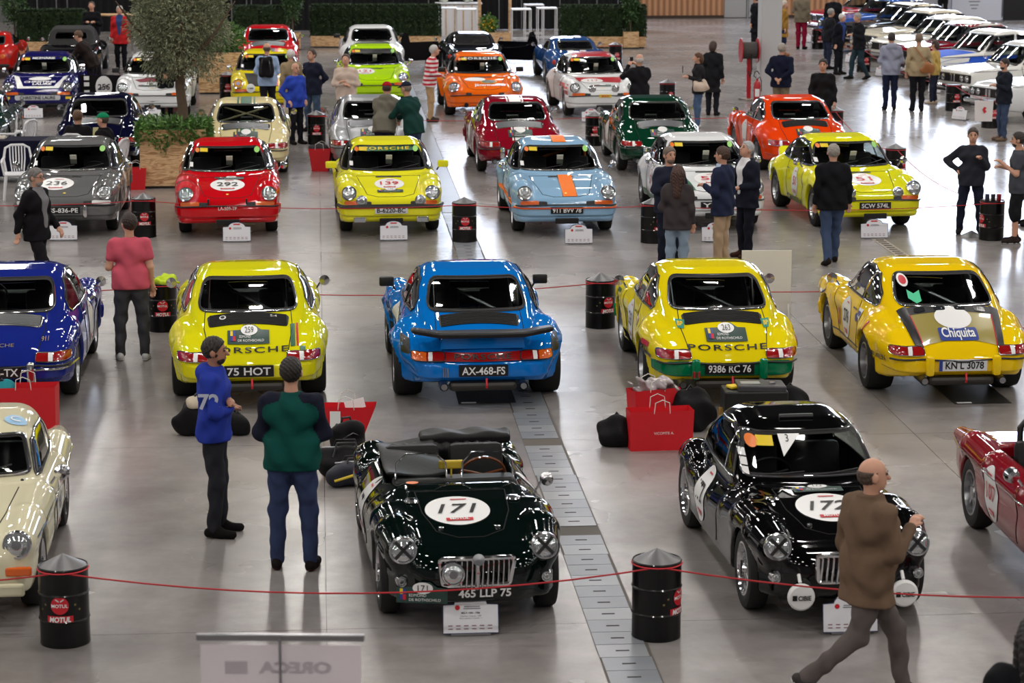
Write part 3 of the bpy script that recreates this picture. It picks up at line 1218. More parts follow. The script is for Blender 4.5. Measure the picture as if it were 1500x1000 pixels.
    # ---- rear
    if not FR or near == 'both':
        c.line('lid_gap_shade', [(-.46, -1.33), (-.47, -1.6), (-.42, -1.93)], 'deck', GAP_SHADE, .005)
        c.line('lid_gap_shade', [(.46, -1.33), (.47, -1.6), (.42, -1.93)], 'deck', GAP_SHADE, .005)
        c.line('lid_gap_shade', [(-.46, -1.33), (.46, -1.33)], 'deck', GAP_SHADE, .005)
        if grille is not None:
            g = c.patch('engine_grille', rounded([(-.42, -1.62), (.42, -1.62), (.44, -1.42), (-.44, -1.42)], .05), 'deck', BLACK, .004, rings=3)
            for k in range(9):
                c.line('grille_slat', [(-.41, -1.61 + k * .0228), (.41, -1.61 + k * .0228)], 'deck', grille, .0065, .008, parent=g, step=.1)
            if grille is ALU:
                c.line('grille_frame', rounded([(-.42, -1.62), (.42, -1.62), (.44, -1.42), (-.44, -1.42)], .05), 'deck', CHROME, .008, .008, closed=True, parent=g)
        for sd in (1, -1):
            t = c.patch('tail_lamp', rounded([(sd * .40, .535), (sd * .73, .545), (sd * .735, .62), (sd * .40, .615)][::sd], .02, 2), 'rear', REDL, .022, rings=2)
            c.patch('amber_segment', rect(.13, .075), 'rear', AMBER if tail_band else REDL, .027, (sd * .66, .582), rings=2, parent=t)
            c.patch('clear_segment', rect(.04, .07), 'rear', WHITE, .028, (sd * .555, .578), rings=2, parent=t)
            c.line('lamp_frame', rounded([(sd * .40, .535), (sd * .73, .545), (sd * .735, .62), (sd * .40, .615)][::sd], .02, 2), 'rear', trim or BLACK, .007, .024, closed=True, parent=t)
        if tail_band:
            c.patch('reflector_band', rect(.80, .085), 'rear', REDL, .02, (0, .577), rings=3)
            c.text('PORSCHE', 'rear', .05, INK, (0, .577), width=.6, off=.027, bold=.02, space=1.2)
        if overriders:
            for sd in (1, -1):
                MB().rbox((sd * .36, -2.12, .45), (.09, .09, .22), .03).build('overrider', bump if overriders is True else overriders, rb, True)
        if porsche:
            c.text('PORSCHE', 'rear', .05, porsche if porsche is not True else INK, (0, .650), width=.84, off=.01, bold=.015, space=1.2)
        if plate:
            c.plate(plate, 'rear', (0, .45), .52, .12, plate_bg, plate_fg, .05, eu=eu)
        if rally:
            c.rally_plate(rally, 'rear', (0, .775), .44, .15)
        if rear_text:
            c.text(rear_text, 'rear', .03, INK, (0, .855), off=.01, name='badge')
        c.line('bumper_strip', [(-.72, .50), (0, .505), (.72, .50)], 'rear', BLACK, .011, .034) if overriders else None
        for k in range(exhaust):
            x = (.5 if exhaust == 1 else (-.42, .42)[k]) * (-1 if exhaust == 1 else 1)
            MB().lathe([(.045, -2.16), (.045, -1.8)], 16, c=(x, 0, .29), axis='Y', cap=False).lathe([(.034, -2.16), (.034, -1.9)], 16, c=(x, 0, .29), axis='Y', cap=True).build('exhaust_pipe', STEEL, c.root, True)
        MB().rbox((0, -2.00, .27), (.72, .14, .10), .04).build('silencer', mat('sooty_steel', (70, 68, 66), rough=.5, metal=.8), c.root)
        MB().tube([(.03, -2.12, .37), (.03, -2.15, .30), (.03, -2.13, .27)], .012, 6).build('tow_strap', REDP, c.root)
    if tail == 'duck':
        def g(x, y, z):
            k = (y + 1.98) * .75 + .82 + .05 * (np.abs(x) / .6) ** 2
            d = smax(np.abs(z + (y + 1.75) * -.55 - .80 - (-.07) * 0) - .045, np.abs(y + 1.80) - .20, .05)
            return smax(d, np.abs(x) - (.60 - .25 * np.clip(-y - 1.6, 0, 1)), .06)
        def g(x, y, z):
            top = .86 - .30 * (y + 1.70)
            d = smax(z - np.minimum(top, .90 + (y + 1.98) * .2), y + 1.62, .03)
            d = smax(d, -1.96 - y - (z - .90) * .3, .03)
            d = smax(d, .58 - z, .05)
            return smax(d, np.abs(x) - (.62 - .2 * np.clip(-y - 1.6, 0, 1)), .08)
        key = ('duck',)
        if key not in MESHES:
            V, Q, N = nets(g, (-.8, -2.1, .5), (.8, -1.5, 1.05), .025)
            o = mesh('d', V, Q, None, None, True, N)
            MESHES[key] = o.data
            bpy.data.objects.remove(o)
        band_part(key, 'ducktail_spoiler', pm)
    if tail == 'whale':
        def g(x, y, z):
            lift = .05 * np.clip((np.abs(x) - .45) / .3, 0, 1)
            d = smax(np.abs(z - (.80 + lift + .10 * (-1.8 - y))) - .03, np.abs(y + 1.93) - .22 + .10 * (np.abs(x) / .75) ** 2, .03)
            return smax(d, np.abs(x) - .76, .05)
        sdf_obj('whale_tail', g, (-.9, -2.3, .65), (.9, -1.6, 1.05), .022, BLACK, c.root)
        MB().box((0, -1.86, .74), (.9, .30, .14), taper=.95).build('tail_base', pm, c.root)
        for sd in (1, -1):
            c.patch('vent', rounded(rect(.09, .15), .02, 2), 'rear', BLACK, .006, (sd * .80, .66), rings=2)
            c.sticker(circle(.025, 10), 'rear', BLACK, (sd * .40, .70), name='lid_catch')
    # stripes along the middle: list of (centre, width, material)
    for (cx, w, m) in (stripes or []):
        if FR:
            for y0, y1 in ((1.93, 1.0),):
                _strip(c, 'hood', cx, w, -y0, -y1, m)
            _strip(c, 'hood', cx, w, -.18, .72, m)
        else:
            _strip(c, 'deck', cx, w, -.75, .2, m)
            _strip(c, 'deck', cx, w, -1.42, -1.34, m)
            _strip(c, 'deck', cx, w, -1.98, -1.62, m)
    if door:
        for pl, sg in (('left', -1), ('right', 1)):
            c.roundel(door, pl, (sg * .12, .57), .20, .24, th=.14, ink=number_ink)
    return c


def _strip(c, plane, cx, w, v0, v1, m, name='stripe', off=.005):
    n = max(2, int(abs(v1 - v0) / .06))
    v, f = [], []
    for i in range(n + 1):
        t = v0 + (v1 - v0) * i / n
        for u in (cx - w / 2, cx, cx + w / 2):
            l, nn = c.hit(plane, u, t)
            v.append(tuple(l + nn * off))
    for i in range(n):
        for k in (0, 1):
            f.append((i * 3 + k, i * 3 + k + 1, i * 3 + k + 4, i * 3 + k + 3))
    return mesh(name, v, f, m, c.root, True)
# ------------------------------------------------------------------ other car bodies from one recipe
def body_fn(sp):
    wt, deck, zb = table(sp['w']), table(sp['deck']), table(sp['zb'])
    roof = table(sp['roof'], sp.get('rwin', .12)) if 'roof' in sp else None
    bw = table(sp['bw']) if 'roof' in sp else None
    y0, y1 = sp['y']
    skw = table(sp['skirt'][0]) if 'skirt' in sp else None

    def f(x, y, z):
        ax = np.abs(x)
        w = wt(y) - sp.get('tumble', .05) * ((z - .48) / .34) ** 2
        d = smax(ax - w, z - deck(y), sp.get('k', .10))
        d = smax(d, zb(y) - z, .05)
        d = smax(d, np.abs(y - (y0 + y1) / 2) - (y1 - y0) / 2 + sp.get('bow', .0) * (ax / .7) ** 2, sp.get('ke', .08))
        for L, k in sp.get('tubes', []):
            tb = None
            for (a, ra), (b, rb) in zip(L, L[1:]):
                e = cap((ax, y, z), a, b, ra, rb)
                tb = e if tb is None else smin(tb, e, .03)
            d = smin(d, tb, k)
        if 'skirt' in sp:
            sk = smax(smax(ax - skw(y), z - sp['skirt'][1], .16), zb(y) + .01 - z, .05)
            d = smin(d, smax(sk, np.abs(y - (y0 + y1) / 2) - (y1 - y0) / 2 + .12, .08), .07)
        if roof is not None:
            xn = (ax / .65) ** 2
            yf, yr = sp.get('mid', (-.1, -.5))
            yy = y + np.clip((y - yf) / .4, 0, 1) * sp.get('cf', .18) * xn - np.clip((yr - y) / .4, 0, 1) * sp.get('cr', .12) * xn
            zb0, zt = sp.get('belt', .84), sp.get('span', .4)
            t = np.clip((z - zb0) / zt, 0, 2)
            c = smax(ax - (bw(y) - sp.get('lean', (.08, .06))[0] * t - sp.get('lean', (.08, .06))[1] * t * t), z - roof(yy), sp.get('kr', .14))
            c = smax(c, .5 - z, .05)
            d = smin(d, c, sp.get('kc', .04))
        if 'pit' in sp:
            c, h, r = sp['pit']
            d = smax(d, -rbx((x, y, z), c, h, r), .03)
        for ya, R in sp['arch']:
            cy = np.maximum(np.sqrt((y - ya) ** 2 + (z - .30) ** 2) - R, .40 - ax)
            d = smax(d, -cy, .02)
        return d
    return f


MGA_FA, MGA_RA = 1.24, -1.147
MGA = dict(
    w=[(-1.98, .28), (-1.85, .48), (-1.5, .62), (-.6, .70), (.6, .70), (1.2, .66), (1.6, .56), (1.85, .46), (1.98, .36)],
    deck=[(-2.0, .38), (-1.85, .52), (-1.5, .66), (-1.0, .76), (-.6, .78), (.2, .80), (.62, .84), (1.0, .80), (1.4, .73), (1.7, .655), (1.88, .57), (1.98, .46)],
    zb=[(-2, .34), (-1.6, .22), (1.5, .20), (1.98, .25)], y=(-1.97, 1.95), bow=.10, tumble=.16, k=.14,
    tubes=[([((.535, 1.66, .595), .142), ((.555, 1.36, .625), .165), ((.565, .95, .625), .165), ((.57, .5, .575), .155), ((.575, 0, .525), .145), ((.575, -.5, .50), .14)], .05),
           ([((.575, -.45, .51), .12), ((.565, -.85, .585), .165), ((.545, -1.15, .605), .175), ((.51, -1.5, .54), .16), ((.46, -1.82, .43), .115)], .05),
           ],
    skirt=([(-1.92, .30), (-1.75, .50), (-1.5, .62), (-1.15, .70), (-.5, .715), (.6, .715), (1.2, .70), (1.55, .655), (1.75, .58), (1.9, .42)], .60),
    arch=[(MGA_FA, .335), (MGA_RA, .335)])
MGB_FA, MGB_RA = 1.20, -1.11
MGB = dict(
    w=[(-1.98, .5), (-1.88, .64), (-1.5, .715), (-.6, .755), (.6, .755), (1.3, .735), (1.7, .70), (1.88, .62), (1.95, .5)],
    deck=[(-1.98, .50), (-1.9, .66), (-1.6, .74), (-1.0, .79), (.2, .815), (.65, .825), (1.1, .79), (1.5, .745), (1.8, .69), (1.95, .56)],
    zb=[(-2, .34), (-1.5, .22), (1.5, .20), (1.95, .30)], y=(-1.95, 1.93), bow=.06, tumble=.10, k=.10,
    tubes=[([((.60, 1.70, .63), .125), ((.61, 1.2, .66), .135), ((.63, .5, .67), .135), ((.64, -.5, .675), .135), ((.62, -1.3, .68), .13), ((.59, -1.86, .64), .085)], .05)],
    arch=[(MGB_FA, .335), (MGB_RA, .335)])
SED_FA, SED_RA = 1.32, -1.18
SED = dict(
    w=[(-2.12, .60), (-2.05, .70), (-1.5, .77), (-.5, .795), (.6, .795), (1.5, .775), (1.95, .74), (2.1, .68)],
    deck=[(-2.12, .74), (-2.0, .84), (-1.5, .88), (-.9, .90), (.7, .90), (1.2, .875), (1.7, .845), (2.0, .80), (2.12, .74)],
    zb=[(-2.1, .32), (-1.5, .24), (1.5, .22), (2.1, .30)], y=(-2.1, 2.08), tumble=.10, k=.07, ke=.06,
    roof=[(1.25, .4), (.80, .88), (.28, 1.33), (.05, 1.39), (-.4, 1.41), (-.85, 1.37), (-1.05, 1.28), (-1.42, .90), (-1.8, .4)],
    bw=[(1, .69), (0, .71), (-1.2, .68), (-1.6, .62)], lean=(.07, .03), span=.45, belt=.90, kr=.12, cf=.12, cr=.10,
    arch=[(SED_FA, .335), (SED_RA, .335)])
LOW_FA, LOW_RA = 1.20, -1.18
LOW = dict(
    w=[(-2.05, .62), (-1.9, .74), (-1.3, .82), (-.3, .80), (.6, .78), (1.3, .78), (1.8, .70), (2.1, .45)],
    deck=[(-2.05, .70), (-1.8, .76), (-1.2, .80), (-.4, .78), (.7, .78), (1.2, .72), (1.7, .62), (2.1, .45)],
    zb=[(-2.1, .34), (-1.5, .20), (1.5, .18), (2.1, .28)], y=(-2.05, 2.1), tumble=.12, k=.12, ke=.07,
    tubes=[([((.60, 1.6, .55), .14), ((.62, 1.2, .62), .16), ((.63, .5, .60), .14)], .06), ([((.62, -.5, .62), .14), ((.62, -1.2, .68), .175), ((.58, -1.9, .62), .13)], .06)],
    roof=[(1.4, .3), (.85, .76), (.15, 1.08), (-.1, 1.12), (-.4, 1.13), (-.7, 1.10), (-1.4, .88), (-1.9, .72), (-2.2, .5)],
    bw=[(1, .62), (.3, .68), (-.5, .67), (-1.3, .58), (-2, .5)], lean=(.10, .10), span=.35, belt=.78, kr=.16, cf=.22, cr=.15,
    arch=[(LOW_FA, .34), (LOW_RA, .345)])
BOX2 = ((-1.0, -2.2, .1), (1.0, 2.24, 1.5))


def mg_grille(c, w, h, ctr, tilt, badge=False, lampx=None, parent=None):
    """chrome frame with upright bars and a middle rib"""
    R = Matrix.Rotation(tilt, 3, 'X')
    o = Vector(ctr)
    def T(p):
        return R @ Vector(p) + o
    out = rounded([(-w / 2 * .92, -h / 2), (w / 2 * .92, -h / 2), (w / 2, h / 2 * .8), (w * .22, h / 2), (-w * .22, h / 2), (-w / 2, h / 2 * .8)], .03, 3)
    def bulge(x):
        return .05 * (1 - (2 * x / w) ** 2)
    back = MB()
    n = len(out)
    back.add([T((x, bulge(x) - .03, z)) for x, z in out], [tuple(range(n - 1, -1, -1))])
    g = back.build('grille', BLACK, c.root)
    MB().tube([T((x, bulge(x), z)) for x, z in out], .020, 8, closed=True).build('grille_frame', CHROME, g, True)
    k = 13
    for i in range(k):
        x = (i - (k - 1) / 2) * w / (k + 1)
        top = h / 2 * (.95 - .12 * abs(2 * x / w))
        r = .017 if i == k // 2 else .0085
        MB().tube([T((x, bulge(x) + (.02 if i == k // 2 else 0), -h / 2)), T((x, bulge(x) + (.03 if i == k // 2 else .01), 0)), T((x, bulge(x), top))], r, 6).build('grille_bar', CHROME, g, True)
    if badge:
        turn(MB().lathe([(.045, 0), (.045, .02), (.001, .025)], 16, cap=False), T((0, .08, h / 2 + .01)), (0, 1, .3)).build('badge', STEEL, g, True)
    return g


def mga(label, px, py, yaw, num, plate, coupe=False):
    sp = dict(MGA)
    if coupe:
        sp.update(roof=[(1.0, .4), (.64, .85), (.26, 1.18), (.05, 1.24), (-.3, 1.265), (-.65, 1.22), (-.95, 1.08), (-1.25, .82), (-1.6, .5)],
                  bw=[(.8, .56), (.3, .60), (-.4, .60), (-1.2, .54)], lean=(.07, .07), span=.4, belt=.82, kr=.20, cf=.14, cr=.22)
    else:
        sp.update(pit=((0, -.22, 1.02), (.53, .60, .60), .16))
    loc, rz = place(px, py, 'front', yaw, MGA_FA)
    c = Car('sports_coupe' if coupe else 'roadster', label, 'car', loc, rz, shell(('mga', coupe), body_fn(sp), *BOX2, .026))
    pm = paint('black', (6, 6, 7)) if coupe else paint('racing_green', (4, 15, 13))
    if coupe:
        ws = c.window('windscreen', rounded([(-.54, .875), (.54, .875), (.47, 1.165), (-.47, 1.165)], .06), 'front', CHROME, seal=.02)
        c.window('rear_window', rounded([(-.42, .93), (.42, .93), (.40, 1.15), (-.40, 1.15)], .08), 'rear', CHROME)
        for pl, sg in (('left', -1), ('right', 1)):
            g = c.window('side_window', [(sg * a, b) for a, b in [(.40, .84), (.20, 1.10), (-.1, 1.165), (-.55, 1.14), (-.82, .98), (-.86, .84)]], pl, CHROME)
            c.line('window_pillar', [(sg * .14, .85), (sg * .08, 1.14)], pl, CHROME, .010, .006, parent=g)
        c.sticker(circle(.045, 16), 'front', ORANGEP, (-.42, 1.10), .014, parent=ws)
        c.sticker(rect(.13, .07), 'front', YELLOWP, (-.32, 1.105), .014, parent=ws)
        c.sticker([(-.09, .05), (.09, .05), (-.07, -.10)], 'front', WHITE, (-.12, 1.10), .014, parent=ws)
        c.text('3', 'front', .05, INK, (-.14, 1.12), off=.018, parent=ws, name='sticker_number')
        for k in range(3):
            c.sticker(rect(.045, .05), 'front', WHITE, (-.50, .90 + k * .06), .014, parent=ws)
        c.line('roof_vent', [(-.14, .06), (.14, .06)], 'deck', BLACK, .022, .012)
        c.wipers([((-.42, .875), (-.05, .90)), ((.02, .875), (.40, .90))])
    bd = c.body(pm)
    if coupe:
        c.lines = None
    c.wheels(MGA_FA, MGA_RA, .695, .69, .315, .165, .165, 'wire', CHROME)
    c.seats(-.28, .22, .27, head=False, m=LEATHER)
    # nose
    for sd in (1, -1):
        n = Vector((sd * .03, .95, .28)).normalized()
        c.lamp(Vector((sd * .535, 1.66, .60)) + n * .135, n, .092, .016, CHROME, LENS, cross=True)
        n2 = Vector((sd * .1, 1, 0)).normalized()
        l, nn = c.hit('front', sd * .56, .40)
        c.lamp(l + n2 * .035, n2, .034, .008, CHROME, LENS, name='side_lamp', bulge=.015)
        l, nn = c.hit('hood', sd * .40, -.98)
        MB().lathe([(.06, 0), (.05, .018), (.02, .02)], 16, c=(l[0], l[1], l[2]), cap=False).build('vent_cap', CHROME, c.root, True)
    l, nn = c.hit('front', 0, .52)
    g = mg_grille(c, .56, .25, (0, l[1] + .045, .52), -.28, badge=True)
    c.line('bonnet_gap_shade', [(-.36, -.78), (-.34, -1.2), (-.26, -1.52), (-.1, -1.62), (.1, -1.62), (.26, -1.52), (.34, -1.2), (.36, -.78)], 'hood', GAP_SHADE, .004)
    c.line('bonnet_gap_shade', [(-.36, -.78), (.36, -.78)], 'hood', GAP_SHADE, .004)
    for sd in (1, -1):
        l, nn = c.hit('hood', sd * .22, -1.48)
        MB().lathe([(.02, 0), (.02, .012), (.001, .016)], 12, c=tuple(l), cap=False).build('bonnet_pin', CHROME, c.root, True)
    for pl, sg in (('left', -1), ('right', 1)):
        c.line('door_gap_shade', [(sg * .42, .74), (sg * .42, .50), (sg * .36, .30)], pl, GAP_SHADE, .005)
        c.line('door_gap_shade', [(sg * -.46, .72), (sg * -.46, .50), (sg * -.36, .30)], pl, GAP_SHADE, .005)
        c.roundel(num, pl, (sg * (-.26 if coupe else .05), .53), .19, .235, th=.15)
    c.roundel(num, 'hood', (-.06 if not coupe else .0, -1.18), .255, .26, th=.16, shear=.25)
    if not coupe:
        l, nn = c.hit('front', 0, .31)
        text_obj('number_plate_lettering', plate, .062, WHITE, c.root, (-.06, l[1] + .02, .335), (-1, 0, 0), (0, .15, 1), bold=.025, width=.40)
        Flat(c.root, (.41, l[1] - .03, .335), (-.97, .24, 0), (0, 0, 1)).rally_plate(num, 'front', (0, .01), .39, .165)
        c.lamp((.19, c.hit('front', 0, .52)[0][1] + .15, .52), (0, 1, .1), .078, .012, CHROME, LENS, name='spot_lamp')
        # cockpit
        MB().add([(-.50, .34, .70), (.50, .34, .70), (.50, -.78, .70), (-.50, -.78, .70), (-.50, .34, .45), (.50, .34, .45), (.50, -.78, .45), (-.50, -.78, .45)],
                 [(4, 5, 6, 7), (0, 1, 5, 4), (1, 2, 6, 5), (2, 3, 7, 6), (3, 0, 4, 7)]).build('cockpit_lining', LEATHER, c.root)
        sdf_obj('seat_back', lambda x, y, z: rbx((x, y, z), (0, -.66, .70), (.48, .07, .17), .06) + .008 * np.cos(x * 70), (-.56, -.8, .48), (.56, -.5, .95), .02, LEATHER, c.root)
        c.wheel_dash(.38, .76, -.26, 1.0, mat('varnished_wood', (120, 62, 30), rough=.25, coat=1))
        for sd in (1, -1):
            pts = [(sd * .27 - .21, .42, .84), (sd * .27 - .20, .38, .96), (sd * .27 - .12, .345, 1.03), (sd * .27 + .12, .345, 1.03), (sd * .27 + .20, .38, .96), (sd * .27 + .21, .42, .84)]
            a = MB().add(pts, [tuple(range(6))]).build('aero_screen', PERSPEX, c.root)
            MB().tube(pts, .008, 6).build('screen_frame', CHROME, a, True)
        MB().rbox((.02, .34, .93), (.20, .04, .07), .012).tube([(0.02, .36, .82), (.02, .35, .9)], .008, 6).build('rear_view_mirror', mat('yellow_tape', (196, 168, 44), rough=.5), c.root)
        c.sticker(circle(.05, 16), 'hood', ORANGEP, (-.36, -.60), .02)
        # tonneau over the passenger side and the folded hood cover behind
        def ton(x, y, z):
            top = .86 + .02 * np.sin(x * 9 + y * 7) - .08 * (x - .27) ** 2
            d = smax(np.abs(z - top) - .018, np.abs(x - .30) - .25, .03)
            return smax(d, np.abs(y + .22) - .60, .03)
        sdf_obj('tonneau_cover', ton, (0, -.9, .7), (.66, .5, 1.0), .02, LEATHER, c.root)
        def fold(x, y, z):
            d = rbx((x, y, z), (-.22, -.82, .88), (.40, .13, .055), .045)
            return d + .012 * np.sin(x * 18 + y * 9)
        sdf_obj('hood_cover', fold, (-.75, -1.05, .7), (.3, -.55, 1.05), .02, LEATHER, c.root)
        c.mirror((-.66, .45, .80), CHROME, .055)
    else:
        c.rally_plate(num, 'hood', (.0, -.82), .40, .14)
        c.text('CD - 19', 'front', .06, WHITE, (0.02, .27), off=.03, bold=.02, name='number_plate_lettering')
        for sd in (1, -1):
            ctr = (sd * .40, 1.98, .30)
            b = turn(MB().lathe([(.085, -.06), (.105, 0), (.105, .02), (.09, .035), (.001, .045)], 24, cap=False), ctr, (0, 1, 0)).tube([(sd * .40, 1.95, .40), (sd * .40, 1.9, .45)], .014, 6).build('driving_lamp', WHITE, c.root, True)
            text_obj('cover_lettering', 'CIBIE', .035, INK, b, (sd * .40 - .02, 2.028, .30), (-1, 0, 0), (0, 0, 1), bold=.03, width=.10)
            MB().box((sd * .40 + .055, 2.022, .30), (.035, .004, .04)).build('cover_mark', INK, b)
        c.wheel_dash(.42, .76, .26, 1.0)
    return c


def mgb(label, px, py, near, yaw, col, num, hardtop):
    sp = dict(MGB)
    if hardtop:
        sp.update(roof=[(1.0, .4), (.62, .82), (.26, 1.15), (.05, 1.22), (-.3, 1.25), (-.65, 1.22), (-.85, 1.1), (-1.05, .80), (-1.4, .5)],
                  bw=[(.8, .60), (.3, .64), (-.4, .64), (-1.2, .58)], lean=(.07, .04), span=.4, belt=.82, kr=.16, cf=.14, cr=.16)
    else:
        sp.update(pit=((0, -.25, 1.02), (.56, .62, .60), .14))
    loc, rz = place(px, py, near, yaw, MGB_FA if near == 'front' else MGB_RA)
    c = Car('sports_car' if hardtop else 'open_sports_car', label, 'car', loc, rz, shell(('mgb', hardtop), body_fn(sp), *BOX2, .028))
    pm = paint('mgb_%d' % col[0], col)
    if hardtop:
        c.window('windscreen', rounded([(-.57, .87), (.57, .87), (.50, 1.14), (-.50, 1.14)], .05), 'front', CHROME, seal=.02, tr=.014)
        c.window('rear_window', rounded([(-.46, .90), (.46, .90), (.42, 1.12), (-.42, 1.12)], .06), 'rear', CHROME)
        for pl, sg in (('left', -1), ('right', 1)):
            c.window('side_window', [(sg * a, b) for a, b in [(.42, .84), (.20, 1.08), (-.05, 1.13), (-.5, 1.11), (-.72, 1.0), (-.78, .84)]], pl, CHROME)
        c.wipers([((-.35, .875), (.0, .93)), ((.1, .875), (.42, .93))])
        c.sticker(circle(.09, 20), 'deck', mat('pale_blue_decal', (150, 190, 222)), (-.42, .02), .008, name='class_disc')
        c.text('C', 'deck', .09, WHITE, (-.42, .02), off=.014, rot=math.pi, name='class_letter')
    bd = c.body(pm)
    c.wheels(MGB_FA, MGB_RA, .725, .715, .31, .175, .175, 'mini' if not hardtop else 'wire', CHROME if hardtop else STEEL)
    c.seats(-.25, .24, .30, head=not hardtop, m=LEATHER)
    c.wheel_dash(.45, .76, .30, 1.1)
    for pl, sg in (('left', -1), ('right', 1)):
        c.line('waist_strip', [(sg * 1.65, .655), (sg * .8, .67), (sg * -.8, .675), (sg * -1.75, .66)], pl, CHROME, .008, .006)
        c.line('door_gap_shade', [(sg * .50, .80), (sg * .50, .5), (sg * .42, .28)], pl, GAP_SHADE, .005)
        c.line('door_gap_shade', [(sg * -.48, .79), (sg * -.48, .5), (sg * -.42, .28)], pl, GAP_SHADE, .005)
        c.line('door_handle', [(sg * -.28, .70), (sg * -.42, .70)], pl, CHROME, .012, .014)
        c.roundel(num, pl, (sg * (.06 if hardtop else -.26), .52), .20, .24, th=.14, ink=INK if hardtop else REDP)
    for sd in (1, -1):
        n = Vector((0, .97, .2)).normalized()
        c.lamp(Vector((sd * .59, 1.72, .63)) + n * .125, n, .092, .02, CHROME, LENS)
        l, nn = c.hit('front', sd * .60, .46)
        MB().rbox((sd * .60, l[1] + .015, .46), (.20, .05, .07), .015).build('indicator', AMBER, c.root)
        c.mirror((sd * .74, .55, .88), CHROME, .065)
    mg_grille(c, .62, .20, (0, c.hit('front', 0, .52)[0][1] + .03, .54), -.10, badge=True)
    c.line('bonnet_gap_shade', [(-.50, -.72), (-.46, -1.3), (-.40, -1.75), (.40, -1.75), (.46, -1.3), (.50, -.72)], 'hood', GAP_SHADE, .005)
    MB().rbox((0, 1.97, .34), (1.3, .05, .10), .02).build('front_bumper', CHROME if not hardtop else pm, c.root)
    if not hardtop:
        MB().add([(-.53, .34, .70), (.53, .34, .70), (.53, -.82, .70), (-.53, -.82, .70), (-.53, .34, .45), (.53, .34, .45), (.53, -.82, .45), (-.53, -.82, .45)],
                 [(4, 5, 6, 7), (0, 1, 5, 4), (1, 2, 6, 5), (2, 3, 7, 6), (3, 0, 4, 7)]).build('cockpit_lining', LEATHER, c.root)
        pts = [(-.60, .62, .80), (-.56, .44, 1.10), (.56, .44, 1.10), (.60, .62, .80)]
        g = MB().add(pts, [(0, 1, 2, 3)]).build('windscreen', PERSPEX, c.root)
        MB().tube(pts, .022, 8).build('windscreen_frame', CHROME, g, True)
        MB().tube([(-.42, -.62, .5), (-.42, -.64, 1.0), (-.32, -.65, 1.12), (.32, -.65, 1.12), (.42, -.64, 1.0), (.42, -.62, .5)], .028, 8).build('roll_hoop', BLACK, c.root, True)
        for sd in (1, -1):
            MB().tube([(sd * .15, -.2, .75), (sd * .16, -.5, .98), (sd * .1, -.63, 1.0)], .02, 5).build('harness', BLUEP, c.root)
    return c


def sedan(label, x, y, head, col, roofcol=None, band=None, group=None, twin=False, num=None):
    """x, y in metres on the floor: middle of the car; head = direction its nose points to"""
    c = Car('saloon_car', label, 'car', (x, y, 0), head - math.pi / 2, shell(('sed',), body_fn(SED), *BOX2, .032), group)
    pm = paint('saloon_%d_%d_%d' % col, col)
    rp = paint('roof_%d_%d_%d' % roofcol, roofcol) if roofcol else None
    c.window('windscreen', rounded([(-.62, .93), (.62, .93), (.56, 1.31), (-.56, 1.31)], .06), 'front', CHROME)
    c.window('rear_window', rounded([(-.58, .95), (.58, .95), (.53, 1.29), (-.53, 1.29)], .06), 'rear', CHROME)
    for pl, sg in (('left', -1), ('right', 1)):
        c.window('side_window', [(sg * a, b) for a, b in [(.58, .925), (.22, 1.29), (-.32, 1.315), (-.30, .925)]], pl, CHROME)
        c.window('side_window', [(sg * a, b) for a, b in [(-.38, .925), (-.40, 1.315), (-.92, 1.28), (-1.16, .96), (-1.15, .925)]], pl, CHROME)
    c.body(pm)
    if roofcol:
        c.patch('roof_panel', rounded([(-.50, -1.02), (.50, -1.02), (.52, .16), (-.52, .16)], .1), 'deck', rp, .006, rings=6, step=.1)
        for pl, sg in (('left', -1), ('right', 1)):
            c.patch('roof_edge', [(sg * .12, 1.33), (sg * -.95, 1.33), (sg * -.9, 1.40), (sg * 0, 1.40)], pl, rp, .006, rings=2)
    c.wheels(SED_FA, SED_RA, .75, .75, .31, .18, .18, 'disc', STEEL)
    c.seats(-.1, .35, .34)
    c.wheel_dash(.62, .86, -.34, 1.2)
    for pl, sg in (('left', -1), ('right', 1)):
        c.line('waist_strip', [(sg * 1.95, .80), (sg * 0, .825), (sg * -1.95, .80)], pl, CHROME, .010, .008)
        c.line('door_gap_shade', [(sg * .62, .88), (sg * .62, .5), (sg * .55, .28)], pl, GAP_SHADE, .006)
        c.line('door_gap_shade', [(sg * -.36, .88), (sg * -.36, .5), (sg * -.36, .28)], pl, GAP_SHADE, .006)
        if band:
            c.patch('colour_band', [(sg * 1.98, .66), (sg * 1.98, .81), (sg * -1.98, .83), (sg * -1.98, .66)], pl, band, .005, rings=2, step=.12)
        if num:
            c.roundel(num, pl, (sg * .12, .58), .19, .19, th=.12, motul=False)
    if band:
        c.patch('bonnet_band', rect(1.40, 1.15), 'hood', band, .006, (0, -1.36), rings=6, step=.10)
    yf = c.hit('front', 0, .62)[0][1]
    MB().rbox((0, yf - .005, .64), (1.36, .05, .20), .02).build('grille', BLACK, c.root)
    for k in (-1, 1):
        MB().rbox((k * .055, yf + .02, .64), (.07, .03, .19), .015).build('kidney', CHROME, c.root)
        for q in ((.56, .36) if twin else (.54,)):
            c.lamp((k * q, yf + .015, .64), (0, 1, 0), .082 if not twin else .065, .014, CHROME, LENS)
        l, nn = c.hit('front', k * .66, .46)
    MB().rbox((0, yf + .07, .44), (1.56, .07, .09), .03).build('front_bumper', CHROME, c.root)
    MB().rbox((0, -2.13, .46), (1.56, .07, .09), .03).build('rear_bumper', CHROME, c.root)
    MB().rbox((0, yf + .03, .34), (1.3, .03, .05), .01).build('valance', BLACK, c.root)
    return c


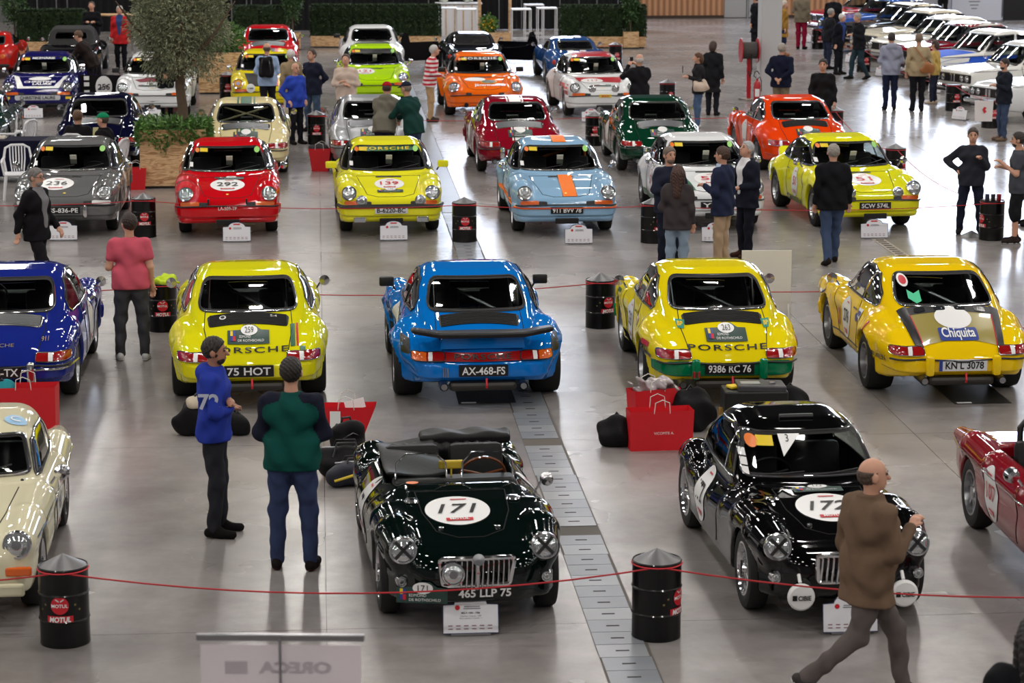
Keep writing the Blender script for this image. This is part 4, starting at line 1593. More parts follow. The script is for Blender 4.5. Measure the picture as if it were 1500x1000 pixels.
def low_rear(name, label, px, py, yaw, col, kind, doors=False):
    """low coupe or soft-top seen from behind"""
    sp = dict(LOW)
    if kind == 'softtop':
        sp.update(roof=[(1.1, .4), (.70, .80), (.30, 1.18), (.05, 1.26), (-.4, 1.29), (-.8, 1.22), (-1.2, .86), (-1.5, .5)],
                  bw=[(1, .62), (.3, .66), (-.5, .66), (-1.3, .60)], lean=(.06, .05), span=.4, belt=.80)
    loc, rz = place(px, py, 'rear', yaw, LOW_RA)
    c = Car(name, label, 'car', loc, rz, shell(('low', kind == 'softtop'), body_fn(sp), *BOX2, .032))
    pm = paint('low_%d_%d_%d' % col, col)
    if kind == 'softtop':
        c.window('rear_window', rounded([(-.44, .96), (.44, .96), (.40, 1.15), (-.40, 1.15)], .07), 'rear', BLACK)
        roofm = mat('canvas_hood', (20, 20, 22), rough=.8, bump=.1)
        up = (c.cen[:, 2] > .83) & (c.cen[:, 1] < .72) & (c.cen[:, 1] > -1.3) & ~c.cut & (np.abs(c.cen[:, 0]) < .66)
        keep = c.Q[up]
        used = np.unique(keep)
        mp = -np.ones(len(c.V), int)
        mp[used] = np.arange(len(used))
        mesh('fabric_hood', c.V[used] + c.N[used] * .006, mp[keep], roofm, c.root, True, c.N[used])
        for pl, sg in (('left', -1), ('right', 1)):
            c.window('side_window', [(sg * a, b) for a, b in [(.55, .86), (.25, 1.10), (-.3, 1.15), (-.6, 1.1), (-.7, .86)]], pl, CHROME)
    else:
        c.window('rear_window', rounded([(-.46, .86), (.46, .86), (.42, 1.04), (-.42, 1.04)], .06), 'rear', BLACK)
        for pl, sg in (('left', -1), ('right', 1)):
            c.window('side_window', [(sg * a, b) for a, b in [(.55, .80), (.15, 1.02), (-.25, 1.05), (-.6, .98), (-.8, .80)]], pl, BLACK)
        if kind == 'louvre':
            for k in range(7):
                v = .87 + k * .028
                c.line('louvre', [(-.46 + k * .006, v), (.46 - k * .006, v)], 'rear', BLACK, .013, .03)
        else:
            for cx in (-.16, .16):
                _strip(c, 'deck', cx, .16, -2.0, -1.45, WHITE)
                _strip(c, 'deck', cx, .16, -.6, .1, WHITE)
    c.window('windscreen', rounded([(-.56, .86), (.56, .86), (.48, 1.06), (-.48, 1.06)], .06), 'front', BLACK)
    c.body(pm)
    c.wheels(LOW_FA, LOW_RA, .79, .80, .32, .22, .26, 'mini', STEEL)
    c.seats(-.1, .2, .32)
    c.wheel_dash(.5, .68, -.32, 1.1)
    for sd in (1, -1):
        for dx in (.0, .16):
            l, nn = c.hit('rear', sd * (.48 + dx), .60)
            turn(MB().lathe([(.062, -.02), (.062, .012), (.045, .02), (.001, .024)], 18, cap=False), l, (0, -1, 0)).build('tail_lamp', REDL if dx else AMBER, c.root, True)
    c.patch('rear_panel', rounded(rect(.7, .14), .03), 'rear', BLACK, .006, (0, .60), rings=3)
    c.plate('', 'rear', (0, .44), .5, .11, INK, WHITE, .02)
    MB().rbox((0, -2.09, .36), (1.3, .07, .08), .03).build('rear_bumper', CHROME if kind == 'softtop' else BLACK, c.root)
    if doors:
        for sd in (1, -1):
            out = [(0, .30), (1.0, .30), (1.08, .52), (1.14, .78), (1.02, 1.08), (.92, 1.05), (.86, .80), (0, .80)]
            a = 1.15
            pts = []
            for t in (0, .07):
                for u, z in out:
                    pts.append((sd * (.80 + u * math.sin(a) + t * math.cos(a)), .62 - u * math.cos(a) + t * math.sin(a), z))
            n = len(out)
            d = MB().add(pts, [tuple(range(n)), tuple(range(2 * n - 1, n - 1, -1))] + [(i, (i + 1) % n, n + (i + 1) % n, n + i) for i in range(n)]).build('open_door', pm, c.root)
    for sd in (1, -1):
        c.mirror((sd * .80, .52, .86), CHROME, .05)
    return c
# ------------------------------------------------------------------ people
POSES = {  # elbow and palm relative to the shoulder: outwards, forwards, up
    'down': ((.05, -.04, -.28), (.07, .04, -.54)),
    'swing_f': ((.05, .04, -.28), (.03, .22, -.47)),
    'swing_b': ((.06, -.13, -.25), (.08, -.14, -.52)),
    'crossed': ((.07, .05, -.26), (-.19, .135, -.20)),
    'crossed_low': ((.07, .05, -.26), (-.18, .160, -.26)),
    'pocket': ((.11, -.10, -.26), (.03, .08, -.47)),
    'front': ((.07, .02, -.28), (-.08, .27, -.20)),
    'front_low': ((.07, -.01, -.28), (-.10, .24, -.33)),
    'hip': ((.23, -.10, -.20), (.02, .03, -.38)),
    'back': ((.08, -.13, -.25), (-.15, -.17, -.42)),
    'camera': ((.09, .24, -.12), (-.10, .36, .12)),
    'eat': ((.06, .03, -.28), (-.06, .28, -.10)),
    'reach': ((.03, .22, -.20), (-.02, .46, -.28)),
    'carry': ((.06, -.03, -.29), (.08, .03, -.55)),
}
SKIN = mat('skin', (198, 148, 124), rough=.55, vary=.06, vscale=12)
SKIN2 = mat('skin_tan', (170, 120, 96), rough=.55, vary=.06, vscale=12)


def stance(kind, spread=.0):
    s = .095 + spread
    if kind == 'walk':
        return [((.09, .20, .50), (.09, .26, .09), 0.0), ((.09, -.06, .48), (.10, -.40, .17), -.6)]
    if kind == 'stroll':
        return [((.09, .14, .50), (.09, .17, .085), 0.0), ((.09, -.02, .49), (.10, -.22, .10), -.25)]
    if kind == 'sit':
        return [((.12, .42, .50), (.13, .38, .085), 0.0), ((.12, .42, .50), (.13, .40, .085), 0.0)]
    if kind == 'squat':
        return [((.14, .38, .46), (.12, .05, .085), 0.0), ((.14, .34, .40), (.12, -.02, .085), 0.0)]
    return [((s, .025, .49), (s + spread * .4, -.01, .085), 0.0), ((s, .02, .49), (s + spread * .4, .02, .085), 0.0)]


def rot_y(v, a):
    """turn a forward/up pair by a lean angle"""
    return (v[0], v[1] * math.cos(a) + v[2] * math.sin(a), -v[1] * math.sin(a) + v[2] * math.cos(a))


def person(label, loc, face, H=1.76, top=('shirt', (40, 40, 44)), inner=None, legs=(30, 34, 46), short=False, shoes=(24, 22, 22), sole=None, hair=('short', (40, 30, 24)),
           arms=('down', 'down'), st='stand', spread=.0, lean=0.0, head=(0.0, 0.0), res=.018, skin=None, beard=None, glasses=False, belly=0.0, sleeve=1.0, hem=.80,
           hood=False, collar=None, sleeves=None, legturn=0.0, swap=False, build=1.0, group=None, cat='person'):
    k = H / 1.76
    skin = skin or SKIN
    X, Y = loc
    r = thing('person', label, cat, (X, Y, 0), math.radians(face), group)
    sit = st in ('sit', 'squat')
    pz = .94 if not sit else (.50 if st == 'sit' else .48)
    if st == 'walk':
        pz = .91
    pel = np.array((0, 0, pz))
    up = lambda v: pel + np.array(rot_y(v, lean))
    chest, neck = up((0, 0, .37)), up((0, .005, .53))
    hc = up((0, .02, .682)) if abs(lean) < .15 else up((0, .05, .69))
    if abs(lean) >= .15:
        hc = neck + np.array((0, math.sin(lean * .7) * .17, math.cos(lean * .7) * .17))
    bw = build
    L = stance(st, spread)
    if swap:
        L = L[::-1]
    P = []          # skin
    T = []          # upper garment
    B = []          # lower garment
    for sd, (kn, an, pitch), arm in ((1, L[0], arms[1]), (-1, L[1], arms[0])):
        hip = pel + np.array((sd * .088, 0, -.02))
        kn = np.array((sd * kn[0], kn[1], kn[2]))
        an = np.array((sd * an[0], an[1], an[2]))
        if legturn:
            RL = np.array(Matrix.Rotation(legturn, 3, 'Z'))
            kn, an = RL @ kn, RL @ an
        P += [(hip, kn, .082, .052, 1), (kn, an, .052, .038, 1)]
        rl = .05 if not sit else .05
        cuff = an + (kn - an) * (.02 if not short else .86)
        B += [(hip + np.array((0, -.01, 0)), kn, .102 * bw, .072 if not short else .092, 1)]
        B += [(kn, cuff, .072 if not short else .092, .056 if not short else .09, 1)]
        sh = up((sd * .172 * bw, 0, .455))
        T += [(hip + np.array((0, -.01, 0)), hip + np.array((0, -.005, .12)), .112 * bw + .02, .108 * bw + .02, 1)]
        e0, h0 = POSES[arm]
        elb = sh + np.array(rot_y((sd * e0[0], e0[1], e0[2]), lean * .6))
        hnd = sh + np.array(rot_y((sd * h0[0], h0[1], h0[2]), lean * .6))
        d = hnd - elb
        wr = elb + d * .80
        dn = d / np.linalg.norm(d)
        P += [(sh, elb, .055, .042, 1), (elb, wr, .042, .027, 1)]
        # palm, four fingers, thumb
        side = np.cross(dn, (0, 0, 1.0))
        if np.linalg.norm(side) < .3:
            side = np.array((0, 1.0, 0))
        side /= np.linalg.norm(side)
        inn = np.cross(side, dn)
        fr = max(.0095, res * .58)
        P += [(wr, wr + dn * .075, .026, .030, 1)]
        for q, ln in ((-1.5, .058), (-.5, .072), (.5, .076), (1.5, .066)):
            a = wr + dn * .085 + side * q * .018
            b = a + dn * ln * .6 + inn * -.014
            P += [(a, b, fr, fr, 1), (b, b + dn * ln * .35 - inn * .03, fr, fr * .9, 1)]
        P += [(wr + dn * .03 + side * .022, wr + dn * .075 + side * .052 - inn * .012, fr * 1.15, fr, 1)]
        T += [(sh, elb, .070 * (1 if top[0] != 'jacket' else 1.1), .056, 1)]
        e2 = elb + (wr - elb) * min(1.0, sleeve * 1.02)
        if sleeve > .55:
            T += [(elb, e2, .057, .044, 1)]
        else:
            T[-1] = (sh, sh + (elb - sh) * (sleeve + .25), .072, .068, 1)
        # shoe
        fw = np.array((0.0, math.cos(pitch), math.sin(pitch)))
        out = np.array((sd * .12, 0, 0))
        upv = np.array((0, -math.sin(pitch), math.cos(pitch)))
        if legturn:
            fw, upv = RL @ fw, RL @ upv
        base = an - upv * .085
        heel, toe = base - fw * .045 + upv * .045, base + fw * .165 + out * .25 + upv * .036

        def fs(x, y, z, heel=heel, toe=toe, an=an, upv=upv, base=base):
            p = (x, y, z)
            dd = smin(cap(p, heel, toe, .043, .036), cap(p, an + upv * .02, (heel + toe) / 2, .044, .042), .03)
            pl = -((x - base[0]) * upv[0] + (y - base[1]) * upv[1] + (z - base[2]) * upv[2])
            return smax(dd, pl, .008)
        lo, hi = np.minimum(heel, toe) - .1, np.maximum(heel, an) + .12
        lo, hi = np.minimum(lo, an - .12), np.maximum(hi, toe + .1)
        so = sdf_obj('shoe', fs, lo * k, hi * k, max(.014, res * .8) * k, cloth(shoes), r) if k == 1 else sdf_obj('shoe', lambda x, y, z, fs=fs: fs(x / k, y / k, z / k) * k, lo * k, hi * k, max(.014, res * .8), cloth(shoes), r)
        if sole:
            s2 = lambda x, y, z, fs=fs, base=base, upv=upv: smax(fs(x / k, y / k, z / k) * k - .004, ((x / k - base[0]) * upv[0] + (y / k - base[1]) * upv[1] + (z / k - base[2]) * upv[2]) * k - .022, .004)
            sdf_obj('sole', s2, lo * k, hi * k, max(.014, res * .8), cloth(sole), so)
    # torso
    wd = .105 * bw
    tor = [(up((-.075, 0, .0)), up((.075, 0, .0)), .112 * bw, .112 * bw, .92), (up((0, 0, .02)), up((0, 0, .36)), .125 * bw, .135 * bw, .86),
           (up((-wd, 0, .36)), up((wd, 0, .36)), .108, .108, .95), (up((-.14 * bw, -.005, .440)), up((.14 * bw, -.005, .440)), .058, .058, 1), (up((0, 0, .46)), neck, .075, .052, 1)]
    P += [(a, b, ra * .93, rb * .93, s) for a, b, ra, rb, s in tor]
    P += [(neck, hc + np.array((0, -.01, -.02)), .052, .05, 1)]
    if belly:
        tor.append((up((0, belly, .10)), up((0, belly * .7, .24)), .125, .115, 1))
    gr = .016 if top[0] in ('shirt', 'tee') else (.024 if top[0] == 'hoodie' else .032)
    T += [(a, b, ra + gr, rb + gr, s) for a, b, ra, rb, s in tor[1:]]
    if hem < .88:
        T += [(up((-.07, 0, hem - .94)), up((.07, 0, hem - .94)), .118 * bw + gr, .118 * bw + gr, .92), (up((0, 0, hem - .94)), up((0, 0, .1)), .130 * bw + gr, .12 * bw + gr, .9)]
    B += [(up((-.075, 0, .0)), up((.075, 0, .0)), .115 * bw, .115 * bw, .95)]
    if belly:
        B += [(up((0, belly * .6, .06)), up((0, belly * .6, .1)), .118, .112, 1)]
    hy, hp = head
    RH = np.array(Matrix.Rotation(hy, 3, 'Z') @ Matrix.Rotation(-hp - lean * .5, 3, 'X'))

    def hl(x, y, z):
        q = np.stack([x - hc[0], y - hc[1], z - hc[2]], -1) @ RH
        return q[..., 0], q[..., 1], q[..., 2]

    def union(prims, kk, p):
        d = None
        for a, b, ra, rb, s in prims:
            e = cap(p, a, b, ra, rb, s)
            d = e if d is None else smin(d, e, kk)
        return d

    def fhead(x, y, z):
        p = hl(x, y, z)
        q = (np.abs(p[0]), p[1], p[2])
        d = ell(q, (0, -.008, .022), (.078, .096, .098))
        d = smin(d, ell(q, (0, .022, -.055), (.056, .066, .062)), .04)
        d = smin(d, cap(q, (0, .09, .012), (0, .112, -.022), .010, .015), .015)
        d = smin(d, ell(q, (.081, -.008, -.005), (.014, .024, .034)), .008)
        d = smax(d, -ell(q, (.034, .107, .016), (.022, .018, .012)), .012)
        d = smin(d, cap(q, (.0, .088, -.052), (.02, .083, -.053), .008, .005), .01)
        return d

    def scaled(fn):
        return lambda x, y, z: fn(x / k, y / k, z / k) * k
    allp = np.array([p for q in P for p in (q[0], q[1])] + [hc])
    lo, hi = (allp.min(0) - .17) * k, (allp.max(0) + .20) * k
    lo[2] = max(lo[2], 0.0)
    lo[1] -= .25 * abs(math.sin(lean))
    fb = scaled(lambda x, y, z: smin(union(P, .018, (x, y, z)), fhead(x, y, z), .02))
    b = sdf_obj('body', fb, lo, hi, res, skin, r)
    wr_ = lambda x, y, z: .006 * np.sin(x * 31 + z * 23 + 2 * np.sin(y * 17)) + .005 * np.sin(y * 37 - z * 29)

    def ftop(x, y, z):
        p = (x, y, z)
        d = union(T, .035, p) + wr_(x, y, z) * (1 if top[0] != 'tee' else .6)
        ux = math.sin(lean) * y + math.cos(lean) * (z - pz)
        d = smax(d, (hem - .94) - ux if not sit else (-.02 - ux), .012)
        dn_ = hc - neck
        d = smax(d, ux - (.56 if top[0] in ('jacket', 'hoodie') or collar else .53) - 1.2 * np.clip(np.abs(x) - .075, 0, 1), .01)
        if hood:
            d = smin(d, ell(p, up((0, -.07, .50)), (.13, .085, .085)), .03)
        return d
    tm = top[2] if len(top) > 2 else cloth(top[1])
    nm = {'tee': 't_shirt', 'shirt': 'shirt', 'jacket': 'jacket', 'hoodie': 'hooded_sweatshirt', 'jumper': 'jumper'}[top[0]]
    to = sdf_obj(nm, scaled(ftop), lo, hi, res, tm, r)
    if sleeves:
        na = len(T) - len(tor) + 1 - (2 if hem < .88 else 0)
        me = to.data
        vc = np.array([tuple(p.center) for p in me.polygons]) / k
        arm_p = [q for q in T if q[2] <= .085 and abs(q[0][0]) > .12]
        tor_p = [q for q in T if not (q[2] <= .085 and abs(q[0][0]) > .12)]
        p3 = (vc[:, 0], vc[:, 1], vc[:, 2])
        sel = union(arm_p, .01, p3) < union(tor_p, .01, p3)
        me.materials.append(cloth(sleeves))
        me.polygons.foreach_set('material_index', sel.astype(np.int32))
        me.update()
    if inner:   # shirt seen between the open fronts of the jacket
        def fin(x, y, z):
            d = ftop(x, y, z) - .006
            ux = z - pz
            d = smax(d, np.abs(x) - (.03 + .07 * np.clip(ux / .5, 0, 1)), .01)
            return smax(smax(d, -y, .02), (.02 - ux), .02)
        sdf_obj('shirt_front', scaled(fin), lo, hi, res, cloth(inner), to)

    def fbot(x, y, z):
        d = union(B, .03, (x, y, z)) + wr_(x, y * 1.3, z) * .9
        if not sit:
            d = smax(d, z - 1.06, .02)
        else:
            d = smax(d, z - (pz + .12), .02)
        return d
    sdf_obj('shorts' if short else 'trousers', scaled(fbot), lo, hi, res, cloth(legs), r)
    # hair
    if hair:
        style, hcol = hair[0], hair[1]
        hm = mat('hair_%d_%d_%d' % tuple(hcol), hcol, rough=.6, bump=.35, bscale=70, vary=.25, vscale=30) if style != 'cap' else cloth(hcol)

        def fh(x, y, z):
            p = hl(x, y, z)
            q = (np.abs(p[0]), p[1], p[2])
            rg = .004 * np.sin(p[0] * 160 + p[2] * 120) * np.sin(p[1] * 140)
            if style == 'cap':
                d = smax(ell(q, (0, -.01, .035), (.092, .112, .098)), .045 - p[2], .008)
                br = smax(smax(np.abs(p[2] - .046 + .25 * (p[1] - .1)) - .007, np.abs(p[0]) - .075, .02), np.sqrt(p[0] ** 2 + (p[1] - .07) ** 2) - .105, .01)
                return smin(d, br, .008)
            if style == 'bald':
                d = ell(q, (0, -.012, .018), (.084, .102, .10)) + rg
                return smax(smax(d, np.abs(p[2] + .012) - .05, .01), p[1] - .015, .01)
            d = ell(q, (0, -.012, .03), (.089, .107, .106)) + rg
            d = smax(d, p[1] * .80 - p[2] * .62 - .018, .012)
            d = smax(d, -.075 - p[2], .01)
            if style == 'long':
                tail = cap(p, (0, -.085, .0), (0, -.13, -.30), .085, .06, 1)
                tail = np.minimum(tail, cap((np.abs(p[0]), p[1], p[2]), (.07, -.04, .0), (.08, -.05, -.17), .035, .03))
                d = smin(d, tail + rg * 1.5, .03)
            if style == 'bun':
                d = smin(d, ell(p, (0, -.08, -.03), (.085, .06, .10)) + rg, .03)
            return d
        hs = .17 if hair[0] != 'long' else .5
        sdf_obj('cap' if style == 'cap' else 'hair', scaled(fh), (hc - (.2, .25, hs)) * k, (hc + (.2, .24, .2)) * k, max(.012, res * .8), hm, r)
        if style == 'cap' and len(hair) > 2:
            def fh2(x, y, z):
                p = hl(x, y, z)
                q = (np.abs(p[0]), p[1], p[2])
                d = ell(q, (0, -.012, .022), (.084, .103, .10))
                return smax(smax(d, np.abs(p[2] + .01) - .05, .01), p[1] - .015, .01)
            sdf_obj('hair', scaled(fh2), (hc - .17) * k, (hc + .17) * k, max(.012, res * .8), mat('hair_%d_%d_%d' % tuple(hair[2]), hair[2], rough=.6), r)
    if beard:
        def fbd(x, y, z):
            p = hl(x, y, z)
            q = (np.abs(p[0]), p[1], p[2])
            d = smin(ell(q, (0, .022, -.055), (.0595, .0695, .0655)), ell(q, (0, -.008, .0), (.0795, .0875, .08)), .02)
            d = smax(d, p[2] + .035 - np.clip(np.abs(p[0]) - .03, 0, 1) * .8, .01)
            return smax(d, -.0 - p[1], .01)
        sdf_obj('beard', scaled(fbd), (hc - .17) * k, (hc + .17) * k, max(.012, res * .8), mat('hair_%d_%d_%d' % tuple(beard), beard, rough=.7, bump=.3, bscale=70), r)
    if res < .022:
        def hp_(v):
            return tuple((RH @ np.array(v) + hc) * k)
        for sd in (1, -1):
            e = MB()
            e.lathe([(.001, -.010), (.008, -.006), (.0105, 0), (.008, .006), (.001, .010)], 10, cap=False)
            c0 = hp_((sd * .034, .086, .015))
            e.v = [(a + c0[0], b_ + c0[1], c_ + c0[2]) for a, b_, c_ in e.v]
            e.build('eye', mat('eye_dark', (34, 26, 22), rough=.2), r, True)
            MB().tube([hp_((sd * .018, .094, .036)), hp_((sd * .036, .093, .040)), hp_((sd * .052, .082, .035))], .004, 5).build('eyebrow', mat('brow', (48, 38, 30), rough=.8), r)
        MB().tube([hp_((-.026, .086, -.052)), hp_((0, .0945, -.054)), hp_((.026, .086, -.052))], .0045, 5).build('mouth', mat('lips', (150, 84, 78), rough=.5), r)
        if glasses:
            g = MB()
            for sd in (1, -1):
                g.tube([hp_((sd * .036 + .024 * math.cos(a), .108, .014 + .018 * math.sin(a))) for a in np.linspace(0, 2 * math.pi, 13)[:-1]], .0035, 5, closed=True)
                g.tube([hp_((sd * .058, .105, .018)), hp_((sd * .084, .0, .012))], .003, 5)
            g.tube([hp_((-.012, .11, .016)), hp_((.012, .11, .016))], .003, 5)
            g.build('glasses', BLACK, r)
    r['hand_R'] = 0
    del r['hand_R']
    return r
# ------------------------------------------------------------------ drums, ropes, signs, bags
DRUM = mat('black_drum', (8, 8, 9), rough=.3, coat=.25, spec=.25)
DRUM_R, DRUM_H = .185, .60
GALV = mat('galvanised', (120, 120, 122), rough=.38, metal=.8, vary=.1)


def curved_text(s, h, m, parent, z, ang, rad, width=None, bold=.02, name='drum_lettering', shear=0.0):
    v, f, w = text2d(s, bold, shear)
    sx = (width / w) if width else h
    out = [(rad * math.sin(a * sx / rad + ang), -rad * math.cos(a * sx / rad + ang), z + b * h) for a, b in v]
    return mesh(name, out, f, m, parent)


def curved_patch(poly, m, parent, z, ang, rad, name):
    P = dense(poly, .02)
    gx, gy = sum(p[0] for p in P) / len(P), sum(p[1] for p in P) / len(P)
    v, n = [], len(P)
    for t in (1, .66, .33):
        v += [(gx + (p[0] - gx) * t, gy + (p[1] - gy) * t) for p in P]
    v.append((gx, gy))
    f = [(k * n + i, k * n + (i + 1) % n, (k + 1) * n + (i + 1) % n, (k + 1) * n + i) for k in (0, 1) for i in range(n)]
    f += [(2 * n + i, 2 * n + (i + 1) % n, 3 * n) for i in range(n)]
    return mesh(name, [(rad * math.sin(a / rad + ang), -rad * math.cos(a / rad + ang), z + b) for a, b in v], f, m, parent, True)


_drum = {}


def drum(px, py, label, ang=0.0, cone=True, loc=None):
    X, Y = loc or G(px, py)
    Y += 0 if loc else DRUM_R * .95
    o = thing('oil_drum', label, 'oil drum', (X, Y, 0), 0, 'black oil drums that carry the red rope')
    R, Hh = DRUM_R, DRUM_H

    def get(key, fn):
        if key not in _drum:
            q = fn()
            _drum[key] = q.data
            q.parent = o
            return q
        return link(bpy.data.objects.new(key.split('|')[0], _drum[key]), o)
    get('drum_body', lambda: MB().lathe([(.0, .012), (R - .006, .012), (R, 0), (R + .003, .012), (R, .02), (R, .19), (R + .008, .20), (R, .21), (R, .39), (R + .008, .40), (R, .41), (R, .58), (R + .004, .595), (R - .002, .603), (R - .012, .592), (0, .590)], 36, cap=False).build('drum_body', DRUM, None, True))
    get('red_ring', lambda: MB().tube([((R + .006) * math.cos(a), (R + .006) * math.sin(a), .578) for a in np.linspace(0, 2 * math.pi, 33)[:-1]], .0055, 6, closed=True).build('red_ring', REDP, None, True))
    if cone:
        get('cone_lid', lambda: MB().lathe([(R - .004, .592), (.002, .685)], 28, cap=False).build('cone_lid', GALV, None, True, sharp=80))
    dsk = curved_patch(circle(.068, 28), REDP, o, .335, ang, R + .004, 'emblem')
    for p in ((-.035, .04, -.005, .022), (.035, .04, .005, .022)):
        curved_patch([(p[2], .025), (p[0], .045), (p[0] * .8, .052), (p[2], .036)][::(1 if p[0] > 0 else -1)], mat('silver_print', (200, 200, 200)), dsk, .335, ang, R + .006, 'wing_mark')
    curved_text('MOTUL', .026, WHITE, dsk, .333, ang, R + .007, name='emblem_lettering')
    bn = curved_patch(rect(.20, .054), REDP, o, .228, ang, R + .004, 'banner')
    curved_text('MOTUL', .038, WHITE, bn, .228, ang, R + .007, bold=.04, width=.165, shear=.15, name='banner_lettering')
    for dx in (-.115, .115, -.15, .15):
        star = []
        for q in range(10):
            rr = .013 if q % 2 == 0 else .0055
            star.append((rr * math.sin(q * math.pi / 5), rr * math.cos(q * math.pi / 5)))
        curved_patch(star, mat('gold_print', (120, 110, 60)), o, .335 - (.0 if abs(dx) < .13 else .04), ang + dx / R, R + .004, 'star')
    return o


ROPE = mat('red_rope', (170, 24, 34), rough=.7)


def rope(pts, label, sag=.12, h=.582):
    """cord slung between points on the floor at drum height"""
    P = []
    for (a, b) in zip(pts, pts[1:]):
        n = 14
        L = math.hypot(b[0] - a[0], b[1] - a[1])
        for i in range(n):
            t = i / n
            ha, hb = (a[2] if len(a) > 2 else h), (b[2] if len(b) > 2 else h)
            P.append((a[0] + (b[0] - a[0]) * t, a[1] + (b[1] - a[1]) * t, ha + (hb - ha) * t - 4 * t * (1 - t) * sag * L / 4.0))
    P.append((pts[-1][0], pts[-1][1], pts[-1][2] if len(pts[-1]) > 2 else h))
    return tag(MB().tube(P, .0065, 6).build('rope', ROPE, None, True), label, 'rope', 'red ropes between the drums')


CARD = mat('sign_board', (226, 226, 232), rough=.5)
SIGNEDGE = mat('sign_edge', (40, 46, 84), rough=.5)
GREYTXT = mat('grey_print', (120, 120, 126), rough=.6)


def info_sign(px, py, label, rz=None, full=False, scale=1.0, name='info_sign'):
    X, Y = G(px, py)
    o = thing(name, label, 'sign', (X, Y, 0), GRID if rz is None else rz, 'arched information signs in front of the cars')
    o.scale = (scale,) * 3
    w, h = .42, .235
    tilt = .20
    out = [(-w / 2, .02), (w / 2, .02), (w / 2, h), (w * .30, h + .006)] + [(.125 * math.cos(a), h + .006 + .066 * math.sin(a)) for a in np.linspace(.25, math.pi - .25, 9)] + [(-w * .30, h + .006), (-w / 2, h)]
    T = lambda u, v, d=0.0: (u, v * math.sin(tilt) - d * math.cos(tilt), v * math.cos(tilt) + d * math.sin(tilt))
    n = len(out)
    key = 'sign'
    if key not in _drum:
        b = MB().add([T(u, v) for u, v in out] + [T(u, v, -.01) for u, v in out], [tuple(range(n)), tuple(range(2 * n - 1, n - 1, -1))] + [(i, n + i, n + (i + 1) % n, (i + 1) % n) for i in range(n)]).build('board', CARD, o)
        e = MB().tube([T(u, v) for u, v in out], .0045, 5, closed=True).build('edging', SIGNEDGE, o)
        f = MB().box((0, .09, .012), (.3, .20, .016)).build('foot', STEEL, o)
        g = MB().add([T(u, v, .003) for u, v in circle(.019, 16, (-.10, .215))], [tuple(range(16))]).build('class_dot', REDP, o)
        r = MB()
        for u0, v0, ww in ((.0, .222, .12), (.0, .207, .13)):
            r.add([T(u, v, .003) for u, v in rect(ww, .007, (u0 + .01, v0))], [(0, 1, 2, 3)])
        for u0, v0, ww in ((0, .175, .13), (0, .150, .20), (0, .135, .20)):
            if not full:
                r.add([T(u, v, .003) for u, v in rect(ww, .006, (u0, v0))], [(0, 1, 2, 3)])
        r = r.build('text_lines', GREYTXT, o)
        lg = MB()
        for k in range(6):
            for q in (0, 1):
                lg.add([T(u, v, .003) for u, v in rect(.034, .007, (-.155 + k * .06, .078 - q * .024))], [(0, 1, 2, 3)])
        lg = lg.build('sponsor_line', mat('mixed_print', (140, 90, 100)), o)
        _drum[key] = [q.data for q in (b, e, f, g, r, lg)]
        _drum['signnames'] = [q.name.split('.')[0] for q in (b, e, f, g, r, lg)]
    else:
        for nm, me in zip(_drum['signnames'], _drum[key]):
            link(bpy.data.objects.new(nm, me), o)
    R_, U_ = (1, 0, 0), (0, math.sin(tilt), math.cos(tilt))
    if full:
        text_obj('sign_title', 'TOUR', .014, REDP, o, T(.0, .288, .004), R_, U_)
        text_obj('sign_title', 'AUTO', .014, REDP, o, T(.0, .262, .004), R_, U_)
        text_obj('sign_text', 'MG A 1500 - 1956', .013, INK, o, T(0, .175, .004), R_, U_, bold=.02)
        text_obj('sign_text', 'Cylindrée / Capacity : 1489', .010, GREYTXT, o, T(0, .150, .004), R_, U_)
        text_obj('sign_text', 'Nb de cylindres / Cylinder : 4', .010, GREYTXT, o, T(0, .133, .004), R_, U_)
    else:
        MB().add([T(u, v, .003) for u, v in rect(.10, .02, (0, .275))], [(0, 1, 2, 3)]).build('title_line', REDP, o)
    return o


REDBAG = mat('red_paper', (206, 24, 36), rough=.42, vary=.08, vscale=5)
BAGCL = mat('black_nylon', (13, 13, 15), rough=.65, bump=.2, bscale=50, spec=.2)


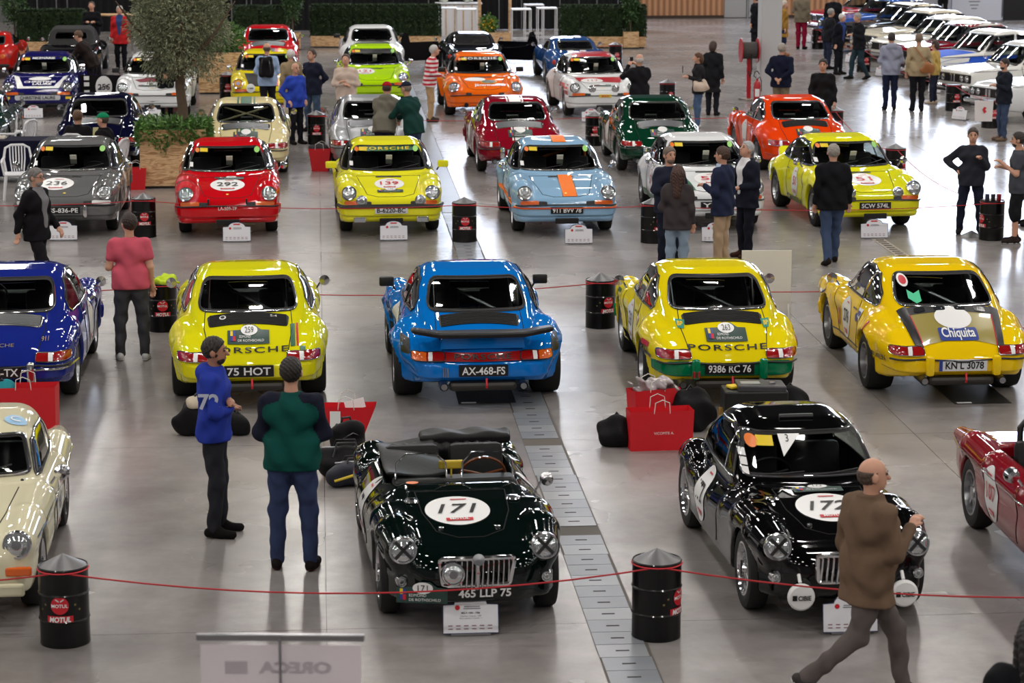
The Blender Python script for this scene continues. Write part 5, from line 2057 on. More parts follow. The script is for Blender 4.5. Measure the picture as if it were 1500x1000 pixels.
def paper_bag(loc, rz, label, w0=.34, w1=.46, d=.18, h=.40, m=REDBAG, sheet=False, words=None, handles=True, group='red paper carrier bags', card='paper bag'):
    o = thing('paper_bag', label, card, (loc[0], loc[1], 0), rz, group)
    t = .004
    a = [(-w0 / 2, -d / 2, 0), (w0 / 2, -d / 2, 0), (w0 / 2, d / 2, 0), (-w0 / 2, d / 2, 0), (-w1 / 2, -d * .62, h), (w1 / 2, -d * .62, h * 1.02), (w1 / 2, d * .62, h), (-w1 / 2, d * .62, h * .98)]
    mid = [((-(w0 + w1) / 4 - .01), 0, 0), (((w0 + w1) / 4 + .01), 0, 0)]
    b = MB().add(a, [(3, 2, 1, 0), (0, 1, 5, 4), (1, 2, 6, 5), (2, 3, 7, 6), (3, 0, 4, 7)])
    inn = [(x * .97, y * .95, z if z > .1 else .02) for x, y, z in a]
    b.add(inn, [(0, 1, 2, 3), (4, 5, 1, 0), (5, 6, 2, 1), (6, 7, 3, 2), (7, 4, 0, 3)])
    b.build('bag_body', m, o)
    if handles:
        for sy in (-1, 1):
            MB().tube([(-.08, sy * d * .6, h - .02), (-.07, sy * d * .66, h + .09), (0, sy * d * .66, h + .12), (.07, sy * d * .66, h + .09), (.08, sy * d * .6, h - .02)], .005, 5).build('handle', mat('white_cord', (214, 210, 204), rough=.8), o, True)
    if sheet:
        y = -d * .60
        MB().add([(-.16, y - .012, h * .50), (-.055, y - .012, h * .50), (-.055, y - .022, h * .93), (-.16, y - .022, h * .93)], [(0, 1, 2, 3)]).build('paper_slip', WHITE, o)
        MB().box((.08, -.02, h + .01), (.20, .012, .10), ry=-.25, rx=-.2).build('folded_leaflet', WHITE, o)
    if words:
        text_obj('bag_lettering', words, .026, WHITE, o, (0.02, -d * .57, h * .45), (1, 0, 0), (0, -.05, 1))
    return o


def soft_bag(label, loc, rz, size, kind='duffel', m=None, group=None, band=None, name=None, cat='bag'):
    """backpacks, duffels, slumped bags"""
    m = m or BAGCL
    sx, sy, sz = size
    o = thing(name or ('backpack' if kind == 'backpack' else 'holdall'), label, cat, (loc[0], loc[1], loc[2] if len(loc) > 2 else 0), rz, group)
    ph = random.random() * 6

    def f(x, y, z):
        w = .012 * np.sin(x * 23 + ph + z * 14) + .010 * np.sin(y * 27 + z * 19 + ph)
        if kind == 'backpack':
            d = rbx((x, y, z), (0, 0, sz * .5), (sx / 2, sy / 2, sz / 2), min(size) * .42)
            d = smin(d, rbx((x, y, z), (0, -sy * .5, sz * .35), (sx * .36, sy * .25, sz * .26), sy * .2), .03)
        elif kind == 'duffel':
            d = cap((x, y, z * sy / sz), (-sx / 2 + sy / 2, 0, sy / 2), (sx / 2 - sy / 2, 0, sy / 2), sy / 2, sy / 2)
        else:
            d = ell((x, y, z), (0, 0, sz * .42), (sx / 2, sy / 2, sz * .6))
        return smax(d + w, .004 - z, .015)
    sdf_obj('bag_body', f, (-sx * .62 - .06, -sy * .95 - .06, -.02), (sx * .62 + .06, sy * .7 + .06, sz * 1.15 + .05), .018, m, o)
    st = BLACK
    if kind == 'backpack':
        for s_ in (-1, 1):
            MB().tube([(s_ * sx * .22, sy * .42, sz * .9), (s_ * sx * .26, sy * .8, sz * .7), (s_ * sx * .30, sy * .75, sz * .35), (s_ * sx * .3, sy * .40, sz * .12)], .018, 6).build('shoulder_strap', st, o, True)
        MB().tube([(-.05, sy * .2, sz * .96), (-.04, sy * .2, sz * 1.06), (.04, sy * .2, sz * 1.06), (.05, sy * .2, sz * .96)], .012, 6).build('grab_handle', st, o, True)
        MB().tube([(-sx * .38, -sy * .3, sz * .35), (-sx * .30, -sy * .45, sz * .7), (0, -sy * .5, sz * .8), (sx * .30, -sy * .45, sz * .7), (sx * .38, -sy * .3, sz * .35)], .006, 5).build('zip', STEEL, o)
    elif kind == 'duffel':
        for s_ in (-1, 1):
            MB().tube([(-sx * .2, s_ * sy * .36, sz * .75), (-sx * .14, s_ * sy * .2, sz * 1.15), (sx * .14, s_ * sy * .2, sz * 1.15), (sx * .2, s_ * sy * .36, sz * .75)], .012, 6).build('handle', st, o, True)
        MB().tube([(-sx * .36, 0, sz * .98), (sx * .36, 0, sz * .98)], .007, 5).build('zip', STEEL, o)
    else:
        MB().tube([(-sx * .15, 0, sz * .85), (0, 0, sz * 1.12), (sx * .15, 0, sz * .85)], .014, 6).build('handle', st, o, True)
    if band:
        MB().tube([(-sx * .42, -sy * .35, sz * .35), (-sx * .1, -sy * .52, sz * .55), (sx * .2, -sy * .5, sz * .75)], .014, 6).build('piping', band, o, True)
    return o


def leaves(n, place_fn, size, m, name, parent, wid=.35, flat=.5):
    """scatter of leaf blades: one part, nobody could count them"""
    P, D = place_fn(n)
    D = D + RNG.normal(0, flat, D.shape)
    D /= np.linalg.norm(D, axis=1)[:, None]
    B = np.cross(D, RNG.normal(0, 1, D.shape))
    B /= np.linalg.norm(B, axis=1)[:, None]
    L = size * RNG.uniform(.7, 1.3, (n, 1))
    v = np.stack([P, P + D * L * .5 + B * L * wid * .5, P + D * L, P + D * L * .5 - B * L * wid * .5], 1).reshape(-1, 3)
    o = mesh(name, v, np.arange(4 * n).reshape(-1, 4), m, parent)
    o['kind'] = 'stuff'
    return o


def leaf_mat(name, a, b):
    if name in MATS:
        return MATS[name]
    m = mat(name, a, rough=.55)
    nt = m.node_tree
    oi = nt.nodes.new('ShaderNodeNewGeometry')
    mx = nt.nodes.new('ShaderNodeMix')
    mx.data_type = 'RGBA'
    mx.inputs['A'].default_value = (*srgb(a), 1)
    mx.inputs['B'].default_value = (*srgb(b), 1)
    nt.links.new(oi.outputs['Random Per Island'], mx.inputs['Factor'])
    nt.links.new(mx.outputs['Result'], nt.nodes['Principled BSDF'].inputs['Base Color'])
    return m


OLIVE = leaf_mat('olive_leaf', (92, 102, 78), (146, 150, 118))
BOXW = leaf_mat('box_leaf', (24, 40, 22), (52, 74, 40))
FERN = leaf_mat('fern_leaf', (52, 92, 38), (96, 138, 60))
PLY = mat('plywood', (204, 166, 122), rough=.6)
_nt = PLY.node_tree
_n = _nt.nodes.new('ShaderNodeTexNoise')
_mp = _nt.nodes.new('ShaderNodeMapping')
_mp.inputs['Scale'].default_value = (3, 3, 14)
_tc = _nt.nodes.new('ShaderNodeTexCoord')
_nt.links.new(_tc.outputs['Object'], _mp.inputs[0])
_nt.links.new(_mp.outputs[0], _n.inputs['Vector'])
_n.inputs['Scale'].default_value = 1.2
_n.inputs['Detail'].default_value = 8
_n.inputs['Distortion'].default_value = 2.0
_rp = _nt.nodes.new('ShaderNodeValToRGB')
_rp.color_ramp.elements[0].color = (*srgb(160, 116, 74), 1)
_rp.color_ramp.elements[1].color = (*srgb(214, 178, 134), 1)
_rp.color_ramp.elements[0].position, _rp.color_ramp.elements[1].position = .36, .56
_nt.links.new(_n.outputs['Fac'], _rp.inputs[0])
_nt.links.new(_rp.outputs[0], _nt.nodes['Principled BSDF'].inputs['Base Color'])
BARK = mat('bark', (92, 76, 62), rough=.9, bump=.8, bscale=14, vary=.3, vscale=9)
SOIL = mat('soil', (40, 32, 26), rough=1.0)


def planter_box(label, loc, w, d, h, rz, name='planter_box', group='plywood planter boxes'):
    o = thing(name, label, 'planter', (*loc, 0), rz, group)
    t = .03
    for nm, c, s_ in (('side_board', (0, -d / 2 + t / 2, h / 2 + .03), (w, t, h - .03)), ('side_board', (0, d / 2 - t / 2, h / 2 + .03), (w, t, h - .03)),
                      ('side_board', (-w / 2 + t / 2, 0, h / 2 + .03), (t, d - 2 * t, h - .03)), ('side_board', (w / 2 - t / 2, 0, h / 2 + .03), (t, d - 2 * t, h - .03))):
        MB().box(c, s_).build(nm, PLY, o)
    MB().box((0, 0, .03), (w * .96, d * .96, .06)).build('plinth', BLACK, o)
    MB().box((0, 0, h - .03), (w - 2 * t, d - 2 * t, .06)).build('soil', SOIL, o)
    return o


def shell_scatter(c, r, bias=.75):
    def fn(n):
        D = RNG.normal(0, 1, (n, 3))
        D /= np.linalg.norm(D, axis=1)[:, None]
        rad = np.maximum(bias, RNG.uniform(0, 1, (n, 1)) ** .5)
        rad = rad * (1 + .18 * np.sin(D[:, :1] * 5 + 1) * np.sin(D[:, 1:2] * 6) + .1 * np.sin(D[:, 2:] * 9 + D[:, :1] * 4))
        return np.array(c) + D * rad * np.array(r), D
    return fn


def box_scatter(c, h):
    def fn(n):
        P = RNG.uniform(-1, 1, (n, 3))
        ax = RNG.choice(3, n, p=(.36, .36, .28))
        sg = np.where(RNG.uniform(0, 1, n) < .5, -1.0, 1.0)
        sg[ax == 2] = 1.0
        P[np.arange(n), ax] = sg
        D = np.zeros((n, 3))
        D[np.arange(n), ax] = sg
        return np.array(c) + P * np.array(h), D
    return fn


_hedge = {}


def hedge(label, loc, rz, w=.62, d=.42, h=.95, z0=.32):
    o = thing('box_hedge', label, 'hedge', (*loc, z0), rz, 'clipped box hedges along the end of the hall')
    key = (round(w, 2), h)
    if key not in _hedge:
        a = leaves(2600, box_scatter((0, 0, h / 2), (w / 2 - .02, d / 2 - .02, h / 2)), .07, BOXW, 'foliage', o, wid=.6, flat=.6)
        b = MB().box((0, 0, h / 2), (w - .08, d - .08, h - .06)).build('branches', mat('hedge_core', (40, 58, 32), rough=1), o)
        _hedge[key] = (a.data, b.data)
    else:
        q = link(bpy.data.objects.new('foliage', _hedge[key][0]), o)
        q['kind'] = 'stuff'
        link(bpy.data.objects.new('branches', _hedge[key][1]), o)
    return o


PLASTIC = mat('white_plastic', (222, 222, 226), rough=.4)


def garden_chair(label, loc, rz):
    o = thing('plastic_chair', label, 'chair', (*loc, 0), rz, 'white moulded plastic chairs')
    MB().rbox((0, 0, .43), (.46, .44, .03), .012).build('seat', PLASTIC, o)
    for sx in (-1, 1):
        for sy in (-1, 1):
            MB().tube([(sx * .20, sy * .19, .43), (sx * .25, sy * .24, 0)], [.03, .022], 6).build('leg', PLASTIC, o, True)
        MB().tube([(sx * .23, .20, .43), (sx * .27, .20, .64), (sx * .27, -.10, .65), (sx * .22, -.22, .70)], .02, 6).build('armrest', PLASTIC, o, True)
    MB().tube([(-.20, -.21, .43), (-.235, -.27, .65), (-.20, -.31, .84), (-.10, -.325, .89), (.10, -.325, .89), (.20, -.31, .84), (.235, -.27, .65), (.20, -.21, .43)], .022, 6).build('back_frame', PLASTIC, o, True)
    for k in range(6):
        x = -.125 + k * .05
        MB().tube([(x * .8, -.215, .45), (x, -.275, .66), (x, -.322, .87)], .012, 5).build('back_slat', PLASTIC, o)
    return o


def high_table(label, loc, rz, w=.62, d=.62, h=1.10):
    o = thing('high_table', label, 'table', (*loc, 0), rz, 'white high tables by the bar')
    MB().rbox((0, 0, h - .02), (w, d, .04), .008).build('table_top', PLASTIC, o)
    for sx in (-1, 1):
        for sy in (-1, 1):
            MB().box((sx * (w / 2 - .02), sy * (d / 2 - .02), h / 2 - .02), (.03, .03, h - .04)).build('leg', PLASTIC, o)
    for sy in (-1, 1):
        MB().box((0, sy * (d / 2 - .02), .18), (w - .06, .025, .025)).build('foot_rail', PLASTIC, o)
    return o
# ------------------------------------------------------------------ the parked cars
YEL = paint('lemon', (222, 216, 22))
GUM = mat('dull_gold', (150, 136, 66), rough=.3, coat=.6)
N = 'coupe'
WROWS = 4.6

# --- second row, tails to the camera
c = car911(N, 'deep blue coupe with chrome trim, tail beside the red bag', 14, 577, 'rear', 4.5, paint('deep_blue', (26, 40, 128)), plate='H-756-TX', overriders=CHROME, grille=ALU, door=' ', tw=(.19, .19))
c.line('bumper_trim', [(-.76, .47), (.76, .47)], 'rear', CHROME, .014, .035)
c.text('PORSCHE', 'rear', .028, mat('gilt', (190, 170, 110), metal=.8, rough=.3), (0, .70), width=.34, off=.01, name='badge')
c.text('911', 'rear', .04, MATS['gilt'], (.48, .735), off=.01, name='badge')

c = car911(N, 'lemon yellow coupe with plate 75 HOT and green red stripe', 366, 575, 'rear', 6.0, YEL, ff=.03, rf=.08, plate='75 HOT', porsche=True, rally='259', grille=BLACK, trim=CHROME, tw=(.21, .27), cage=True, rear_text='SWIFT', style='mini')
_strip(c, 'rear', .47, .05, .845, .665, GREENP)
_strip(c, 'rear', .52, .022, .845, .665, REDP)
_strip(c, 'rear', .57, .06, .665, .625, GREENP)
c.sticker(circle(.036, 16), 'deck', WHITE, (-.27, -1.50), .02)
c.sticker(circle(.022, 16), 'deck', INK, (-.27, -1.50), .024)
c.text('S-4', 'deck', .04, WHITE, (.27, -1.48), off=.02)

c = car911(N, 'bright blue wide-bodied coupe with black whale tail', 697, 574, 'rear', 5.6, paint('racing_blue', (6, 112, 200)), ff=.13, rf=.16, plate='AX-468-FS', tail='whale', tail_band=True, trim=BLACK, grille=BLACK, tw=(.25, .31), cage=True, exhaust=2, door=' ', style='mini', spoiler=True)
c.patch('door_flash', rect(.20, .25), 'left', WHITE, .006, (.30, .60))
_strip(c, 'rear', .36, .035, .415, .475, REDP)
for k in range(3):
    c.sticker(rect(.012, .09), 'rear', STEEL, (-.42 + k * .022, .44), .04, name='vent_slot')
for sd in (1, -1):
    c.patch('brake_duct', rounded(rect(.16, .10), .02, 2), 'left' if sd < 0 else 'right', BLACK, .006, (sd * -.62, .60), rings=2)
    for k in range(3):
        c.patch('wing_louvre', rounded(rect(.07, .09), .015, 2), 'left' if sd < 0 else 'right', BLACK, .006, (sd * .73, .42 + k * .12), rings=2)

GRN = paint('signal_green', (0, 116, 74))
c = car911(N, 'yellow coupe with green bumpers and number 263', 1047, 571, 'rear', 4.0, paint('warm_yellow', (232, 210, 16)), ff=.035, rf=.075, plate='9386 RC 76', porsche=True, rally='263', grille=BLACK, bump=GRN, door='263', overriders=True, tw=(.21, .26), cage=True, exhaust=1, rear_text='911', style='fuchs')
for pl, sg in (('left', -1), ('right', 1)):
    c.patch('green_sill', [(sg * .82, .27), (sg * .82, .36), (sg * -.74, .33), (sg * -.74, .25)], pl, GRN, .006, rings=3)
    c.patch('green_wing', [(sg * 1.56, .28), (sg * 1.62, .50), (sg * 1.85, .44), (sg * 1.80, .28)], pl, GRN, .006, rings=2)
    q = c.sticker(rect(.22, .075), pl, WHITE, (sg * -.60, .70), .008)
    c.text('DUNLOP', pl, .04, REDP, (sg * -.60, .70), off=.014, bold=.02, width=.18)
    q = c.sticker([(-.16, -.03), (.12, -.03), (.16, .03), (-.12, .03)], pl, REDP, (sg * -1.47, .62), .008)
    c.text('BOSCH', pl, .055, INK, (sg * -1.44, .565), off=.012, bold=.03)
    c.sticker([(-.16, -.02), (.16, -.02), (.16, .02), (-.16, .02)], pl, INK, (sg * -1.50, .515), .008)
    for a in range(3):
        for b in range(4):
            if (a + b) % 2 == 0:
                c.sticker(rect(.03, .03), pl, INK, (sg * (1.0 + a * .03), .60 + b * .03), .008, name='check')
    c.sticker(rect(.16, .05), pl, GREENP, (sg * 1.02, .76), .008)
for sx in (-1, 1):
    c.sticker([(-.05, .04), (.05, .04), (.03, -.03), (-.03, -.03)], 'rear', mat('teal_decal', (30, 140, 120)), (sx * .46, .83), .01)
    c.text('BP', 'rear', .035, YELLOWP, (sx * .46, .835), off=.016, bold=.03)
MB().rbox((-.36, -2.14, .40), (.08, .05, .08), .01).build('fog_light', REDL, c.root)

c = car911(N, 'yellow coupe with gold engine lid, black bands and number 276', 1375, 566, 'rear', 4.3, paint('sun_yellow', (240, 200, 14)), ff=.05, rf=.11, plate='KN L 3078', plate_bg=mat('plate_white', (214, 216, 220), rough=.4), plate_fg=INK, eu=True, grille=None, door='276', overriders=True, tw=(.23, .30), exhaust=2, style='mini', cage=True, mirrors='left', trim=CHROME)
lid = c.patch('engine_lid_panel', [(-.40, -1.95), (.40, -1.95), (.44, -1.50), (-.44, -1.50)], 'deck', GUM, .006, rings=5)
c.patch('lid_vents', [(-.45, -1.50), (.45, -1.50), (.46, -1.36), (-.46, -1.36)], 'deck', BLACK, .008, rings=3)
for x in (-.33, -.11, .11, .33):
    c.sticker(rounded(rect(.12, .09), .03, 3), 'deck', mat('dark_glass', (40, 42, 46), rough=.15, coat=1), (x, -1.43), .012, name='vent_cap')
for sx in (-1, 1):
    c.patch('black_band', [(sx * .40, -1.97), (sx * .48, -1.97), (sx * .56, -1.33), (sx * .46, -1.33)][::sx], 'deck', INK, .008, rings=3)
    c.line('pin_stripe', [(sx * .40, -1.95), (sx * .445, -1.5)], 'deck', REDP, .006, .008)
c.sticker(circle(.20, 28, (0, 0), .085), 'rear', WHITE, (0, .865), .012, name='number_disc')
c.sticker(rounded(rect(.42, .105), .02, 2), 'rear', BLUEP, (0, .735), .012, name='fruit_label')
c.text('Chiquita', 'rear', .075, WHITE, (0, .735), off=.018, bold=.02, width=.36)
for pl, sg in (('left', -1), ('right', 1)):
    c.text('MICHELIN', pl, .055, INK, (sg * -1.62, .49), off=.035, bold=.03, width=.36)
    c.sticker([(-.10, -.05), (.12, -.06), (.10, .06), (-.12, .05)], pl, WHITE, (sg * -.62, .74), .01)
    c.sticker(rounded(rect(.17, .05), .02, 2), pl, BLUEP, (sg * -.62, .74), .014)
    c.sticker([(-.16, -.05), (.16, -.05), (.16, .05), (-.16, .05)], pl, WHITE, (sg * 1.30, .83), .01)
    c.sticker(rounded(rect(.24, .06), .02, 2), pl, BLUEP, (sg * 1.30, .83), .014)
    c.sticker(rounded(rect(.06, .20), .01, 2), pl, REDP, (sg * .48, .52), .01)
    c.line('sill_stripe', [(sg * .8, .33), (sg * -.7, .33)], pl, INK, .008, .004)
    c.text('PORSCHE', pl, .05, INK, (sg * -.05, .27), off=.01, width=.7)
    c.sticker(circle(.07, 14, (0, 0), .05), pl, BLUEP, (sg * -.40, .66), .01)
    c.sticker([(-.05, -.09), (.05, .09), (.08, .09), (-.02, -.09)], pl, REDP, (sg * -1.15, .68), .01)
rwx = [o for o in c.root.children if o.name.startswith('rear_window')][0]
c.sticker(circle(.055, 18), 'rear', WHITE, (-.40, 1.16), .014, parent=rwx)
c.sticker(circle(.038, 18), 'rear', REDP, (-.40, 1.16), .018, parent=rwx)
c.sticker([(-.07, -.02), (.0, -.06), (.06, -.04), (.07, .05), (.0, .02), (-.06, .05)], 'rear', mat('lizard_green', (60, 190, 140)), (-.33, 1.03), .014, parent=rwx)

# --- third row, noses to the camera
c = car911(N, 'grey coupe with white disc 236 on its bonnet', 103, 336, 'front', 4.3, paint('slate_grey', (104, 104, 105)), num='236', hood_c=(-.16, -1.40), plate='SS-836-PE', tw=(.18, .18), spoiler=False, front_ind=WHITE, door='236')
for sd in (1, -1):
    MB().rbox((sd * .33, 2.10, .42), (.07, .07, .20), .025).build('overrider', CHROME, c.root, True)
c = car911(N, 'red coupe with white disc 292 on its bonnet', 335, 338, 'front', 6.0, paint('guards_red', (198, 14, 26)), ff=.01, rf=.03, num='292', rally='292', tw=(.19, .21), mirrors='left', lip=paint('guards_red', (198, 14, 26)))
c.text('LA-509-TP', 'front', .045, WHITE, (0, .475), off=.045, name='plate_lettering')
for sd in (1, -1):
    MB().rbox((sd * .29, 2.03, .58), (.03, .03, .09), .01).build('bonnet_catch', BLACK, c.root)
c = car911(N, 'yellow coupe with green lettered sunstrip and number 139', 570, 336, 'front', 5.2, paint('pale_lemon', (232, 226, 44)), ff=.02, rf=.05, num='139', number_ink=REDP, plate='B-6220-BC', plate_bg=MATS['plate_white'], plate_fg=INK, trim=BLACK, hood_r=.23, foglamps=[(.45, 2.02, .575), (-.45, 2.02, .575)], tw=(.20, .23))
c.rally_plate('139', 'hood', (0, -1.73), .40, .14)
wsx = [o for o in c.root.children if o.name.startswith('windscreen')][0]
c.patch('sun_strip', [(-.515, 1.145), (.515, 1.145), (.488, 1.205), (-.488, 1.205)], 'front', GREENP, .012, rings=3, parent=wsx)
c.text('PORSCHE', 'front', .036, YELLOWP, (0, 1.176), width=.72, off=.018, bold=.02, parent=wsx, space=1.2)
c.line('bumper_rubber', [(-.78, .475), (-.4, .48), (.4, .48), (.78, .475)], 'front', BLACK, .028, .03)
for sd in (1, -1):
    MB().rbox((sd * .48, 2.06, .29), (.19, .05, .09), .02).build('fog_lamp', LENS, c.root)
for o in c.root.children:
    if o.name.startswith('mirror'):
        o.data.materials[0] = MATS['paint_pale_lemon']
GULF = paint('sky_blue', (140, 178, 210))
ORG = mat('orange_stripe', (240, 118, 16), rough=.55, spec=.2)
c = car911(N, 'sky blue coupe with a broad orange stripe', 822, 336, 'front', 4.6, GULF, ff=.03, rf=.07, plate='911 BVV 78', stripes=[(.06, .24, INK), (.06, .21, ORG)], mirrors='both', tw=(.20, .24), cage=ORG, style='mini')
c.line('bumper_line', [(-.76, .46), (0, .465), (.76, .46)], 'front', ORG, .014, .034)
for pl, sg in (('left', -1), ('right', 1)):
    c.patch('side_stripe', [(sg * 1.7, .42), (sg * 1.7, .50), (sg * -1.6, .50), (sg * -1.6, .42)], pl, ORG, .005, rings=2, step=.1)
for o in [q for q in c.root.children if q.name.startswith('stripe')]:
    if o.data.materials[0] is ORG:
        for v in o.data.vertices:
            v.co.z += .004
c = car911(N, 'white coupe with green side script behind the talking group', 1037, 328, 'front', 4.0, paint('white', (226, 228, 230)), ff=.02, rf=.06, num='57', number_ink=REDP, plate='YND', door='57', style='mini', tw=(.2, .22))
for pl, sg in (('left', -1), ('right', 1)):
    c.patch('green_side_band', [(sg * .8, .27), (sg * .8, .36), (sg * -.72, .36), (sg * -.72, .27)], pl, GREENP, .006, rings=2, step=.1)
for sd in (-1, 1):
    c.patch('green_wing_flash', [(sd * .30, -1.9), (sd * .38, -1.9), (sd * .46, -1.25), (sd * .40, -1.25)][::sd], 'hood', GREENP, .006, rings=2)
c = car911(N, 'yellow coupe with red number 51 and plate SCW 574L', 1258, 329, 'front', 8.0, paint('light_yellow', (228, 224, 30)), ff=.02, rf=.06, num='51', number_ink=REDP, plate='SCW 574L', door='51', style='fuchs', tail='duck', tw=(.2, .23), foglamps=[(.38, 1.98, .62), (-.38, 1.98, .62)])
for pl, sg in (('left', -1), ('right', 1)):
    c.text('CARRERA', pl, .085, INK, (sg * .08, .29), off=.01, width=.95, bold=.03)

# --- fourth row, tails to the camera
c = car911(N, 'midnight blue coupe behind the two seated people', 148, 243, 'rear', 5.0, paint('midnight', (12, 13, 44)), tw=(.18, .18), overriders=CHROME)
c = car911(N, 'cream coupe with green stripe and crossed rear brace', 362, 252, 'rear', 5.0, paint('cream', (226, 212, 164)), stripes=[(0, .20, GREENP), (-.15, .03, GREENP), (.15, .03, GREENP)], rally=' ', overriders=CHROME, tw=(.18, .18))
MB().tube([(-.46, -1.22, .96), (.40, -.75, 1.17)], .02, 6).tube([(.46, -1.22, .96), (-.40, -.75, 1.17)], .02, 6).build('cross_brace', mat('cream_tube', (214, 200, 160)), c.root, True)
c = car911(N, 'silver coupe with chequered flank, two people leaning over it', 545, 247, 'rear', 4.6, paint('silver', (168, 170, 174), .6), overriders=CHROME, rally=' ', tw=(.18, .18))
for k in range(7):
    for b in range(2):
        if (k + b) % 2 == 0:
            c.sticker(rect(.06, .05), 'left', WHITE, (.9 + k * .06, .72 + b * .05 - k * .01), .01, name='check')
c.text('XXL', 'left', .10, INK, (.68, .77), off=.01, bold=.03)
c = car911(N, 'burgundy coupe with white centre stripes', 757, 249, 'rear', 5.3, paint('burgundy', (134, 14, 34)), stripes=[(0, .22, WHITE), (-.145, .025, WHITE), (.145, .025, WHITE)], plate='GE', plate_bg=MATS['plate_white'], plate_fg=INK, rally=' ', overriders=CHROME, door=' ', tw=(.18, .18))
c = car911(N, 'dark green coupe with silver engine grille', 962, 248, 'rear', 4.6, paint('bottle_green', (8, 54, 36)), rally=' ', overriders=CHROME, door=' ', tw=(.18, .18))
c = car911(N, 'orange coupe with black engine grille by the column', 1170, 247, 'rear', 6.5, paint('tangerine', (232, 66, 12)), ff=.03, rf=.08, rally=' ', grille=BLACK, door=' ', tw=(.21, .26), style='mini')

# --- fifth row, noses to the camera
NAVY = paint('navy', (26, 24, 92))
c = car911(N, 'navy coupe with white bonnet chevron and an open door', 62, 167, 'front', 5.0, NAVY, ff=.05, rf=.09, cross=True, tw=(.22, .27), style='mini', lip=BLACK)
c.patch('white_flash', [(-.46, -1.88), (.46, -1.88), (.62, -1.02), (-.62, -1.02)], 'hood', WHITE, .006, rings=5)
c.patch('navy_flash', [(-.34, -1.76), (.34, -1.76), (.50, -1.04), (-.50, -1.04)], 'hood', NAVY, .010, rings=5)
c.patch('number_disc', circle(.25, 28, (0, 0), .13), 'hood', WHITE, .014, (-.02, -1.20))
c.text('CHRISTINE', 'hood', .13, WHITE, (0, -1.45), width=.70, off=.015, bold=.04)
c.text('LAURE', 'hood', .13, WHITE, (.06, -1.62), width=.42, off=.015, bold=.04)
c.patch('name_panel', rounded(rect(1.0, .11), .05), 'front', mat('silver_panel', (190, 192, 198), rough=.4), .045, (0, .455), rings=3)
c.text('CHRISTINE LAURE', 'front', .065, INK, (0, .455), width=.78, off=.052, bold=.02)
c.patch('sun_strip', [(-.50, 1.16), (.50, 1.16), (.485, 1.208), (-.485, 1.208)], 'front', NAVY, .014, rings=2)
c.text('MEZNARIE', 'front', .035, WHITE, (0, 1.184), width=.50, off=.02, bold=.02)
for sd in (1, -1):
    c.sticker(rect(.16, .05), 'front', YELLOWP, (sd * .68, .45), .05)
out = [(0, .28), (.95, .28), (1.02, .50), (.98, .80), (.0, .84)]
a = 1.35
n = len(out)
pts = [(-(.80 + u * math.sin(a) + t * math.cos(a)), .62 - u * math.cos(a) + t * math.sin(a), z) for t in (0, .07) for u, z in out]
d = MB().add(pts, [tuple(range(n)), tuple(range(2 * n - 1, n - 1, -1))] + [(i, (i + 1) % n, n + (i + 1) % n, n + i) for i in range(n)]).build('open_door', NAVY, c.root)
ux, nx = (-math.sin(a), -math.cos(a), 0), Vector((-math.cos(a), math.sin(a), 0))
ctr = Vector((-(.80 + .55 * math.sin(a) + .075 * math.cos(a)), .62 - .55 * math.cos(a) + .075 * math.sin(a), .55))
mesh('number_disc', [tuple(ctr + nx * .004 + Vector(ux) * p[0] + Vector((0, 0, p[1]))) for p in circle(.19, 28, (0, 0), .25)], [tuple(range(28))], WHITE, d)
text_obj('race_number', '256', .13, INK, d, tuple(ctr + nx * .01), ux, (0, 0, 1), bold=.02)
MB().tube([ctr + nx * .014 + Vector(ux) * -.14 + Vector((0, 0, -.05)), ctr + nx * .014 + Vector(ux) * .14 + Vector((0, 0, .06))], .012, 5).build('strike_through', INK, d)
for k, (u, z) in enumerate(((.16, .62), (.16, .44), (.16, .76))):
    p0 = ctr + nx * .006 + Vector(ux) * (u - .55 + .0) + Vector((0, 0, z - .55))
    mesh('sticker', [tuple(p0 + Vector(ux) * p[0] + Vector((0, 0, p[1]))) for p in rect(.12, .09)], [(0, 1, 2, 3)], WHITE, d)

c = car911(N, 'white coupe with crimson splash behind the olive tree', 227, 168, 'front', 5.0, paint('white', (226, 228, 230)), ff=.05, rf=.09, tw=(.22, .27), style='mini', trim=BLACK)
c.patch('crimson_splash', [(-.42, -1.20), (-.30, -1.40), (-.05, -1.34), (.18, -1.44), (.36, -1.30), (.40, -1.10), (.1, -1.06), (-.2, -1.08)], 'hood', mat('crimson_print', (120, 16, 44), rough=.3), .007, rings=5)
c.rally_plate(' ', 'hood', (-.12, -1.66), .40, .14)
c.sticker(rect(.34, .04), 'front', INK, (0, .38), .03, name='grille_slot')
c.text('PORSCHE', 'front', .04, WHITE, (-.05, 1.17), width=.6, off=.018, bold=.02)

c = car911(N, 'yellow coupe with black bonnet and amber headlamps', 392, 162, 'front', 5.0, paint('deep_yellow', (226, 208, 26)), ff=.03, rf=.07, hoodm=mat('matt_black_bonnet', (12, 12, 12), rough=.5, spec=.15), lensm=mat('amber_lamp', (214, 150, 20), rough=.1, coat=1), tw=(.2, .24), mirrors='both')
for x, m in ((.22, REDP), (.30, YELLOWP), (.14, INK)):
    _strip(c, 'hood', x, .08, -1.92, -1.0, m, off=.012)
    _strip(c, 'hood', x, .08, -.15, .7, m, off=.008)
c.patch('white_panel', rect(.30, .20), 'hood', WHITE, .016, (.16, -1.28))
for sd in (1, -1):
    b = turn(MB().lathe([(.08, -.05), (.10, 0), (.10, .02), (.001, .04)], 22, cap=False), (sd * .36, 2.05, .60), (0, 1, 0)).build('driving_lamp', WHITE, c.root, True)
    text_obj('cover_lettering', 'CIBIE', .03, INK, b, (sd * .36, 2.095, .60), (-1, 0, 0), (0, 0, 1), bold=.03, width=.12)

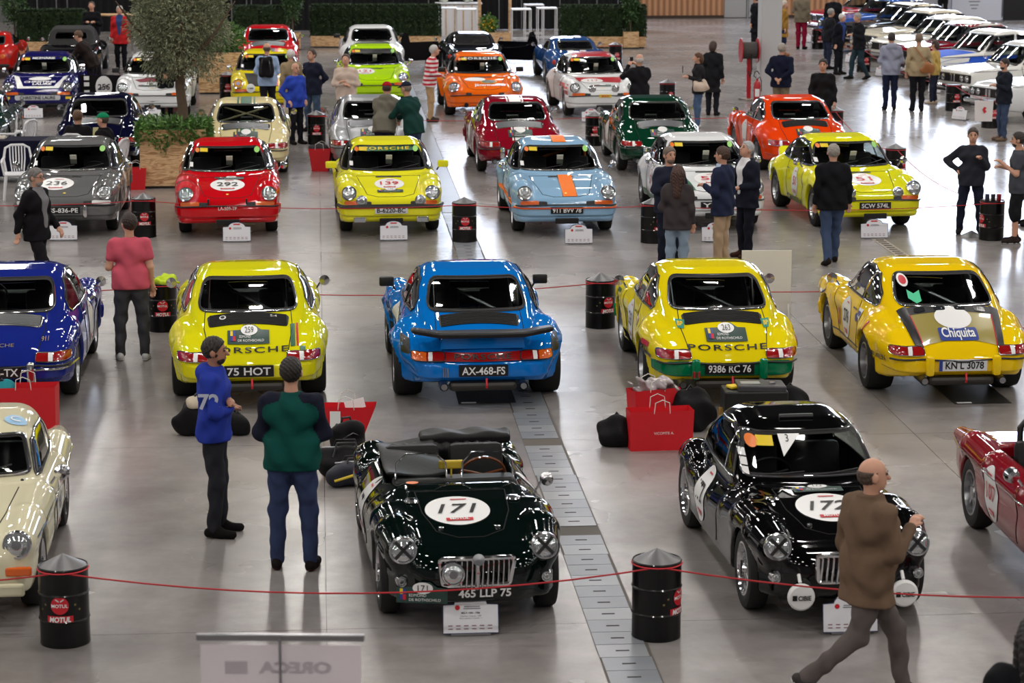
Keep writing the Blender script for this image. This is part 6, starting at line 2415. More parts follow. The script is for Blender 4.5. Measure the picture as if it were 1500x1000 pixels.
c = car911(N, 'lime green coupe with black sunstrip', 549, 152, 'front', 5.0, paint('lime', (176, 222, 18)), ff=.03, rf=.07, num='121', number_ink=REDP, hood_c=(-.22, -1.28), hood_r=.22, tw=(.2, .24))
c.patch('sun_strip', [(-.53, 1.12), (.53, 1.12), (.49, 1.208), (-.49, 1.208)], 'front', BLACK, .014, rings=2)

JAG = paint('jagd_orange', (242, 108, 22))
c = car911(N, 'orange wide-bodied racing coupe with white gothic lettering', 707, 167, 'front', 4.6, JAG, ff=.12, rf=.16, tw=(.25, .31), style='mini', trim=BLACK)
c.patch('number_disc', circle(.24, 28, (0, 0), .14), 'hood', WHITE, .008, (-.18, -1.22))
c.patch('emblem_ring', circle(.19, 28, (0, 0), .15), 'hood', mat('emblem_yellow', (214, 170, 40)), .010, (.12, -1.42))
c.patch('emblem_disc', circle(.16, 28, (0, 0), .12), 'hood', DKGREENP, .014, (.12, -1.42))
c.text('Jägermeister', 'hood', .15, WHITE, (.14, -1.70), width=.72, off=.012, bold=.02)
c.patch('sun_strip', [(-.50, 1.15), (.50, 1.15), (.485, 1.208), (-.485, 1.208)], 'front', INK, .014, rings=2)
c.text('PORSCHE', 'front', .038, WHITE, (0, 1.18), width=.74, off=.02, bold=.02, space=1.2)
for sd in (1, -1):
    c.sticker(circle(.05, 16), 'front', BLACK, (sd * .42, .30), .03, name='duct')

RED = mat('scarlet_panel', (196, 16, 34), rough=.3, coat=1)
c = car911(N, 'white and red coupe with number 117 and yellow sticker', 876, 168, 'front', 7.0, paint('white', (226, 228, 230)), ff=.03, rf=.08, tw=(.21, .26), foglamps=[(.26, 1.96, .66), (-.26, 1.96, .66)], style='mini')
c.patch('red_bonnet', [(-.46, -1.30), (.46, -1.45), (.56, -1.02), (-.56, -1.02)], 'hood', RED, .006, rings=4)
c.patch('roof_panel', rect(.90, .9), 'hood', RED, .006, (0, .20), rings=4)
c.patch('number_disc', circle(.25, 28, (0, 0), .17), 'hood', WHITE, .010, (-.16, -1.28))
c.text('117', 'hood', .13, REDP, (-.14, -1.28), off=.016)
c.sticker(rect(.28, .055), 'front', YELLOWP, (.02, .50), .045)
c.text('BOSCH', 'front', .035, REDP, (.02, .50), off=.052, bold=.03)
for pl, sg in (('left', -1), ('right', 1)):
    for k in range(3):
        c.patch('red_bar', [(sg * 1.72, .36 + k * .14), (sg * 1.72, .46 + k * .14), (sg * .7, .46 + k * .14), (sg * .7, .36 + k * .14)], pl, RED, .006, rings=2, step=.1)
c.rally_plate('117', 'hood', (.02, -1.66), .38, .13)

# --- far row
c = low_rear('cabriolet', 'black cabriolet with raised fabric hood and bright rear window', 105, 112, 5.0, (14, 14, 18), 'softtop')
c = car911(N, 'dark red coupe half hidden behind the plywood planter', 272, 118, 'rear', 5.0, paint('dark_red', (120, 14, 24)), tw=(.18, .18))
c = car911(N, 'red coupe with wide rear window behind the yellow car', 394, 112, 'rear', 5.0, paint('guards_red', (198, 14, 26)), tw=(.18, .18))
c = car911(N, 'white coupe standing behind the lime green car', 545, 112, 'rear', 5.0, paint('white', (226, 228, 230)), ff=.03, rf=.08, tw=(.2, .24), trim=BLACK)
c = low_rear('wedge_coupe', 'black louvred coupe with both doors wide open', 692, 112, 4.6, (12, 13, 18), 'louvre', True)
c = low_rear('low_coupe', 'blue low coupe with two white stripes', 842, 121, 6.0, (36, 74, 130), 'stripe')
c = low_rear('low_coupe', 'red low coupe with white stripes beside the cabriolet', -16, 112, 5.0, (190, 28, 20), 'stripe')
c = mgb('dark green sports car beside the white plastic chairs', -42, 230, 'rear', 5.0, (10, 40, 34), ' ', True)

# --- saloons along the right hand aisle, noses to the aisle
hd = math.radians(206)
rows = [('white low-roofed saloon behind the white carrier bag', (222, 224, 226), None, None, True, None),
        ('white saloon with four round lamps and black grille', (226, 226, 222), None, None, True, None),
        ('white saloon with blue bonnet and blue flank band', (226, 226, 222), None, mat('blue_band', (44, 88, 196), rough=.7, spec=.1), False, None),
        ('dark red saloon with a white roof', (130, 16, 34), (226, 224, 218), None, False, None),
        ('pearl white saloon without stripes beside the dark red one', (222, 220, 210), None, None, False, None),
        ('ivory saloon beside the black saloon', (214, 206, 186), None, None, False, None),
        ('black saloon with a cream roof', (18, 18, 20), (222, 212, 184), None, False, None),
        ('medium blue saloon with blue roof', (44, 92, 180), None, None, False, None),
        ('red saloon with a cream roof at the end of the aisle', (160, 20, 34), (220, 210, 184), None, False, None)]
for k, (lb, col, rf_, bd_, tw_, nm_) in enumerate(rows):
    yy = (54.0, 57.8, 61.8, 64.8, 67.2, 70.2, 73.2, 76.2, 79.2)[k]
    xx = 10.45 - .03 * (yy - 54)
    sedan(lb, xx - math.cos(hd) * 2.1, yy - math.sin(hd) * 2.1, hd, col, rf_, bd_, 'classic saloons along the aisle', tw_, nm_)

# --- first row
mga('dark green open roadster with white disc 171 on its bonnet', 683, 889, 7.5, '171', '465 LLP 75')
mga('black hardtop sports coupe with white disc 172 on its bonnet', 1212, 884, 7.0, '172', '', True)
mgb('cream hardtop sports car with blue letter C on its roof', -70, 886, 'front', 5.5, (214, 208, 178), '168', True)
c = mgb('red open sports car with white disc 107 on its door', 1503, 762, 'rear', 0, (128, 12, 26), '107', False)
c.root.rotation_euler = (0, 0, math.pi + math.radians(4.5))
gx, gy = G(1417, 771)
c.root.location = (gx + .805, gy - 1.05, 0)
# ------------------------------------------------------------------ visitors
def PP(label, x, y, face, **k):
    return person(label, G(x, y), face, **k)


NV = (26, 28, 40)
p = PP('person in a blue hooded sweatshirt and dark jeans with folded arms', 318, 783, -92, H=1.76, top=('hoodie', (38, 56, 150)), hood=True, legs=(42, 42, 48), arms=('crossed', 'crossed_low'), res=.013, beard=(46, 34, 28), hair=('short', (34, 26, 22)), shoes=(20, 18, 18), hem=.86, skin=SKIN2)
text_obj('sleeve_number', '72', .13, mat('pale_print', (190, 196, 214), rough=.8), p, (.268, .0, 1.24), (0, 1, 0), (.1, 0, 1), bold=.03)
PP('person in a green jersey with dark sleeves and blue jeans', 431, 833, -3, H=1.80, top=('shirt', (12, 70, 64)), sleeves=(26, 28, 44), legs=(50, 60, 92), arms=('front', 'front'), res=.013, head=(0, -.35), shoes=(24, 18, 18), sole=(60, 30, 30), hem=.84, hair=('short', (30, 24, 20)), build=1.08, spread=.03)
PP('person in a brown jacket walking past the black coupe', 1266, 1024, -62, H=1.78, top=('jacket', (104, 84, 68)), legs=(92, 84, 82), arms=('down', 'eat'), st='walk', swap=True, legturn=-.62, res=.013, hair=('bald', (74, 58, 48)), belly=.06, hem=.74, shoes=(60, 56, 56), sole=(210, 208, 204), build=1.08, head=(-.35, 0), collar=True)
person('person in a dark coat standing alone in front of the rope', (2.83, 12.75), -10, H=1.76, top=('jacket', (18, 18, 22)), legs=(20, 20, 24), res=.02, hair=('long', (20, 16, 16)), hem=.6)

PP('person in a pink t-shirt and dark grey joggers', 195, 527, 8, H=1.74, top=('tee', (198, 86, 104)), sleeve=.32, legs=(66, 66, 72), arms=('front_low', 'down'), spread=.035, build=1.04, res=.016, head=(.4, -.3), shoes=(190, 190, 192), sole=(230, 230, 230), hair=('short', (44, 30, 26)), hem=.86)
PP('person with glasses in an open black jacket, walking by the grey coupe', 58, 438, -110, H=1.76, top=('jacket', (22, 20, 24)), inner=(120, 118, 122), legs=(28, 26, 30), arms=('swing_f', 'swing_b'), st='stroll', beard=(150, 146, 142), hair=('short', (110, 106, 104)), glasses=True)

PP('person in a navy polo with folded arms facing a quilted jacket', 978, 391, 205, H=1.74, top=('shirt', (34, 38, 54)), legs=(26, 30, 44), arms=('crossed', 'crossed_low'), hair=('short', (110, 96, 86)), beard=(120, 104, 92))
PP('person in a dark quilted waistcoat and pale blue jeans', 991, 414, -8, H=1.64, top=('jacket', (62, 56, 58)), legs=(130, 146, 164), hair=('long', (64, 36, 28)), arms=('front_low', 'down'), build=.9)
PP('person in a navy blazer, blue shirt and beige chinos', 1057, 394, 62, H=1.76, top=('jacket', (36, 42, 66)), inner=(176, 192, 216), legs=(176, 150, 122), arms=('front', 'down'), hair=('short', (66, 44, 34)), hem=.78, shoes=(70, 44, 34))
PP('person in a dark suit and white shirt looking down', 1092, 377, 120, H=1.72, top=('jacket', (28, 30, 44)), inner=(220, 220, 224), legs=(26, 26, 36), arms=('front_low', 'front'), hair=('short', (168, 168, 170)), head=(0, -.35), hem=.76, shoes=(60, 36, 28))
PP('person in a black jacket and jeans facing the yellow car 51', 1217, 386, 6, H=1.74, top=('jacket', (22, 22, 26)), legs=(62, 76, 104), arms=('down', 'down'), st='stroll', hair=('short', (150, 144, 136)), hem=.80, shoes=(30, 22, 20), build=1.05)
PP('person in dark clothes with one hand on the hip', 1420, 342, 172, H=1.66, top=('shirt', (44, 46, 54)), legs=(28, 32, 48), arms=('eat', 'hip'), spread=.05, hair=('short', (60, 50, 44)))
PP('person in a grey polo and black shorts, eating', 1487, 356, 80, H=1.70, top=('tee', (70, 72, 80)), sleeve=.35, legs=(26, 26, 28), short=True, arms=('eat', 'front'), hair=('short', (40, 32, 28)), beard=(50, 38, 32), shoes=(40, 32, 30), sole=(220, 220, 220))
PP('person in a grey-blue cap beside the one in shorts', 1509, 330, 100, H=1.74, top=('tee', (60, 62, 70)), sleeve=.35, legs=(40, 42, 52), arms=('eat', 'down'), hair=('cap', (88, 104, 116), (50, 40, 34)), res=.024)

FAR = dict(res=.024)
sl = thing  # seated pair at the covered table
person('person in a black jacket without a cap, seated, back turned', G(117, 268), -10, st='sit', top=('jacket', (22, 20, 22)), arms=('front_low', 'front_low'), hair=('short', (98, 70, 50)), **FAR)
person('person in a green cap seated on a plastic chair', G(155, 276), 75, st='sit', top=('jacket', (24, 22, 26)), arms=('front_low', 'front_low'), hair=('cap', (20, 130, 90), (60, 50, 40)), H=1.8, **FAR)
PP('person in a black top looking at a telephone', 137, 94, 180, top=('shirt', (22, 22, 26)), legs=(24, 24, 30), arms=('front', 'front'), hair=('short', (60, 44, 36)), head=(0, -.3), **FAR)
PP('person in a red jacket over a blue shirt', 178, 103, 176, top=('jacket', (190, 40, 44)), inner=(50, 72, 120), legs=(22, 22, 28), hair=('short', (190, 186, 182)), hem=.72, **FAR)
PP('person in a dark jacket bending into the navy car', 136, 150, 75, lean=.5, top=('jacket', (36, 28, 26)), legs=(30, 28, 34), arms=('reach', 'reach'), hair=('short', (90, 62, 42)), **FAR)
PP('person in black standing behind the olive trunk', 244, 172, 10, top=('jacket', (22, 22, 26)), legs=(24, 24, 30), arms=('back', 'back'), hair=('short', (50, 40, 34)), **FAR)
PP('person in a pale blue shirt wearing a black backpack', 393, 178, 4, top=('shirt', (158, 180, 214)), legs=(26, 26, 34), arms=('front_low', 'front_low'), st='stroll', hair=('bald', (90, 76, 66)), shoes=(180, 180, 180), H=1.74, **FAR)
PP('person in a royal blue jumper with hands in pockets', 434, 211, -140, H=1.66, top=('jumper', (44, 68, 170)), legs=(22, 22, 30), arms=('pocket', 'pocket'), hair=None, belly=.06, res=.02)
PP('person in a navy jumper and jeans with hands behind the back', 459, 193, 140, H=1.76, top=('jumper', (28, 32, 48)), legs=(62, 78, 100), arms=('back', 'back'), hair=('short', (66, 48, 38)), head=(0, -.3), spread=.04, res=.02)
PP('person in a beige jacket and pale trousers', 428, 190, 30, H=1.72, top=('jacket', (150, 132, 104)), legs=(196, 184, 164), hair=('short', (206, 202, 198)), **FAR)
PP('person in a beige jumper with folded arms', 508, 203, 178, top=('jumper', (204, 184, 170)), legs=(70, 90, 120), arms=('crossed', 'crossed_low'), hair=('short', (76, 52, 40)), head=(0, -.3), **FAR)
PP('person in a grey hooded sweatshirt and red cap, leaning forward', 564, 259, -8, lean=.42, top=('hoodie', (112, 108, 98)), hood=True, legs=(30, 30, 42), arms=('reach', 'reach'), hair=('cap', (160, 24, 34), (60, 48, 40)), res=.02)
PP('person in a dark green jacket and navy cap', 606, 261, 52, lean=.25, top=('jacket', (24, 58, 54)), legs=(60, 74, 104), arms=('reach', 'reach'), hair=('cap', (30, 34, 52), (120, 110, 100)), res=.02)
STRIPE = mat('striped_knit', (200, 40, 60), rough=.9)
nt = STRIPE.node_tree
w = nt.nodes.new('ShaderNodeTexWave')
w.bands_direction = 'Z'
w.inputs['Scale'].default_value = 3.4
tc = nt.nodes.new('ShaderNodeTexCoord')
rp = nt.nodes.new('ShaderNodeValToRGB')
rp.color_ramp.interpolation = 'CONSTANT'
rp.color_ramp.elements[0].color = (*srgb(186, 34, 56), 1)
rp.color_ramp.elements[1].color = (*srgb(226, 214, 214), 1)
rp.color_ramp.elements[1].position = .5
nt.links.new(tc.outputs['Object'], w.inputs[0])
nt.links.new(w.outputs['Fac'], rp.inputs[0])
nt.links.new(rp.outputs[0], nt.nodes['Principled BSDF'].inputs['Base Color'])
PP('person in a red and white striped jumper', 630, 178, -84, H=1.70, top=('jumper', (200, 40, 60), STRIPE), legs=(180, 148, 112), arms=('front_low', 'front_low'), lean=.14, hair=('short', (190, 188, 186)), head=(0, -.25), shoes=(60, 52, 48), res=.02)
PP('person in a black coat taking a photograph with a telephone', 936, 203, 22, H=1.76, top=('jacket', (26, 26, 30)), legs=(52, 60, 78), arms=('camera', 'camera'), hair=('bald', (200, 196, 192)), head=(0, .1), **FAR)
PP('person in a black jacket and jeans with a pale handbag', 1022, 187, 95, H=1.62, top=('jacket', (36, 34, 38)), legs=(76, 96, 128), arms=('front', 'front'), hair=('bun', (88, 58, 40)), build=.92, shoes=(200, 200, 200), **FAR)
PP('person in a long black coat behind the pale handbag', 1043, 169, -20, H=1.68, top=('jacket', (28, 28, 32)), legs=(30, 32, 40), hair=('bun', (58, 40, 32)), hem=.55, build=.95, **FAR)
PP('person in a navy jacket and camouflage trousers, hands behind the back', 1143, 181, -26, H=1.76, top=('jacket', (22, 26, 46)), legs=(124, 112, 92), arms=('back', 'back'), hair=('short', (160, 150, 140)), glasses=True, build=1.1, res=.02)
PP('person in black carrying a camera', 1203, 213, 165, H=1.76, top=('shirt', (26, 26, 28)), legs=(26, 26, 30), arms=('carry', 'swing_f'), hair=('short', (40, 30, 26)), res=.02)
PP('person in a dark jacket and dark blue trousers, stooping', 1211, 101, -70, H=1.66, top=('jacket', (30, 30, 36)), legs=(40, 46, 66), hair=('short', (150, 146, 142)), lean=.12, **FAR)
PP('person in a black coat open over a blue shirt', 1227, 109, -130, H=1.64, top=('jacket', (24, 24, 32)), inner=(50, 70, 130), legs=(26, 26, 32), hair=('short', (214, 212, 210)), lean=.14, hem=.70, **FAR)
PP('person in a dark jacket and teal trousers mid-step', 1257, 116, 110, H=1.74, top=('jacket', (26, 26, 32)), legs=(38, 56, 66), arms=('front', 'down'), st='stroll', hair=('short', (150, 144, 138)), lean=.08, **FAR)
PP('person in a pale grey hooded top, back turned', 1303, 161, 0, H=1.78, top=('hoodie', (146, 150, 170)), hood=True, legs=(30, 36, 60), arms=('front_low', 'front_low'), hair=('short', (40, 30, 28)), res=.02)
PP('person in a beige shirt with a tan shoulder bag', 1343, 163, 0, H=1.78, top=('shirt', (166, 148, 118)), legs=(24, 24, 30), hair=('short', (120, 100, 84)), arms=('down', 'front_low'), build=1.08, res=.02)
PP('person in a yellow top behind the beige shirt', 1367, 152, 60, H=1.50, top=('shirt', (190, 160, 90)), legs=(40, 44, 60), hair=('bun', (50, 36, 30)), shoes=(190, 170, 150), **FAR)
PP('person in a dark jumper holding a white carrier bag', 1468, 206, 105, H=1.70, top=('jumper', (30, 34, 44)), legs=(60, 74, 100), arms=('front', 'down'), hair=('short', (34, 26, 24)), beard=(40, 32, 28), shoes=(110, 90, 76), res=.02)
PP('person in a mustard coat beside the column', 1147, 82, -95, H=1.62, top=('jacket', (150, 112, 50)), legs=(36, 44, 70), hair=('bun', (200, 190, 176)), hem=.6, shoes=(140, 90, 60), **FAR)
PP('person in an olive jacket and crimson trousers', 1173, 72, -25, H=1.78, top=('jacket', (116, 106, 90)), legs=(132, 18, 50), hair=('short', (60, 50, 44)), arms=('front_low', 'down'), **FAR)
PP('person in black standing by the red saloon', 1219, 76, 175, H=1.74, top=('jacket', (24, 24, 30)), legs=(26, 26, 32), hair=('short', (70, 60, 52)), **FAR)
person('person in black raising a camera behind the saloons', (15.0, 86.2), 160, top=('jacket', (22, 22, 26)), legs=(22, 22, 26), arms=('camera', 'front'), hair=('short', (50, 40, 36)), **FAR)
PP('person in a dark coat half behind the column', 1106, 76, 60, H=1.70, top=('jacket', (24, 24, 30)), legs=(26, 26, 32), hair=('short', (50, 40, 36)), hem=.6, **FAR)
# ------------------------------------------------------------------ drums and ropes
DR = {}
for key, x, y, ang, cone, lb in (
        ('a', 90, 950, .0, True, 'oil drum with cone lid in front of the cream sports car'),
        ('b', 963, 941, 1.05, True, 'oil drum with cone lid between the roadster and the black coupe'),
        ('c', 236, 487, .15, False, 'oil drum with a yellow cloth on top'),
        ('d', 880, 482, .55, True, 'oil drum with cone lid between the bright blue car and yellow car 263'),
        ('e', 680, 356, .1, True, 'oil drum with cone lid beside the sky blue coupe'),
        ('f', 209, 349, .2, True, 'oil drum with cone lid between the grey and the red coupe'),
        ('g', 957, 357, .6, True, 'oil drum with cone lid beside the quilted waistcoat'),
        ('h', 1455, 353, -1.2, False, 'oil drum serving as a table with drink cans'),
        ('i', 463, 212, .1, True, 'oil drum with cone lid by the royal blue jumper'),
        ('j', 871, 214, .1, True, 'oil drum with cone lid between the burgundy and dark green coupes'),
        ('k', 1313, 267, .9, True, 'oil drum with cone lid beyond the yellow car 51'),
        ('l', 1223, 205, .5, True, 'oil drum with cone lid beside the orange coupe'),
        ('m', 978, 160, .4, True, 'oil drum with cone lid beside the person taking a photograph'),
        ('n', 332, 147, .2, True, 'oil drum with cone lid beside the far plywood planter'),
        ('o', 632, 98, .2, True, 'oil drum with cone lid behind the open-doored black car'),
        ('p', 902, 98, .2, True, 'oil drum with cone lid behind the blue low coupe'),
        ('q', 1266, 106, .3, False, 'oil drum without lid in front of the black saloon'),
        ('r', 1398, 163, .3, False, 'oil drum without lid in front of the white four-lamp saloon'),
        ('s', 1199, 72, .3, False, 'oil drum without lid in front of the red saloon'),
        ('t', 1452, 188, .3, False, 'oil drum without lid beside the white carrier bag')):
    o = drum(x, y, lb, ang, cone)
    DR[key] = (o.location.x, o.location.y - DRUM_R * .9)
DRo = {}
for key, x, y, lb in (('za', -420, 945, 'oil drum on the far side of the cream sports car'), ('zb', 2000, 950, 'oil drum beyond the red open sports car'), ('zc', -200, 487, 'oil drum beyond the deep blue coupe'), ('zd', 1640, 610, 'oil drum beyond the yellow car 276'),
                      ('zx', 1388, 484, 'oil drum hidden behind the yellow car 276'), ('ze', -230, 349, 'oil drum beyond the grey coupe')):
    o = drum(x, y, lb)
    DR[key] = (o.location.x, o.location.y - DRUM_R * .9)
rope([DR['za'], DR['a'], DR['b'], DR['zb']], 'red rope in front of the roadster and black coupe', .16)
rope([DR['zc'], DR['c'], DR['d'], DR['zx'], DR['zd']], 'red rope behind the second row of cars', .10)
rope([DR['ze'], DR['f'], DR['e'], DR['g'], DR['h']], 'red rope in front of the grey, red and sky blue coupes', .07)
rope([(DR['h'][0], DR['h'][1] + .3), DR['k'], DR['l']], 'red rope running back from the drum with drink cans', .12)
rope([DR['i'], DR['j'], DR['l']], 'red rope behind the burgundy and dark green coupes', .06)
rope([DR['o'], DR['p']], 'red rope at the far end by the tables', .05)
rope([DR['s'], DR['q'], DR['r'], DR['t']], 'red rope along the row of saloons', .07)
# things on the drums
x, y = G(1455, 353)
y += .18
for k, (dx, col, lb) in enumerate(((-.09, (60, 56, 84), 'blue drink can on the drum'), (.0, (54, 50, 60), 'dark drink can on the drum'), (.09, (150, 24, 44), 'red drink can on the drum'))):
    o = thing('drink_can', lb, 'can', (x + dx, y - .04, .592), 0, 'drink cans on the drum')
    MB().lathe([(.026, 0), (.033, .008), (.033, .10), (.026, .115), (.001, .113)], 16, cap=False).build('can_body', mat('can_%d' % k, col, rough=.25, metal=.4), o, True)
    MB().lathe([(.027, .1155), (.001, .116)], 12, cap=False).build('can_lid', STEEL, o, True)
tag(MB().lathe([(.001, .592), (.10, .594), (.115, .604), (.10, .600), (.001, .597)], 24, c=(x - .02, y + .08, 0), cap=False).build('paper_plate', mat('paper_plate', (214, 206, 190), rough=.7), None, True), 'paper plate with food scraps on the drum', 'plate')
gx, gy = G(1424, 347)
tag(MB().lathe([(.185, .0), (.182, .004), (.002, .095)], 28, c=(gx, gy + .05, 0), cap=False).build('cone_lid', GALV, None, True, sharp=80), 'grey cone lid lying on the floor by the drum table', 'lid')
x, y = G(238, 487)
y += .18
def rag(X, Y, Z):
    d = ell((X, Y, Z), (x + .02, y - .04, .615), (.16, .13, .06)) + .018 * np.sin(X * 40 + Y * 23) * np.sin(Y * 37 + Z * 30)
    d = smin(d, ell((X, Y, Z), (x + .06, y, .66), (.08, .07, .05)) + .012 * np.sin(X * 50), .03)
    return smax(d, .592 - Z, .01)
tag(sdf_obj('cleaning_cloth', rag, (x - .25, y - .3, .57), (x + .3, y + .25, .78), .014, mat('neon_cloth', (190, 214, 40), rough=.85)), 'neon yellow cleaning cloth heaped on an oil drum', 'cloth')
tag(MB().rbox((x - .11, y - .02, .635), (.10, .06, .05), .012, rz=.5, ry=.3).box((x - .12, y - .02, .605), (.05, .05, .03)).build('brush_head', mat('grey_brush', (74, 74, 80), rough=.6)), 'dark grey brush beside the neon cloth', 'brush')

# ------------------------------------------------------------------ signs
info_sign(690, 931, 'arched sign printed with car details before the roadster', full=True)
for x, y, lb in ((1246, 929, 'arched white sign in front of the black coupe 172'), (93, 353, 'arched white sign in front of the grey coupe'), (347, 355, 'arched white sign in front of the red coupe 292'),
                 (577, 353, 'arched white sign in front of the yellow car 139'), (848, 358, 'arched white sign in front of the sky blue coupe'), (1048, 355, 'arched white sign in front of the white coupe'),
                 (1281, 350, 'arched white sign in front of the yellow car 51'), (49, 174, 'arched white sign in front of the navy coupe'), (222, 176, 'arched white sign in front of the white coupe with crimson splash'),
                 (416, 174, 'arched white sign beside the black-bonneted yellow car'), (866, 179, 'arched white sign in front of the white and red coupe')):
    info_sign(x, y, lb)
for k, (x, y) in enumerate(((1180, 62), (1245, 92), (1290, 112), (1368, 136), (1404, 176))):
    info_sign(x, y, ('arched white sign before the red saloon', 'arched white sign before the blue saloon', 'arched white sign before the black saloon', 'arched white sign before the blue-banded saloon', 'arched white sign before the four-lamp saloon')[k], rz=-.9)

# ------------------------------------------------------------------ floor mats and bags
MATM = mat('rubber_mat', (20, 20, 21), rough=.6)
for (x, y, lb) in ((700, 590, 'black drip mat under the blue car'), (1425, 590, 'black drip mat under the yellow car 276')):
    X, Y = G(x, y)
    o = thing('drip_mat', lb, 'mat', (X, Y, 0), GRID)
    MB().box((.1, .45, .004), (.62, 1.0, .008)).build('mat_sheet', MATM, o)
    MB().box((-.10, -.02, .010), (.16, .05, .003)).build('paper_label', WHITE, o)

X, Y = G(509, 650)
paper_bag((X, Y), .0, 'red paper bag with a white slip and leaflet, behind the backpacks', .26, .58, .24, .40, sheet=True)
X, Y = G(966, 656)
paper_bag((X, Y), .12, 'red paper bag with small white lettering beside black bags', .62, .64, .22, .40, words='VICOMTE A.')
X, Y = G(957, 633)
paper_bag((X, Y + .12), .35, 'red paper bag holding clear plastic film, behind the lettered one', .44, .50, .20, .44, words=None)
def film(x, y, z):
    return ell((x, y, z), (X + .02, Y + .12, .47), (.22, .10, .08)) + .03 * np.sin(x * 31 + y * 17) * np.sin(z * 41 + x * 13)
tag(sdf_obj('plastic_film', film, (X - .3, Y - .1, .36), (X + .35, Y + .35, .66), .02, mat('clear_film', (170, 160, 162), rough=.15, metal=.3)), 'crumpled clear plastic film in a red bag', 'film')
X, Y = G(470, 250)
paper_bag((X, Y), -.1, 'red paper bag with a dark cover by the silver car', .30, .42, .2, .42)
soft_bag('dark grey jacket stuffed into the red bag by the silver car', (X - .02, Y, .36), 0, (.36, .18, .14), 'slump', cloth((70, 68, 72)), name='folded_jacket', cat='jacket')
X, Y = G(200, 277)
paper_bag((X, Y), .1, 'red paper bag leaning at the olive planter', .30, .36, .2, .38)
X, Y = G(40, 628)
paper_bag((X, Y), .04, 'large red paper bag behind the cream sports car', .62, .64, .26, .46)
soft_bag('teal cloth poking out of the large red bag', (X - .24, Y - .02, .38), 0, (.24, .2, .13), 'slump', cloth((40, 130, 140)), name='cloth_bundle', cat='cloth')

X, Y = G(502, 706)
soft_bag('black backpack standing upright against the red bag', (X + .02, Y + .55), .5, (.32, .22, .46), 'backpack', group='bags beside the roadster')
soft_bag('black wheeled travel bag beneath the backpack', (X + .02, Y + .20), .1, (.62, .34, .30), 'duffel', group='bags beside the roadster')
soft_bag('navy sports bag with yellow piping beside the roadster', (X + .12, Y - .13), .35, (.52, .24, .24), 'duffel', mat('navy_nylon', (30, 32, 46), rough=.6, bump=.2), group='bags beside the roadster', band=YELLOWP)
X, Y = G(288, 636)
soft_bag('black holdall with a beige cloth behind the blue hooded sweatshirt', (X, Y), .2, (.44, .28, .34), 'slump', group='bags by the yellow car')
soft_bag('beige cloth lying on the black holdall', (X + .03, Y - .05, .29), .4, (.24, .16, .14), 'slump', cloth((190, 178, 158)), name='cloth_bundle', cat='cloth')
X, Y = G(347, 636)
soft_bag('small black rucksack between the hooded sweatshirt and green jersey', (X, Y), -.3, (.30, .22, .24), 'slump', group='bags by the yellow car')
X, Y = G(903, 652)
soft_bag('small slumped black bag beside the red lettered bag', (X, Y), -.2, (.38, .28, .30), 'slump', group='bags behind the black coupe')
X, Y = G(1012, 634)
soft_bag('large black holdall between red bags and tool case', (X, Y + .15), .1, (.50, .32, .42), 'slump', group='bags behind the black coupe')
X, Y = G(1158, 610)
soft_bag('black coat bundle behind the tool case', (X, Y + .1), 0, (.44, .30, .30), 'slump', group='bags behind the black coupe')
X, Y = G(1105, 622)
o = thing('tool_case', 'black tool case with grey lid behind the black coupe', 'tool case', (X, Y, 0), .05)
MB().rbox((0, .05, .19), (.66, .36, .38), .02).build('case_body', BLACK, o)
MB().rbox((.06, .05, .40), (.50, .34, .07), .015, ry=.03).build('lid', mat('grey_plastic', (58, 58, 62), rough=.4), o)
MB().rbox((-.05, .02, .441), (.20, .12, .012), .004).build('label_panel', mat('silver_label', (150, 152, 150), rough=.4), o)
MB().rbox((.18, .02, .440), (.06, .05, .02), .004).build('latch', STEEL, o)
for sd in (-1, 1):
    turn(MB().lathe([(.09, -.02), (.09, .02), (.001, .021)], 18, cap=False), (sd * .345, .05, .09), (sd, 0, 0)).build('wheel', mat('amber_wheel', (150, 110, 30), rough=.5), o, True)
MB().rbox((-.20, .05, .40), (.16, .12, .03), .01, rz=.4).build('work_glove', YELLOWP, o)

# white foam board on feet
X, Y = G(1121, 479)
o = thing('display_board', 'white display board standing on two feet behind the yellow car', 'board', (X, Y, 0), .03)
MB().box((0, 0, .52), (.62, .02, .90)).build('panel', mat('white_board', (216, 214, 210), rough=.6), o)
for sx in (-1, 1):
    MB().add([(sx * .28 - .012, -.12, 0), (sx * .28 - .012, .16, 0), (sx * .28 - .012, .0, .32), (sx * .28 + .012, -.12, 0), (sx * .28 + .012, .16, 0), (sx * .28 + .012, .0, .32)],
             [(0, 1, 2), (5, 4, 3), (0, 3, 4, 1), (1, 4, 5, 2), (2, 5, 3, 0)]).build('foot', MATS['white_board'], o)

# roll-up banner seen from behind
o = thing('banner_stand', 'translucent roll-up banner with mirrored lettering, seen from behind', 'banner', (-1.14, 11.57, 0), -.02)
FAB = bpy.data.materials.new('banner_fabric')
FAB.use_nodes = True
nt = FAB.node_tree
nt.nodes.remove(nt.nodes['Principled BSDF'])
df, tl, ad = nt.nodes.new('ShaderNodeBsdfDiffuse'), nt.nodes.new('ShaderNodeBsdfTranslucent'), nt.nodes.new('ShaderNodeMixShader')
tp, m2 = nt.nodes.new('ShaderNodeBsdfTransparent'), nt.nodes.new('ShaderNodeMixShader')
df.inputs[0].default_value = tl.inputs[0].default_value = (*srgb(226, 218, 222), 1)
nt.links.new(df.outputs[0], ad.inputs[1])
nt.links.new(tl.outputs[0], ad.inputs[2])
m2.inputs[0].default_value = .25
nt.links.new(ad.outputs[0], m2.inputs[1])
nt.links.new(tp.outputs[0], m2.inputs[2])
nt.links.new(m2.outputs[0], nt.nodes['Material Output'].inputs[0])
MB().box((0, 0, 1.0), (.79, .003, 1.96)).build('banner_sheet', FAB, o)
